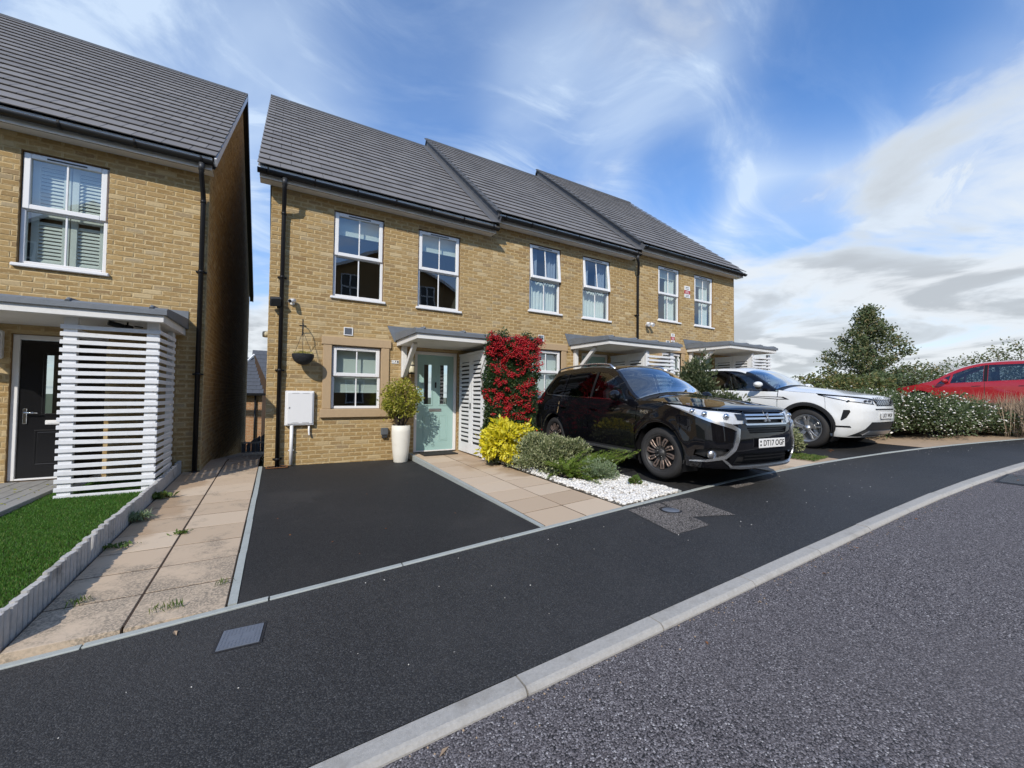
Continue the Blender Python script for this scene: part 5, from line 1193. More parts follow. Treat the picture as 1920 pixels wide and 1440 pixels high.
# --- white car on the far drive
def white_suv(loc, yaw):
    L = 4.37
    c = Car('parked_car', 'white sport utility car with black roof pillars and diamond mesh grille', loc, yaw,
            [(0, 0), (.012, .3), (.04, .52), (.09, .69), (.18, .82), (.36, .90), (.7, .935), (1.1, .945), (1.6, .95), (3.0, .95), (3.7, .93), (4.05, .87), (4.22, .78), (4.32, .62), (4.36, .35), (4.37, 0)],
            [(.18, .90), (.28, .95), (.42, .98), (.6, 1.0), (.80, 1.0), (.95, .985), (1.05, .955), (1.12, .915), (1.30, .83), (1.45, .755), (1.58, .67), (1.66, .6)],
            [(.18, .20), (.28, .10), (.42, .03), (.58, 0), (.72, .0), (.82, .012), (.92, .035), (.98, .09), (1.04, .22), (1.7, .32)],
            [(.2, -.12), (.4, -.02), (.7, 0), (.95, -.03), (1.1, -.08), (1.35, -.26), (1.6, -.5), (1.7, -.6)], L)
    A = c.u; uf, ur, R_, ra = .885, 3.565, .372, .435; pu = c.pu; wp = 'paint_white'
    c.bumps = [(uf, .37, ra + .04, .018, .08), (ur, .37, ra + .04, .018, .08)]
    lf = lambda lp: [(a, w + .03 * min(1, max(0, (w - .76) / .12))) for a, w in lp]
    c.setT([(0, .925), (c.v(.4), .935), (c.v(.6), .955), (A(.25), .985), (A(.5), 1.012), (A(.85), 1.038), (A(1.2), 1.065), (A(1.42), 1.10), (A(1.7), 1.27), (A(2.05), 1.47), (A(2.4), 1.56), (A(2.9), 1.585), (A(3.5), 1.55), (A(3.95), 1.485), (A(4.15), 1.33), (A(4.26), 1.13), (A(4.33), 1.02), (c.amax, .98)])
    c.crown = pchip([0, A(.25), A(.7), A(1.2), A(1.5), A(2.1), A(2.6), A(3.6), A(3.95), A(4.2), c.amax], [.004, .05, .085, .10, .11, .08, .06, .055, .05, .03, .01])
    T = lambda x: float(c.T(A(x))); Tl = lambda x0, x1, n_=14, d=0.0: [(x, T(x) - d) for x in np.linspace(x0, x1, n_)]
    wb = lambda x: 1.055 + .032 * (x - 1.4) if x > 1.4 else 1.055
    hd = lf([(A(.62), .965), (A(.40), .955), (A(.22), .938), (c.v(.58), .912), (c.v(.41), .888), (c.v(.43), .825), (c.v(.62), .838), (A(.24), .868), (A(.42), .91)])
    gr = lf([(-c.v(.42), .893), (c.v(.42), .893), (c.v(.33), .800), (-c.v(.33), .800)])
    skid = [(-c.v(.62), .40), (-c.v(.50), .52), (c.v(.50), .52), (c.v(.62), .40), (A(.20), .26), (-A(.20), .26)]
    bump = [(-a, w) for a, w in lf([(0, .25), (c.v(.4), .245), (A(.15), .24), (A(.42), .25), (A(.47), .30)] + pu(arc(uf, .37, ra, 190, 128, 10)) + [(A(.56), .74), (A(.56), .955), (A(.40), .905), (A(.24), .862), (c.v(.62), .832), (c.v(.44), .818), (c.v(.34), .792)])]
    c.patch('front_bumper', wp, [bump + [(-a, w) for a, w in bump[::-1][:-1]], skid], step=.05)
    c.patch('nose_panel', wp, [lf([(-c.v(.34), .79), (c.v(.34), .79), (c.v(.43), .82), (c.v(.42), .896), (0, .894), (-c.v(.42), .896), (-c.v(.43), .82)]), gr], step=.05)
    c.patch('grille', 'black_plastic', [gr], off=-.03, step=.06)
    k = 0
    for i in np.arange(-.504, .51, .084):                        # crossed mesh bars
        for sl in (-1, 1):
            x0, x1 = i - sl * .085, i + sl * .085; lim = .40
            if max(abs(x0), abs(x1)) > lim: continue
            sgn = lambda x: math.copysign(c.v(abs(x)), x); c.patch('grille_mesh', 'alloy_silver', [c.strip([(sgn(x0), .820), (sgn(x1), .914)], [.0055, .0055])], off=-.006, step=.04, thick=.012)
    c.patch('grille_trim', 'dark_trim', [c.strip([(-c.v(.42), .918), (-c.v(.335), .814), (c.v(.335), .814), (c.v(.42), .918)], [.008] * 4)], off=.006, step=.04, thick=.02)
    c.patch('bumper_slot', 'black_plastic', [[(-c.v(.40), .735), (c.v(.40), .735), (c.v(.40), .758), (-c.v(.40), .758)]], off=.004, step=.05)
    c.patch('lower_intake', 'dark_trim', [skid], off=-.012, step=.05)
    c.patch('skid_plate', 'satin_metal', [[(-c.v(.50), .36), (c.v(.50), .36), (c.v(.62), .29), (-c.v(.62), .29)]], off=.012, step=.05, thick=.02)
    c.patch('bonnet', wp, [[(0.02, -1), (A(.3), -.99), (A(.8), -.985), (A(1.3), -.98), (A(1.3), .98), (A(.8), .985), (A(.3), .99), (0.02, 1)]], fn=c.top, step=.06)
    c.patch('scuttle', 'black_plastic', [[(A(1.3), -1), (A(1.45), -1), (A(1.45), 1), (A(1.3), 1)]], fn=c.top, off=-.01, step=.06)
    c.patch('windscreen', 'windscreen_glass', [[(A(1.42), -.95), (A(2.1), -.94), (A(2.1), .94), (A(1.42), .95)]], fn=c.top, off=.002, step=.07)
    for sg in (-1, 1): c.patch('a_pillar', 'paint_black', [[(A(1.40), sg * .945), (A(2.12), sg * .935), (A(2.12), sg), (A(1.40), sg)]], fn=c.top, step=.05)
    c.patch('roof', wp, [[(A(2.1), -1), (A(3.97), -1), (A(3.97), 1), (A(2.1), 1)]], fn=c.top, step=.09)
    c.patch('tailgate', wp, [[(A(3.97), -1), (c.amax - .02, -1), (c.amax - .02, 1), (A(3.97), 1)]], fn=c.top, step=.08)
    for sg in (-1, 1):
        m_ = lambda lp: [[(sg * a, w) for a, w in pu(lp)]]
        o = c.patch('headlight', 'lamp_glass', [[(sg * a, w) for a, w in hd]], off=.004, step=.04); c.patch('lamp_housing', 'lamp_reflector', [[(sg * a, w) for a, w in hd]], off=-.02, step=.04, parent=o)
        c.patch('lamp_trim', 'black_plastic', [[(sg * a, w) for a, w in c.strip([(c.v(.42), .835), (c.v(.62), .851), (A(.24), .889), (A(.42), .935), (A(.64), .998)], [.006] * 5)]], off=.006, step=.04, thick=.01)
        for q in (c.v(.50), c.v(.60), A(.22)):
            p = c.P(np.array([sg * q]), np.array([.893]))[0]; c.ellipsoid('projector', 'charcoal_plastic', (p[0], p[1] + .012, p[2]), (.045, .02, .022), o, 0, 2)
        c.patch('fender', wp, m_([(1.372, .36)] + arc(uf, .37, ra, -2, 126, 16) + [(.565, .74), (.565, .985), (.63, .998)] + Tl(.66, 1.372, 8)))
        fd = [(1.385, .36), (2.48, .36), (2.49, wb(2.49)), (1.385, wb(1.385))]
        rd = [(2.50, .36), (3.08, .36)] + arc(ur, .37, ra, 178, 115, 10) + [(3.38, wb(3.38)), (2.50, wb(2.5))]
        qt = arc(ur, .37, ra, 112, 5, 14) + [(4.0, .40), (4.28, .42), (4.30, .9), (4.22, 1.12), (4.1, wb(4.1)), (3.39, wb(3.39))]
        d1 = c.patch('front_door', wp, m_(fd)); d2 = c.patch('rear_door', wp, m_(rd)); c.patch('rear_quarter', wp, m_(qt))
        w1 = [(1.68, wb(1.68) + .018), (2.46, wb(2.46) + .018), (2.46, T(2.46) - .07), (2.25, T(2.25) - .07), (2.0, T(2.0) - .09), (1.82, T(1.82) - .11)]
        w2 = [(2.52, wb(2.52) + .018), (3.3, wb(3.3) + .018), (3.25, T(3.25) - .07), (2.52, T(2.52) - .07)]
        w3 = [(3.36, wb(3.36) + .018), (3.9, wb(3.9) + .02), (3.86, T(3.86) - .10), (3.31, T(3.31) - .07)]
        gh = [(1.44, wb(1.44) + .003)] + [(x, wb(x) + .003) for x in np.linspace(1.6, 4.1, 10)] + Tl(4.12, 1.44, 40)
        c.patch('window_pillars', 'paint_black', [[(sg * a, w) for a, w in pu(lp)] for lp in (gh, w1, w2, w3)], step=.05)
        for lp, g in ((w1, 'car_glass'), (w2, 'privacy_glass'), (w3, 'privacy_glass')): c.patch('side_window', g, m_(lp), off=-.005, step=.08)
        c.patch('roof_edge', wp, m_(Tl(2.12, 3.95, 20, .035) + Tl(3.95, 2.12, 20, -.002)), off=.006, step=.05)
        c.patch('wheel_arch_trim', 'dark_trim', m_(arc(uf, .37, ra - .01, -8, 188, 26) + arc(uf, .37, ra + .055, 188, -8, 26)), off=.012, step=.05, thick=.03)
        c.patch('wheel_arch_trim', 'dark_trim', m_(arc(ur, .37, ra - .01, -8, 188, 26) + arc(ur, .37, ra + .055, 188, -8, 26)), off=.012, step=.05, thick=.03)
        c.patch('sill', 'dark_trim', m_([(1.38, .20), (3.1, .20), (3.1, .37), (1.36, .37)]), off=.01, step=.06)
        c.patch('fender_vent', 'black_plastic', m_([(1.16, .905), (1.26, .955), (1.95, .968), (1.95, .945), (1.36, .905)]), off=.006, step=.05, thick=.01)
        c.patch('fender_vent_blade', wp, m_([(1.24, .918), (1.30, .938), (1.93, .958), (1.93, .95), (1.36, .914)]), off=.014, step=.05, thick=.01)
        c.patch('bumper_vent', 'black_plastic', m_([(.31, .735), (.235, .735), (.225, .70), (.27, .60), (.335, .545), (.35, .56)]) , off=.006, step=.03, thick=.01)
        c.patch('bumper_blade', 'black_plastic', m_([(.20, .425), (.46, .430), (.455, .452), (.22, .452)]), off=.008, step=.04, thick=.01)
        c.ellipsoid('mirror_stalk', 'black_plastic', (sg * 1.0, 1.70, 1.15), (.09, .06, .05)); c.ellipsoid('door_mirror', wp, (sg * 1.045, 1.69, 1.205), (.13, .085, .062), None, -sg * .25)
        for uc in (uf, ur):
            mb = MB(); pts = arc(uc, .37, ra, -30, 210, 22); vs = [(sg * v_, p[0], p[1]) for p in pts for v_ in (.58, .93)]; mb.add(vs, [(2 * i, 2 * i + 1, 2 * i + 3, 2 * i + 2) for i in range(len(pts) - 1)], True); c.local(mb, 'wheel_arch', 'black_plastic'); c.wheel(uc, sg, R_, .25, .915, .22, 'five')
        c.patch('tail_lamp', 'tail_red', m_([(4.05, 1.0), (4.28, 1.0), (4.27, 1.06), (4.03, 1.06)]), off=.008, step=.05)
    mb = MB(); mb.box(-.6, .6, .55, 4.0, .21, .62); mb.box(-.84, .84, 1.35, 3.1, .23, .55); mb.box(-.6, .6, .2, .6, .24, .7); c.local(mb, 'underbody', 'black_plastic')
    mb = MB()
    for i, ch in enumerate('RANGE ROVER'):                      # spaced lettering on the bonnet lip
        if ch == ' ': continue
        x = -.36 + .072 * i; a_ = c.v(.25); p = np.array([x, 0, 0]); pt = c.top(np.array([c.v(.30) + .02 - .10 * abs(x)]), np.array([x / .36 * .8]))[0]
        text_into(mb, ch, (x, pt[1] - .012 + .02 * (abs(x) / .36), pt[2] + .006), (1, 0, 0), (0, .55, .83), .055, .002, bold=.001)
    c.local(mb, 'bonnet_letters', 'dark_trim')
    plate(c, .635, -.012, 'LX71 WDP', False)
    c.seats(2.0, 2.9, .50); c.steering(-.37, 1.72, 1.05); mb = MB(); mb.obox((0, 1.48, .95), (.74, 0, 0), (0, .2, .0), (0, 0, .09), .04); c.local(mb, 'dashboard', 'seat_black')
    mb = MB(); mb.box(-.72, .72, 1.3, 4.0, .42, .48); c.local(mb, 'cabin_floor', 'seat_black')
white_suv((9.55, -5.13, -.925), 0.0)

# --- red car beyond the flowering hedge
def red_car(loc, yaw):
    L = 4.45
    c = Car('parked_car', 'red family car half hidden behind the white flowering hedge', loc, yaw,
            [(0, 0), (.02, .3), (.08, .52), (.17, .68), (.3, .78), (.5, .85), (.8, .885), (1.2, .90), (3.2, .90), (3.9, .88), (4.2, .80), (4.36, .64), (4.43, .35), (4.45, 0)],
            [(.18, .91), (.3, .95), (.45, .98), (.6, 1.0), (.78, 1.0), (.92, .98), (1.0, .95), (1.1, .90), (1.3, .83), (1.45, .77), (1.6, .68)],
            [(.18, .12), (.3, .05), (.5, 0), (.7, .03), (.8, .10), (.9, .22), (1.6, .3)], [(.2, -.1), (.5, 0), (.9, -.04), (1.2, -.2), (1.5, -.45), (1.6, -.5)], L)
    A = c.u; uf, ur, R_, ra = .90, 3.56, .32, .375; pu = c.pu; wp = 'paint_red'
    c.setT([(0, .74), (c.v(.5), .76), (A(.25), .80), (A(.6), .88), (A(.95), .95), (A(1.2), 1.02), (A(1.6), 1.29), (A(2.0), 1.50), (A(2.4), 1.60), (A(2.9), 1.63), (A(3.5), 1.61), (A(4.0), 1.52), (A(4.25), 1.22), (A(4.38), .98), (c.amax, .95)])
    c.crown = pchip([0, A(.25), A(.7), A(1.2), A(2.1), A(2.6), A(3.6), A(4.2), c.amax], [.004, .04, .07, .10, .08, .06, .055, .03, .01])
    T = lambda x: float(c.T(A(x))); Tl = lambda x0, x1, n_=14, d=0.0: [(x, T(x) - d) for x in np.linspace(x0, x1, n_)]
    wb = lambda x: .90 + .055 * (x - 1.2)
    bump = [(-a, w) for a, w in ([(0, .22), (A(.2), .22), (A(.52), .25)] + pu(arc(uf, .33, ra, 192, 131, 8)) + [(A(.6), .62), (A(.6), .875)] + pu(Tl(.58, .25, 5, .002)) + [(c.v(.5), .757)])]
    c.patch('front_bumper', wp, [bump + [(-a, w) for a, w in bump[::-1][:-1]]], step=.08)
    c.patch('bonnet', wp, [[(0.02, -1), (A(1.1), -.98), (A(1.1), .98), (0.02, 1)]], fn=c.top, step=.08)
    c.patch('windscreen', 'windscreen_glass', [[(A(1.15), -.94), (A(2.2), -.93), (A(2.2), .93), (A(1.15), .94)]], fn=c.top, off=.002, step=.09)
    for sg in (-1, 1): c.patch('a_pillar', wp, [[(A(1.1), sg * .935), (A(2.22), sg * .925), (A(2.22), sg), (A(1.1), sg)]], fn=c.top, step=.06)
    c.patch('roof', wp, [[(A(2.2), -1), (A(4.0), -1), (A(4.0), 1), (A(2.2), 1)]], fn=c.top, step=.1)
    c.patch('tailgate', wp, [[(A(4.0), -1), (c.amax - .02, -1), (c.amax - .02, 1), (A(4.0), 1)]], fn=c.top, step=.1)
    for sg in (-1, 1):
        m_ = lambda lp: [[(sg * a, w) for a, w in pu(lp)]]
        c.patch('fender', wp, m_([(1.27, .30)] + arc(uf, .33, ra, -3, 128, 14) + [(.605, .62), (.605, .878)] + Tl(.63, 1.27, 8)), step=.07)
        d1 = c.patch('front_door', wp, m_([(1.28, .30), (2.42, .30), (2.43, wb(2.43)), (1.28, wb(1.28))]), step=.07)
        d2 = c.patch('rear_door', wp, m_([(2.44, .30), (3.12, .30)] + arc(ur, .33, ra, 178, 118, 8) + [(3.38, wb(3.38)), (2.44, wb(2.44))]), step=.07)
        c.patch('rear_quarter', wp, m_(arc(ur, .33, ra, 115, 5, 12) + [(4.0, .32), (4.34, .35), (4.38, .9), (4.25, 1.10), (3.39, wb(3.39))]), step=.07)
        for d, uu in ((d1, 2.28), (d2, 3.26)): c.patch('door_handle', wp, m_([(uu - .1, .84), (uu + .08, .85), (uu + .08, .875), (uu - .1, .865)]), off=.03, step=.03, thick=.03, parent=d)
        w0 = [(1.34, wb(1.34) + .02), (1.60, wb(1.6) + .02), (1.66, T(1.66) - .10), (1.52, T(1.52) - .10)]
        w1 = [(1.66, wb(1.66) + .02), (2.40, wb(2.4) + .02), (2.40, T(2.4) - .07), (2.1, T(2.1) - .08), (1.72, T(1.72) - .10)]
        w2 = [(2.50, wb(2.5) + .02), (3.40, wb(3.4) + .02), (3.36, T(3.36) - .08), (2.50, T(2.5) - .07)]
        w3 = [(3.47, wb(3.47) + .03), (3.95, wb(3.95) + .05), (3.9, T(3.9) - .12), (3.42, T(3.42) - .08)]
        gh = [(1.14, wb(1.14) + .06)] + [(x, wb(x) + .003) for x in np.linspace(1.28, 4.2, 10)] + Tl(4.2, 1.2, 40)
        c.patch('window_pillars', wp, [[(sg * a, w) for a, w in pu(lp)] for lp in (gh, w0, w1, w2, w3)], step=.06)
        c.patch('pillar_trim', 'black_plastic', m_([(2.41, wb(2.41) + .02), (2.49, wb(2.49) + .02), (2.49, T(2.49) - .07), (2.41, T(2.41) - .07)]), off=.004, step=.06)
        for lp in (w0, w1, w2, w3): c.patch('side_window', 'car_glass', m_(lp), off=-.005, step=.1)
        c.ellipsoid('door_mirror', wp, (sg * 1.0, 1.56, 1.03), (.11, .07, .075), None, -sg * .25)
        for uc in (uf, ur): c.wheel(uc, sg, R_, .215, .87, .2, 'nine')
    mb = MB(); mb.box(-.6, .6, .5, 4.1, .2, .6); mb.box(-.8, .8, 1.3, 3.1, .22, .5); c.local(mb, 'underbody', 'black_plastic')
    c.seats(2.0, 2.95, .42, 'seat_grey'); c.steering(-.36, 1.66, .98); mb = MB(); mb.obox((0, 1.4, .88), (.7, 0, 0), (0, .25, .0), (0, 0, .08), .04); c.local(mb, 'dashboard', 'seat_black')
red_car((20.75, -2.05, -.36), math.radians(180))

# ------------------------------------------------------------------ planting
def blob_leaves(c, r, n_, lobes=14, shell=0.45, lobe_r=0.42, zmin=-0.5, up=0.35, sym=False):
    """points and directions over a lumpy ellipsoid"""
    c, r = np.array(c, float), np.array(r, float); L = unit(lobes); L[:, 2] = L[:, 2] if sym else np.abs(L[:, 2]) * 1.0 + np.where(rng.random(lobes) < .45, -.5, 0); L *= (0.52 + 0.18 * rng.random((lobes, 1)))
    k = rng.integers(0, lobes, n_); d = unit(n_); lr = lobe_r * (0.75 + 0.5 * rng.random(lobes))
    p = L[k] + d * (lr[k] * (1 - shell * rng.random(n_) ** 2))[:, None]
    p[:, 2] = np.maximum(p[:, 2], zmin + rng.random(n_) * .12)
    out_ = p / np.maximum(np.linalg.norm(p, axis=1, keepdims=True), 1e-6); T = d * 0.6 + out_ * 0.7 + np.array([0, 0, up]) + rng.normal(size=(n_, 3)) * 0.45
    far_ = rng.random(n_) < .07; p[far_] *= rng.uniform(1.05, 1.28, (int(far_.sum()), 1)); return p * r + c, T, out_
def stems(root, base, tips, r0, r1, mat='bark', name='stem'):
    mb = MB()
    for t in tips:
        b, t = Vector(base) + Vector((random.uniform(-.03, .03), random.uniform(-.03, .03), 0)), Vector(t); m1 = b.lerp(t, .4) + Vector((random.uniform(-1, 1), random.uniform(-1, 1), .3)) * (t - b).length * .08
        mb.tube([b, m1, b.lerp(t, .72), t], [r0, r0 * .75, (r0 + r1) * .4, r1], 6)
    return mb.build(name, mat, root)
def shrub(name, label, cat, c, r, n_, size, mat, base_z, aspect=.5, lobes=14, nstem=9, group=None, up=.35, lobe_r=.42, shell=.45, zmin=-.6, fold=.25):
    s = thing(name, label, cat, (c[0], c[1], base_z), group); P, T, O = blob_leaves(c, r, n_, lobes, shell, lobe_r, zmin, up)
    leaf_mesh('foliage', P, T, size * rng.uniform(.65, 1.25, n_), mat, s, aspect, fold=fold); sel = rng.choice(n_, nstem, False)
    stems(s, (c[0], c[1], base_z - .02), [np.array(c) + (P[i] - np.array(c)) * .8 for i in sel], .012, .004); return s, P

# red-berried climber over the store front
cl = thing('climbing_shrub', 'tall dark green climber covered in red berries beside the louvred store', 'climber', (3.85, -1.36, -1.2))
n_ = 24000; x = rng.uniform(3.26, 4.40, n_); z = -1.15 + 2.24 * rng.random(n_) ** .92
edge = 0.06 * np.sin(z * 7) + 0.05 * np.sin(z * 17 + 1); x = np.clip(x + edge * np.sign(x - 3.83) * (rng.random(n_) < .5), 3.19 + edge * .6, 4.47 + edge)
bul = .16 + .05 * np.sin(z * 9 + x * 5) + .04 * np.sin(x * 13 + z * 3) + .10 * np.clip((z - .6) / .5, 0, 1); y = -1.29 - bul * rng.random(n_) ** .5
top = z > .95; z = np.where(top, z + .05 * np.sin(x * 11) + .04 * np.sin(x * 23 + 1) + .10 * rng.random(n_) ** 3, z); P = np.stack([x, y, z], 1)
T = np.stack([rng.normal(size=n_) * .7, -.5 + rng.normal(size=n_) * .5, rng.normal(size=n_) * .6 + .1], 1)
leaf_mesh('foliage', P, T, .055 * rng.uniform(.6, 1.3, n_), 'pyracantha_leaf', cl, .45)
BP = []
for i in range(250):
    u_ = rng.random(); cz = 1.06 - 2.0 * rng.random() if u_ > .34 else rng.uniform(.72, 1.1); cx = rng.uniform(3.26, 4.42); b = .17 + .05 * math.sin(cz * 9 + cx * 5) + .04 * math.sin(cx * 13 + cz * 3) + .10 * min(1, max(0, (cz - .6) / .5))
    if cz < -.45 and rng.random() < .6: continue
    k = rng.integers(12, 34); sp_ = rng.uniform(.02, .042); q = rng.normal(size=(k, 3)) * np.array([sp_ * 1.3, .02, sp_ * .75]); BP.append(q + np.array([cx, -1.29 - b - .01, cz]))
BP = np.concatenate(BP); pebbles('berries', BP, np.full(len(BP), .0095) * rng.uniform(.8, 1.25, len(BP)), 'berry_red', cl, 1.0, 1, jit=.02)
mb = MB()
for i in range(14):
    xx = rng.uniform(3.35, 4.3); mb.tube([(3.85 + rng.normal() * .1, -1.33, -1.2), (xx, -1.36, -.4), (xx + rng.normal() * .1, -1.38, .4), (xx + rng.normal() * .1, -1.42, 1.1 + rng.random() * .12)], [.016, .012, .009, .003], 6)
mb.build('stem', 'bark', cl)

zb = lambda x, y: float(max(zplot(x, y), zpath1(x, y) - .02))
shrub('yellow_shrub', 'bright yellow leafy shrub in front of the red-berried climber', 'shrub', (3.43, -1.95, -.82), (.55, .44, .50), 5200, .105, 'choisya_leaf', -1.2, .44, 44, up=.0, lobe_r=.27, zmin=-.75, shell=.3, fold=.1)
sv, _ = shrub('variegated_shrub', 'cream and green variegated shrub between yellow shrub and juniper', 'shrub', (3.86, -2.55, -.92), (.50, .55, .40), 6000, .045, 'variegated_leaf', -1.2, .55, 18, up=.5)
P, T, O = blob_leaves((3.52, -2.55, -1.06), (.24, .75, .20), 2600, 14, .5); leaf_mesh('low_foliage', P, T, .042 * rng.uniform(.6, 1.2, len(P)), 'variegated_leaf', sv, .55)
P, T, O = blob_leaves((4.15, -2.95, -.92), (.28, .25, .26), 1700, 8, .5); leaf_mesh('side_foliage', P, T, .042 * rng.uniform(.6, 1.2, len(P)), 'variegated_leaf', sv, .55)
shrub('ground_cover_plant', 'low grey green plant spilling onto the path below the yellow shrub', 'plant', (3.36, -1.62, -1.10), (.16, .42, .14), 1400, .04, 'hebe_leaf', -1.2, .5, 10)
# juniper: feathery plumes that arch outwards
ju = thing('juniper', 'green feathery juniper spreading sideways over the white pebbles', 'shrub', (3.75, -3.30, -1.2)); P = []; T = []; S = []; mb = MB()
for i in range(96):
    az = rng.uniform(-1.9, 1.3) if i < 70 else rng.uniform(0, 6.28); el = rng.uniform(.08, .75); ln = rng.uniform(.32, .62)
    if i < 22: az, el, ln = rng.uniform(-.5, .15), rng.uniform(.34, .62), rng.uniform(.75, 1.12)
    d = np.array([math.cos(az) * math.cos(el), math.sin(az) * math.cos(el), math.sin(el)]); b = np.array([3.72 + rng.normal() * .07, -3.28 + rng.normal() * .12, -1.16]); ts = np.linspace(0, 1, 26); curve = b + d * ts[:, None] * ln; curve[:, 2] -= .16 * ln * ts ** 2.2
    mb.tube([tuple(curve[0]), tuple(curve[12]), tuple(curve[-1])], [.008, .005, .002], 5); tg = np.gradient(curve, axis=0); tg /= np.linalg.norm(tg, axis=1, keepdims=True)
    sd_ = np.cross(tg, [0, 0, 1.0]); sd_ /= np.linalg.norm(sd_, axis=1, keepdims=True)
    for t_, p, g, s_ in zip(ts, curve, tg, sd_):
        if t_ < .15: continue
        for sg in (-1, 1):
            for q in range(3): P.append(p + s_ * sg * .022 * (1.15 - t_) + rng.normal(size=3) * .012); T.append(g * .9 + s_ * sg * .55 + rng.normal(size=3) * .25 + np.array([0, 0, .15])); S.append(.085 * (1.2 - .55 * t_) * rng.uniform(.6, 1.1))
leaf_mesh('foliage', np.array(P), np.array(T), np.array(S), 'juniper_needle', ju, .16); mb.build('stem', 'bark', ju)
shrub('hebe_mound', 'small dense dome of grey green leaves beside white pebbles', 'shrub', (3.98, -3.66, -1.10), (.33, .30, .22), 5200, .030, 'hebe_leaf', -1.2, .5, 26, up=.5, lobe_r=.36, shell=.3)
mbx = shrub('pebble_weed', 'small leafy green plant growing alone out of the white pebbles', 'plant', (4.10, -4.22, -1.13), (.10, .10, .085), 420, .04, 'weed_leaf', -1.21, .45, 6, 4)
# white pebbles
n_ = 2300; x = rng.uniform(3.40, 4.345, n_); y = -4.70 + 1.25 * rng.random(n_) ** 1.15; keep = (x > 3.40) & (y < -3.5 + .25 * np.sin(x * 6)); x, y = x[keep], y[keep]
x2 = rng.uniform(3.40, 3.56, 420); y2 = rng.uniform(-3.6, -1.5, 420); x, y = np.concatenate([x, x2]), np.concatenate([y, y2])
R_ = rng.uniform(.015, .028, len(x)); zz_ = np.array([zb(a, b) for a, b in zip(x, y)]) + R_ * .35 + rng.random(len(x)) * .022
tag(pebbles('white_pebbles', np.stack([x, y, zz_], 1), R_, 'pebble', None, .62, 1), 'loose white pebbles spread between door path and black car', 'pebbles', kind='stuff')

# topiary in a tall white pot by the door
pt_ = thing('planter', 'tall white round planter standing on the drive beside pale blue door', 'planter', (2.02, -.36, -1.295))
mb = MB(); c0 = (2.02, -.36, -1.293); mb.lathe([(0, 0), (.118, 0), (.128, .02), (.150, .2), (.168, .42), (.174, .58), (.170, .695), (.158, .70), (.150, .685), (.150, .64), (0, .64)], c0, 40); mb.build('pot', 'planter_white', pt_)
mb = MB(); mb.lathe([(0, .668), (.151, .665)], c0, 24); mb.build('compost', 'soil', pt_)
tp = thing('potted_shrub', 'yellow green bushy ball shrub growing in the tall white planter', 'shrub', (2.02, -.36, -.65)); P, T, O = blob_leaves((2.01, -.40, -.09), (.47, .40, .46), 3600, 60, .5, .26, -1.0, .0, True)
leaf_mesh('foliage', P, T + rng.normal(size=T.shape) * .8, .05 * rng.uniform(.6, 1.3, len(P)), 'topiary_leaf', tp, .55); stems(tp, (2.02, -.36, -.66), [P[i] for i in rng.choice(len(P), 46, False)], .011, .003)
# hanging basket on a bracket
hb = thing('hanging_basket', 'black half round hanging basket on a wall bracket by the window', 'hanging basket', (.345, -.23, .46))
mb = MB(); mb.box(.328, .342, -.012, -.001, 1.02, 1.31, .003); mb.tube([(.335, -.006, 1.20), (.335, -.10, 1.24), (.335, -.20, 1.19), (.335, -.23, 1.12), (.335, -.23, 1.06)], .007, 8); mb.tube([(.335, -.008, 1.06), (.335, -.14, 1.205)], .006, 8); mb.tube([(.28, -.008, 1.195), (.39, -.008, 1.195)], .006, 8); mb.build('bracket', 'iron', hb)
mb = MB(); cb = (.345, -.23, .655); mb.lathe([(0, -.175)] + [(.172 * math.sin(t), -.175 * math.cos(t)) for t in np.linspace(.15, math.pi / 2, 12)] + [(.172, .012), (.160, .012), (.155, -.01), (0, -.02)], cb, 36); mb.build('bowl', 'basket', hb)
mb = MB()
for t in (.4, 2.5, 4.6): mb.tube([(.345 + .165 * math.cos(t), -.23 + .165 * math.sin(t), .665), (.335, -.23, 1.06)], .0032, 6)
mb.build('hanger_chain', 'iron', hb)
n_ = 240; th = rng.uniform(0, 6.28, n_); rr_ = .16 * np.sqrt(rng.random(n_)); P = np.stack([.345 + rr_ * np.cos(th), -.23 + rr_ * np.sin(th), .665 + rng.random(n_) * .045 - .03 * (rr_ > .145)], 1); leaf_mesh('foliage', P, unit(n_) + np.array([0, 0, -.2]), .05 * rng.uniform(.5, 1.2, n_), 'trailing_leaf', hb, .3)

# turf
n_ = 90000; x = rng.uniform(-2.395, -1.335, n_); y = rng.uniform(-4.71, -.02, n_); P = np.stack([x, y, zlawn(x, y) + .012], 1); T = np.stack([rng.normal(size=n_) * .35, rng.normal(size=n_) * .35, np.ones(n_)], 1)
tag(leaf_mesh('turf', P, T, .034 * rng.uniform(.6, 1.15, n_), 'turf', None, .13, fold=.1, rnd=np.clip(rng.random(n_) * .75 + .22 * (np.sin(x * 5 + y * 2) * .5 + .5), 0, 1)), 'short bright green artificial turf inside the white edging', 'turf', kind='stuff')
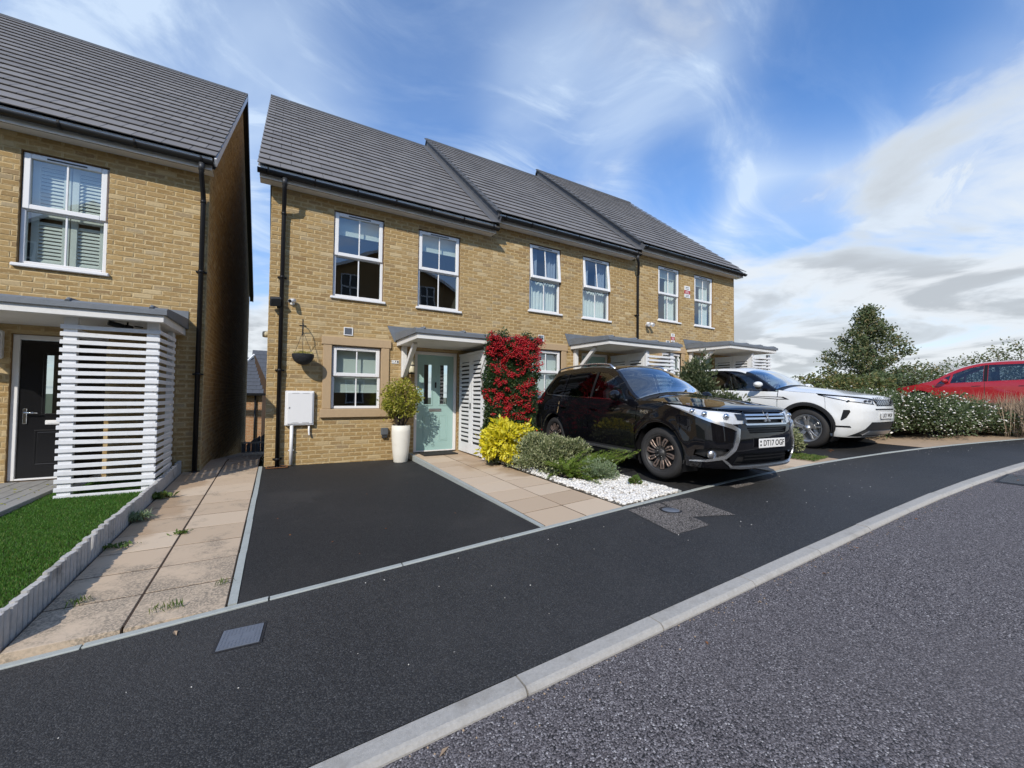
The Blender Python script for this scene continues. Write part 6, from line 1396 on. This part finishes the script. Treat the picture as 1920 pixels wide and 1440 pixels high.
# weeds in the joints of the side path
def tuft(name, label, x, y, zf, n_, h, mat='weed_leaf', spread=.04, asp=.12, lie=.35):
    z = float(zf(x, y)); t = thing(name, label, 'weed', (x, y, z)); P = np.stack([x + rng.normal(size=n_) * spread, y + rng.normal(size=n_) * spread * .6, np.full(n_, z + h * .4)], 1); T = np.stack([rng.normal(size=n_) * lie, rng.normal(size=n_) * lie, np.ones(n_)], 1)
    leaf_mesh('foliage', P, T, h * rng.uniform(.6, 1.2, n_), mat, t, asp)
tuft('grass_tuft', 'grass tuft sprouting at the front end of the side path', -.60, -4.58, zside, 42, .06, spread=.05)
tuft('weed', 'flat green weed in the middle joint of the side path', -.775, -3.05, zside, 46, .045, spread=.035, asp=.4, lie=1.2)
tuft('grass_tuft', 'grass tuft in the side path joint next to the drive edging', -.33, -4.36, zside, 26, .05, spread=.03)
tuft('weed', 'leafy weed against the white edging near the slatted screen', -1.25, -1.55, zside, 120, .10, spread=.05, asp=.5, lie=1.0)
tuft('weed', 'grey twiggy weed leaning over the path from the white edging', -1.24, -2.45, zside, 150, .13, 'hebe_leaf', .05, .18, 1.0)
tuft('grass_tuft', 'thin grass tuft in the left column of path slabs', -1.10, -4.25, zside, 30, .06, spread=.03)
tuft('weed', 'low weed along the white edging halfway up the path', -1.2, -3.2, zside, 60, .045, spread=.06, asp=.4, lie=1.2)

# shrubs between the cars
shrub('dark_shrub', 'tall dark evergreen shrub behind the black car bonnet', 'shrub', (8.08, -2.35, -.05), (.50, .62, .92), 7000, .085, 'dark_shrub_leaf', -.95, .45, 24, 12)
shrub('dark_shrub', 'lower dark evergreen shrub against the white car wing', 'shrub', (8.0, -3.1, -.48), (.44, .62, .62), 4200, .075, 'dark_shrub_leaf', -.98, .45, 16, 8)
shrub('pale_shrub', 'small pale green shrub in front of the white car wheel', 'shrub', (7.78, -4.30, -.80), (.34, .36, .30), 2600, .055, 'variegated_leaf', -1.0, .45, 14, 8)
n_ = 2600; x = rng.uniform(7.5, 8.02, n_); y = rng.uniform(-4.85, -3.7, n_); P = np.stack([x, y, zplot(x, y) + .02], 1); tag(leaf_mesh('ground_cover', P, unit(n_) + np.array([0, 0, .5]), .05 * rng.uniform(.5, 1.1, n_), 'weed_leaf', None, .3), 'thin low green ground cover at the foot of the pale shrub', 'ground cover', kind='stuff')

# flowering hedge at the far bend
hg = thing('flowering_hedge', 'broad green hedge dotted with small white flowers beside the white car', 'hedge', (11.8, -4.6, -.8)); Ps = []; Ts = []
for i in range(46):
    cx = 10.5 + 3.0 * (i / 45) + rng.normal() * .1; back = rng.uniform(0.42, 2.3); cy = float(ye(cx)) + back; h = (.88 + .16 * rng.random()) * (1 - .72 * min(1, max(0, (cx - 11.9) / 1.3))) + .08 * math.sin(cx * 3.1); P, T, O = blob_leaves((cx, cy, float(zp(cx)) + h * .52), (.55, .52, h * .60), 1400, 12, .45, .45, -.8); Ps.append(P); Ts.append(T)
P, T = np.concatenate(Ps), np.concatenate(Ts); leaf_mesh('foliage', P, T, .058 * rng.uniform(.6, 1.2, len(P)), 'hedge_leaf', hg, .5)
top_ = np.array([11.8, -3.9, -.9]); fr_ = P[(rng.random(len(P)) < .065) & ((P[:, 1] < ye(P[:, 0]) + .9) | (P[:, 2] > .05))]; D_ = (np.array(CAM) - fr_); D_ /= np.linalg.norm(D_, axis=1, keepdims=True); fr_ = fr_ + D_ * .05
pebbles('flowers', fr_, .018 * rng.uniform(.7, 1.35, len(fr_)), 'petal_white', hg, .5, 1)
stems(hg, (11.8, -4.4, -.85), [P[i] for i in rng.choice(len(P), 24, False)], .02, .006)
# dry grasses right of the hedge
for (gx_, gy_, lab) in ((12.95, -6.35, 'brown dry grass clump nearest the road, right of the flowering hedge'), (13.7, -6.3, 'brown dry grass clump in front of the red car rear'), (13.2, -5.6, 'brown dry grass clump tucked behind the flowering hedge end')):
    g = thing('dry_grass', lab, 'grass', (gx_, gy_, float(zp(gx_))), 'dry grass clumps'); n_ = 420; P = np.stack([gx_ + rng.normal(size=n_) * .22, gy_ + rng.normal(size=n_) * .22, np.full(n_, float(zp(gx_)) + .42)], 1); T = np.stack([rng.normal(size=n_) * .28, rng.normal(size=n_) * .28, np.ones(n_)], 1); leaf_mesh('foliage', P, T, rng.uniform(.6, 1.15, n_), 'straw', g, .012, fold=.1)
    P, T, O = blob_leaves((gx_, gy_, float(zp(gx_)) + .22), (.4, .4, .3), 700, 8); leaf_mesh('low_foliage', P, T, .07 * rng.uniform(.5, 1.1, 700), 'hebe_leaf', g, .3)

def tree(label, base, h, w, n_, size, mat, group, conical=True, trunk=.09, seed=3, low=.12):
    r_ = np.random.default_rng(seed); t = thing('tree', label, 'tree', tuple(base), group); b = np.array(base, float); mb = MB(); mb.tube([tuple(b - [0, 0, .2]), tuple(b + [.05, 0, h * .35]), tuple(b + [-.04, .03, h * .7]), tuple(b + [0, 0, h * .97])], [trunk, trunk * .75, trunk * .4, .01], 8); P = []; T = []
    for i in range(46):
        f = low + (1 - low) * (i + r_.random()) / 46; z = f * h; env = (w / 2) * (np.interp(f, [0, .12, .3, .55, .8, 1], [.55, .85, 1.0, .72, .36, .05]) if conical else np.interp(f, [0, .15, .5, .8, 1], [.3, .8, 1, .8, .3])) * r_.uniform(.75, 1.12)
        az = i * 2.399 + r_.normal() * .3; tip = b + np.array([math.cos(az) * env, math.sin(az) * env, z + env * .25]); s0 = b + np.array([0, 0, max(.1, z - env * .35)]); mb.tube([tuple(s0), tuple((s0 + tip) / 2 + [0, 0, env * .08]), tuple(tip)], [trunk * .3 * (1.1 - f) + .006, trunk * .16 * (1.1 - f) + .004, .003], 5)
        k = int(n_ / 46 * (.5 + env / (w / 2))); s_ = r_.random(k) ** .6; q = s0 + (tip - s0) * s_[:, None] + r_.normal(size=(k, 3)) * np.array([.16, .16, .11]) * (w / 4.5) * (.5 + .8 * (1 - abs(s_ - .7)))[:, None]; P.append(q); T.append(r_.normal(size=(k, 3)) * .7 + (tip - s0) / max(env, .1) * .5)
    P, T = np.concatenate(P), np.concatenate(T); mb.build('trunk', 'bark', t); leaf_mesh('crown', P, T, size * rng.uniform(.6, 1.25, len(P)), mat, t, .55); return t
def at(px, py, d): v = pixdir(px, py); s_ = d / math.hypot(v.x, v.y); return CAM + v * s_
def tree_at(label, px, ptop, d, w, n_, size, mat, group, **k):
    p = at(px, ptop, d); zg = float(zland(p.x, p.y)); return tree(label, (p.x, p.y, zg), p.z - zg, w, n_, size, mat, group, **k)
tree_at('dense round headed tree standing behind the white car bonnet', 1627, 578, 25, 3.8, 13000, .13, 'tree_leaf', 'trees beyond the drives', seed=5)
far = [(1560, 708, 20, 3.0, 'far_leaf', 'yellowish low bush seen over the white car windscreen'), (1602, 712, 21, 3.0, 'far_leaf', 'low olive bush at the foot of the tree, left side'), (1668, 706, 22, 3.0, 'hedge_leaf', 'grey green bush at the foot of the tree, right side'), (1716, 694, 24, 3.4, 'tree_leaf', 'sparse twiggy bush left of the red car roof'), (1750, 682, 30, 3.6, 'tree_leaf', 'thin leggy bush just behind the red car windscreen'),
       (1822, 668, 34, 3.6, 'far_leaf', 'autumn tinted sapling above the middle of the red car roof'), (1872, 656, 34, 3.2, 'far_leaf', 'brownish sapling behind the rear of the red car roof'), (1915, 640, 34, 4.2, 'tree_leaf', 'dark rounded sapling at the right edge behind red car')]
for i, (px, py, d, w, m_, lab) in enumerate(far): tree_at(lab, px, py, d, w, 2600 if i < 3 else 1100, .13, m_, 'bushes beyond the drives', conical=False, trunk=.05, seed=20 + i, low=.25)

# ------------------------------------------------------------------ small things
# log edging of the lawn: half-round pales side by side
ed = thing('lawn_edging', 'low white weathered picket edging between the turf and side path', 'edging', (-1.30, -2.3, -1.45))
y = -4.69; i = 0
while y < .02:
    w = random.uniform(.052, .066); h = .183 + .015 * math.sin(y * 1.3) + random.uniform(-.011, .008); z0 = float(zside(-1.3, y)) - .03; ln = random.uniform(-.01, .01) + (.05 if abs(y + 3.42) < .05 else 0); mb = MB(); yc_ = y + w / 2; ts = np.linspace(0, math.pi, 6)
    prof = [(-1.30 + .014 * math.sin(t) ** .6, yc_ - math.cos(t) * w * .48) for t in ts]; prof = [(p[0], p[1]) for p in prof] + [(-1.325, yc_ + w * .48), (-1.325, yc_ - w * .48)]
    k = len(prof); vs = [(p[0], p[1], z0) for p in prof] + [(p[0] + random.uniform(-.002, .002), p[1] + ln, z0 + h + .03 - .10 * max(0, p[0] + 1.30)) for p in prof]
    mb.add(vs, [list(range(k))[::-1], list(range(k, 2 * k))] + [[j, (j + 1) % k, k + (j + 1) % k, k + j] for j in range(k)]); mb.build('pale', 'edging_wood', ed); y += w + .003; i += 1
x = -1.345
while x > -2.40:
    w = random.uniform(.052, .066); z0 = float(zp(x)) - .05; z1 = -1.455 + .185 + random.uniform(-.011, .008); mb = MB(); mb.box(x - w + .003, x, -4.735, -4.70, z0, z1, .012); mb.build('pale', 'edging_wood', ed); x -= w
# deck in front of the black door
dk = thing('deck', 'grey weathered timber deck in front of the black door', 'deck', (-3.6, -2.3, -1.5))
x = -2.405; 
while x > -5.2:
    mb = MB(); mb.box(x - .138, x, -4.7, -.012, -1.268, -1.24 + random.uniform(-.002, .002), .003); mb.build('deck_board', 'deck_wood', dk); x -= .144
mb = MB(); mb.box(-2.43, -2.407, -4.68, -.012, -1.40, -1.27, .004); mb.build('deck_fascia', 'deck_wood', dk); mb = MB(); mb.box(-2.445, -2.402, -4.68, -.012, -1.52, -1.405, .004); mb.build('deck_bearer', 'deck_wood', dk); mb = MB(); mb.box(-5.4, -2.445, -4.69, -4.665, -1.62, -1.27, .004); mb.build('deck_fascia', 'deck_wood', dk)
n_ = 40; tag(leaf_mesh('fallen_leaves', np.stack([rng.uniform(-3.2, -2.45, n_), rng.uniform(-1.6, -.3, n_), np.full(n_, -1.234)], 1), unit(n_) * np.array([1, 1, .15]), .035 * rng.uniform(.5, 1.2, n_), 'topiary_leaf', None, .5), 'small fallen leaves lying on the grey deck', 'leaves', kind='stuff')
# wall lamps, cameras, boxes
mb = MB(); ln_ = thing('wall_lantern', 'cream glass wall lantern between bracket and pale blue door', 'lamp', (2.285, -.07, .40)); mb.lathe([(0, 0), (.05, .0), (.055, .01), (.055, .13), (.05, .14)], (2.285, -.08, .42), 20); mb.lathe([(.05, .16), (.055, .165), (.05, .31), (.0, .32)], (2.285, -.08, .42), 20); mb.build('lamp_shade', 'cream_glass', ln_)
mb = MB(); mb.lathe([(0, -.02), (.06, -.02), (.06, 0)], (2.285, -.08, .42), 20); mb.lathe([(.058, .14), (.058, .16)], (2.285, -.08, .42), 20); mb.box(2.26, 2.31, -.03, -.001, .42, .60, .005); mb.build('lamp_body', 'iron', ln_)
l0 = thing('wall_lantern', 'white louvred bulkhead lamp left of the black door', 'lamp', (-3.24, -.05, .42)); mb = MB(); mb.box(-3.32, -3.17, -.09, -.001, .40, .78, .02); mb.build('lamp_body', 'white_upvc', l0)
for k in range(4): mb = MB(); mb.box(-3.31, -3.18, -.10, -.085, .44 + k * .08, .49 + k * .08, .004); mb.build('lamp_louvre', 'satin_metal', l0)
fl = thing('floodlight', 'dark square floodlight fixed near the top of the corner downpipe', 'lamp', (-.10, -.08, 1.46)); mb = MB(); mb.obox((-.09, -.13, 1.545), (.075, .01, .01), (-.008, .028, .022), (.004, -.04, .062), .006); mb.build('lamp_head', 'charcoal_plastic', fl); mb = MB(); mb.box(-.07, -.03, -.10, -.001, 1.46, 1.50, .006); mb.build('lamp_arm', 'black_plastic', fl)
def cctv(label, x, z, y=-.001, mat='white_upvc', lens='black_plastic'):
    t = thing('security_camera', label, 'camera', (x, y, z - .05)); mb = MB(); mb.lathe([(0, 0), (.038, 0), (.034, .03), (0, .034)], (x, y, z - .02), 18, (0, -1, 0)); mb.tube([(x, y - .02, z - .02), (x, y - .07, z)], .012, 8); mb.build('mount', mat, t)
    mb = MB(); mb.tube([(x + .03, y - .05, z + .03), (x - .04, y - .17, z - .01)], .034, 16); mb.build('camera_body', mat, t); mb = MB(); mb.tube([(x - .038, y - .168, z - .009), (x - .045, y - .18, z - .013)], .027, 16); mb.build('lens', lens, t)
cctv('small white security camera right of the dark floodlight', .165, 1.585)
t = thing('security_light', 'white twin security light on the far house wall', 'lamp', (9.10, -.08, 2.02)); mb = MB(); mb.lathe([(0, 0), (.045, 0), (.04, .05), (0, .055)], (9.12, -.001, 2.06), 18, (0, -1, 0)); mb.build('mount', 'white_upvc', t)
for dx_ in (-.08, .07): mb = MB(); mb.tube([(9.12 + dx_ * .3, -.05, 2.07), (9.12 + dx_, -.12, 2.09), (9.12 + dx_ * 1.1, -.19, 2.05)], [.02, .045, .06], 14); mb.build('lamp_head', 'white_upvc', t)
t = thing('security_camera', 'black security camera under the porch roof at left', 'camera', (-1.75, -1.12, .80)); mb = MB(); mb.tube([(-1.86, -1.17, .845), (-1.74, -1.10, .815)], .032, 14); mb.tube([(-1.73, -1.1, .81), (-1.66, -1.06, .80)], .038, 12); mb.build('camera_body', 'black_plastic', t); mb = MB(); mb.tube([(-1.70, -1.09, .80), (-1.70, -1.09, .885)], .01, 8); mb.tube([(-1.64, -1.07, .835), (-1.56, -1.04, .83)], .008, 6); mb.build('mount', 'black_plastic', t)
mb = MB(); gb = thing('meter_box', 'white utility meter box on the wall beside corner downpipe', 'meter box', (.32, -.06, -.57)); mb.box(.095, .545, -.075, -.001, -.572, .032, .008); mb.build('box_frame', 'white_upvc', gb); mb = MB(); mb.box(.128, .522, -.092, -.074, -.545, .006, .008); mb.build('box_door', 'white_upvc', gb)
for z in (-.527, -.012):
    for xa in (.2, .36): mb = MB(); mb.box(xa, xa + .11, -.0945, -.091, z, z + .006, .001); mb.build('hinge_slot', 'satin_metal', gb)
mb = MB(); mb.lathe([(0, .0), (.014, .0), (.014, .006)], (.16, -.098, -.26), 14, (0, 1, 0)); mb.build('lock', 'satin_metal', gb)
mb = MB(); mb.tube([(.205, -.045, -.57), (.205, -.045, -1.255)], .028, 16); mb.build('conduit', 'white_upvc', gb); mb = MB(); mb.tube([(.475, -.035, -.57), (.475, -.035, -.68), (.48, -.05, -.74), (.485, -.05, -.75)], .016, 12); mb.build('overflow_pipe', 'white_upvc', gb); mb = MB(); mb.box(.16, .25, -.06, -.001, -1.01, -.995, .003); mb.build('pipe_clip', 'white_upvc', gb)
ob = thing('outdoor_socket', 'grey weatherproof socket on the wall left of the white planter', 'socket', (1.785, -.06, -.82)); mb = MB(); mb.box(1.72, 1.855, -.075, -.001, -.80, -.66, .012); mb.build('cover', 'grey_sensor', ob); mb = MB(); mb.box(1.74, 1.84, -.065, -.001, -.86, -.80, .01); mb.build('base', 'charcoal_plastic', ob)
hn = thing('house_number', 'small white house number tiles right of the stone window surround', 'house number', (1.95, -.012, .59))
for i, ch in enumerate('178'):
    xx = 1.905 + i * .046; mb = MB(); mb.box(xx, xx + .044, -.012, -.002, .597, .662, .002); p_ = mb.build('number_tile', 'plate_white', hn); mb = MB(); text_into(mb, ch, (xx + .022, -.0122, .629), (1, 0, 0), (0, 0, 1), .062, .001, bold=.002); mb.build('digit', 'ink', p_)
# signs on the far house
def sign(label, x, zt, w, hs, name='warning_sign'):
    t = thing(name, label, 'sign', (x, -.012, zt - sum(hs) - .01)); z = zt
    for i, h in enumerate(hs):
        mb = MB(); mb.box(x - w / 2, x + w / 2, -.014, -.002, z - h + .004, z, .002); p_ = mb.build('sign_board', 'plate_white' if i != 1 else 'red_print', t)
        mb = MB()
        for k in range(2): mb.box(x - w * .36, x + w * .30, -.0155, -.0138, z - h * (.38 + .34 * k), z - h * (.26 + .34 * k))
        mb.build('sign_lettering', 'ink' if i != 1 else 'plate_white', p_); z -= h
sign('stacked white and red security sign between the far upstairs windows', 10.95, 3.47, .26, [.14, .11, .12]); sign('small white and red alarm sign above the far porch gap', 10.27, 1.92, .16, [.10, .10, .06])
fb = thing('wall_vent', 'round beige vent cowl on the end wall of the main house', 'vent', (-.25, .9, 1.05)); mb = MB(); mb.lathe([(0, .09), (.05, .085), (.06, .05), (.06, .0), (.03, -.02)], (-.21, .9, 1.1), 18, (-1, 0, 0)); mb.build('cowl', 'cream_glass', fb)
# doormat, drains, covers
mb = MB(); mb.box(2.45, 3.15, -.47, -.07, -1.196, -1.178, .006); tag(mb.build('doormat', 'doormat'), 'dark doormat lying at the pale blue front door', 'doormat')
dr = thing('drain_grate', 'rusty drain grate at the foot of the corner downpipe', 'drain', (.0, -.14, -1.27)); mb = MB(); sash_frame(mb, -.16, .16, -.24, -.03, .02, 0, .01); mb.v = [(p[0], p[2], -1.262 + p[1]) for p in mb.v]; mb.f = [f[::-1] for f in mb.f]; mb.build('grate_frame', 'terracotta_leaf', dr)
for i in range(7): mb = MB(); mb.box(-.135 + i * .042, -.115 + i * .042, -.222, -.05, -1.262, -1.256); mb.build('grate_bar', 'iron', dr)
mh = thing('access_cover', 'small square grey metal access cover set in the dark pavement', 'cover', (-.155, -5.16, -1.43)); zc = lambda x: float(zp(x)); corners = [(-.285, -5.262), (-.262, -5.030), (-.028, -5.068), (-.050, -5.298)]
ins = lambda k: [(np.array(p) - np.array([-.157, -5.165])) * k + np.array([-.157, -5.165]) for p in corners]
mb = MB(); a, b = ins(1.0), ins(.90); mb.add([(p[0], p[1], zc(p[0]) + .004) for p in a] + [(p[0], p[1], zc(p[0]) + .005) for p in b], [(i, (i + 1) % 4, 4 + (i + 1) % 4, 4 + i) for i in range(4)]); mb.build('cover_frame', 'iron', mh)
mb = MB(); b = ins(.875); mb.add([(p[0], p[1], zc(p[0]) + .007) for p in b] + [(p[0], p[1], zc(p[0]) - .01) for p in b], [(3, 2, 1, 0)] + [(i, (i + 1) % 4, 4 + (i + 1) % 4, 4 + i) for i in range(4)]); pl_ = mb.build('cover_plate', 'grey_paint', mh)
mb = MB(); o_, ex, ey = np.array(b[0]), (np.array(b[3]) - np.array(b[0])), (np.array(b[1]) - np.array(b[0]))
for i in range(11):
    for j in range(11):
        if (2 <= i <= 4 and 4 <= j <= 6) or (6 <= i <= 8 and 4 <= j <= 6): continue
        p = o_ + ex * (.07 + .086 * i) + ey * (.07 + .086 * j); mb.obox((p[0], p[1], zc(p[0]) + .0078), (.004, .001 if (i + j) % 2 else .004, 0), (-.001, .004, 0), (0, 0, .0008))
mb.build('tread_studs', 'grey_paint', pl_, 'stuff')
rc = thing('stopcock_cover', 'round dark metal cover set in the worn tarmac patch', 'cover', (3.69, -5.105, -1.22)); mb = MB(); mb.lathe([(0, .0), (.085, .0), (.09, -.004)], (3.69, -5.105, zc(3.69) + .0085), 28); mb.build('cover_plate', 'grey_paint', rc); mb = MB(); mb.lathe([(.094, .001), (.115, .001), (.118, -.004)], (3.69, -5.105, zc(3.69) + .0075), 28); mb.build('cover_frame', 'iron', rc)
gy = thing('gully_grate', 'dark iron gully grate in the road against the kerb', 'drain', (8.2, -6.95, -1.02)); yk0 = float(yk(8.2)) - .03; zr_ = lambda x: float(zp(x)) - ROAD_DROP + .006
mb = MB(); 
for (xa, xb, ya, yb) in ((7.86, 8.56, yk0 - .03, yk0), (7.86, 8.56, yk0 - .46, yk0 - .43), (7.86, 7.90, yk0 - .43, yk0 - .03), (8.52, 8.56, yk0 - .43, yk0 - .03)): mb.add([(xa, ya, zr_(xa)), (xb, ya, zr_(xb)), (xb, yb, zr_(xb)), (xa, yb, zr_(xa))], [(0, 1, 2, 3)])
mb.build('grate_frame', 'iron', gy); mb = MB(); mb.add([(7.9, yk0 - .43, zr_(7.9) - .003), (8.52, yk0 - .43, zr_(8.52) - .003), (8.52, yk0 - .03, zr_(8.52) - .003), (7.9, yk0 - .03, zr_(7.9) - .003)], [(0, 1, 2, 3)]); mb.build('grate_pit', 'black_plastic', gy)
for i in range(11): xx = 7.93 + i * .054; mb = MB(); mb.add([(xx, yk0 - .43, zr_(xx) + .002), (xx + .026, yk0 - .43, zr_(xx) + .002), (xx + .026 + .02, yk0 - .03, zr_(xx) + .002), (xx + .02, yk0 - .03, zr_(xx) + .002)], [(0, 1, 2, 3)]); mb.build('grate_bar', 'satin_metal', gy)
# litter of the season
def dead_leaf(label, x, y, z, s_, rot, mat='terracotta_leaf'):
    mb = MB(); d = Vector((math.cos(rot), math.sin(rot), 0)); e = Vector((-d.y, d.x, 0)); p = Vector((x, y, z + .004)); mb.add([p - d * s_, p + e * s_ * .35 + Vector((0, 0, .006)), p + d * s_, p - e * s_ * .3 + Vector((0, 0, .010))], [(0, 1, 2, 3)]); tag(mb.build('dead_leaf', mat), label, 'leaf')
dead_leaf('dry brown stick leaf on the pavement below the side path', -.50, -4.90, zc(-.5), .035, 1.9, 'straw'); dead_leaf('orange dead leaf in the road gutter below the kerb', .60, -6.47, zc(.6) - .03, .03, .5, 'straw'); dead_leaf('curled brown leaf on the drive in front of the white car', 8.6, -4.65, float(zplot(8.6, -4.65)), .06, .3); dead_leaf('brown leaf on the drive beside the white car front', 8.75, -4.6, float(zplot(8.75, -4.6)), .05, 2.0)
n_ = 90; x = np.concatenate([rng.uniform(-1.2, 8, 60), rng.uniform(9, 12.5, 30)]); y = np.concatenate([rng.uniform(-6.2, -4.9, 60), ye(x[60:]) - rng.uniform(.05, .5, 30)]); tag(pebbles('grit', np.stack([x, y, zp(x) + .003], 1), rng.uniform(.002, .0055, n_), 'pebble', None, .7, 1), 'pale grit and petals scattered on the dark pavement', 'grit', kind='stuff')

n_ = 340; x = rng.uniform(-2.5, 12, n_); y = yk(x) - .012 - rng.random(n_) ** 2.2 * .16; tag(pebbles('channel_grit', np.stack([x, y, zp(x) - ROAD_DROP + .002], 1), rng.uniform(.002, .006, n_), 'straw', None, .6, 1), 'brown grit and crumbs lying in the road channel along the kerb', 'grit', kind='stuff')
n_ = 46; x = np.concatenate([rng.uniform(-2, 9, 22), rng.uniform(-.2, 2.2, 10), rng.uniform(4.5, 6, 4), rng.uniform(8.1, 9.5, 10)]); y = np.concatenate([yk(x[:22]) - rng.uniform(.02, .25, 22), rng.uniform(-4.4, -.1, 10), rng.uniform(-4.6, -4.2, 4), rng.uniform(-4.8, -4.0, 10)]); z = np.concatenate([zp(x[:22]) - ROAD_DROP, zplot(x[22:], y[22:])]) + .006
tag(leaf_mesh('leaf_litter', np.stack([x, y, z], 1), unit(n_) * np.array([1, 1, .12]), rng.uniform(.015, .035, n_), 'terracotta_leaf', None, .5, N=np.tile([0, 0, 1.0], (n_, 1))), 'small autumn leaves scattered over drives and road channel', 'leaves', kind='stuff')

# ------------------------------------------------------------------ behind the gap: gate and far house
gt = thing('side_gate', 'dark grey boarded gate with stepped tops at the end of side path', 'gate', (-.65, 8.0, -2.1)); tops = [-1.62, -1.66, -1.54, -1.46, -1.40, -1.55]
for i in range(6): xa = -1.03 + i * .135; z_ = tops[i]; mb = MB(); mb.prism([(xa, -2.2), (xa + .128, -2.2), (xa + .128, z_ - .06), (xa + .1, z_), (xa, z_ - .10)], 'y', 7.98, 8.0); mb.build('gate_board', 'gate_paint', gt)
mb = MB(); mb.box(-1.04, -.22, 7.96, 7.978, -1.72, -1.66); mb.build('gate_rail', 'satin_metal', gt)
fh = thing('brick_house', 'orange brick house with slate roof seen through the gap', 'house', (-.9, 16, -3))
ws = wall_sheet('wall', fh, -2.6, -.70, -3.4, -.02, [], 15.006, .1, 'buff_mortar', 'brick_return'); brick_field(ws, clip_courses(-2.6, -.70, -3.2, -.05, []), lambda u, d, z: (u, 15 + d, z), 0, 'orange_brick')
g0_, g1_, ga, gb = Vector((-1.15, 17.3, 0)), Vector((-.42, 19.5, 0)), 1.98, .12
mb = MB(); mb.add([g0_ + Vector((0, 0, -3.4)), g1_ + Vector((0, 0, -3.4)), g1_ + Vector((0, 0, gb)), g0_ + Vector((0, 0, ga))], [(0, 1, 2, 3)]); mb.build('gable_wall', 'orange_brick', fh)
mb = MB(); mb.obox((g0_ + g1_) / 2 + Vector((-.05, 0, (ga + gb) / 2)), (g1_ - g0_ + Vector((0, 0, gb - ga))) / 2, (.03, -.01, 0), (0, 0, .05)); mb.build('bargeboard', 'white_upvc', fh)
mb = MB(); mb.obox(g0_ + Vector((-.28, -.25, ga - .32)), (.22, .2, .30), (.03, -.03, 0), (0, 0, .05)); mb.build('bargeboard', 'white_upvc', fh)
def slates(name, xa, xb, y0, z0, y1, z1, par, nrow, wd=.30, cut=0.0):
    xr = xb; mb = MB(); mb.quad((xa, y0, z0 - .02), (xb, y0, z0 - .02), (xb - cut, y1, z1 - .02), (xa, y1, z1 - .02)); r = mb.build(name, 'slate_far', par); d = Vector((0, y1 - y0, z1 - z0)) / nrow; up = Vector((0, -d.z, d.y)).normalized()
    for c in range(nrow):
        xb = xr - cut * (c + .5) / nrow; x = xa - (wd / 2 if c % 2 else 0)
        while x < xb:
            a_, b_ = max(x, xa), min(x + wd, xb)
            if b_ - a_ > .04: mb = MB(); p = Vector(((a_ + b_) / 2, y0, z0)) + d * (c + .55) + up * .012; mb.obox(p, ((b_ - a_) / 2 - .003, 0, 0), d * .58 - up * .008, up * .006); mb.build('slate', 'slate_far', r)
            x += wd
slates('roof', -2.3, -.62, 14.75, -.06, 17.3, 1.80, fh, 10, .30, .60); slates('back_roof', -1.5, .3, 19.5, .2, 22.0, 2.62, fh, 9)
mb = MB(); mb.box(-2.3, -.5, 14.66, 14.75, -.16, -.05); mb.build('gutter', 'black_plastic', fh); mb = MB(); mb.tube([(-.98, 14.93, -.1), (-.98, 14.93, -3.2)], .04, 8); mb.build('downpipe', 'black_plastic', fh)
# houses across the road, seen only as reflections in windows and car paint
def opposite(label, x0, x1, y, ez, rz, depth=9):
    h = thing('brick_house', label, 'house', ((x0 + x1) / 2, y, -1.5), 'houses across the road'); xm = (x0 + x1) / 2; mb = MB(); mb.prism([(x0, -2.0), (x1, -2.0), (x1, ez), (xm, rz), (x0, ez)], 'y', y - depth, y); mb.build('wall', 'brick_return', h)
    mb = MB()
    for a, b in (((x0 - .3, ez - .2), (xm, rz + .08)), ((xm, rz + .08), (x1 + .3, ez - .2))): mb.add([(a[0], y + .3, a[1]), (b[0], y + .3, b[1]), (b[0], y - depth, b[1]), (a[0], y - depth, a[1]), (a[0], y + .3, a[1] + .08), (b[0], y + .3, b[1] + .08), (b[0], y - depth, b[1] + .08), (a[0], y - depth, a[1] + .08)], [(0, 1, 2, 3), (7, 6, 5, 4), (0, 4, 5, 1), (3, 2, 6, 7), (0, 3, 7, 4), (1, 5, 6, 2)])
    mb.build('roof', 'roof_tile', h)
    for a, b in (((x0 - .3, ez - .2), (xm, rz + .08)), ((x1 + .3, ez - .2), (xm, rz + .08))): mb = MB(); a, b = Vector((a[0], y + .32, a[1] - .02)), Vector((b[0], y + .32, b[1] - .02)); mb.obox((a + b) / 2, (b - a) / 2, (0, .015, 0), (0, 0, .11)); mb.build('bargeboard', 'white_upvc', h)
    for (wx, wz) in ((xm - 3.0, ez - .9), (xm + 2.0, ez - .9), (xm - 2.6, -.6), (xm + 1.4, -.6)):
        mb = MB(); mb.quad((wx + 1.0, y + .02, wz), (wx, y + .02, wz), (wx, y + .02, wz + 1.4), (wx + 1.0, y + .02, wz + 1.4)); w = mb.build('window', 'charcoal_plastic', h); mb = MB(); sash_frame(mb, wx - .04, wx + 1.04, wz - .04, wz + 1.44, .07, y + .02, y + .08); mb.box(wx + .46, wx + .54, y + .02, y + .07, wz, wz + 1.4); mb.box(wx, wx + 1, y + .02, y + .07, wz + .66, wz + .74); mb.build('window_frame', 'white_upvc', w)
opposite('wide brick gabled house opposite the main house', .8, 11.6, -18.6, 6.9, 9.6); opposite('brick gabled house opposite the left house', -12.5, -3.2, -18.6, 6.2, 8.9); opposite('brick gabled house further down across the road', -24, -15, -18.6, 5.8, 8.4)
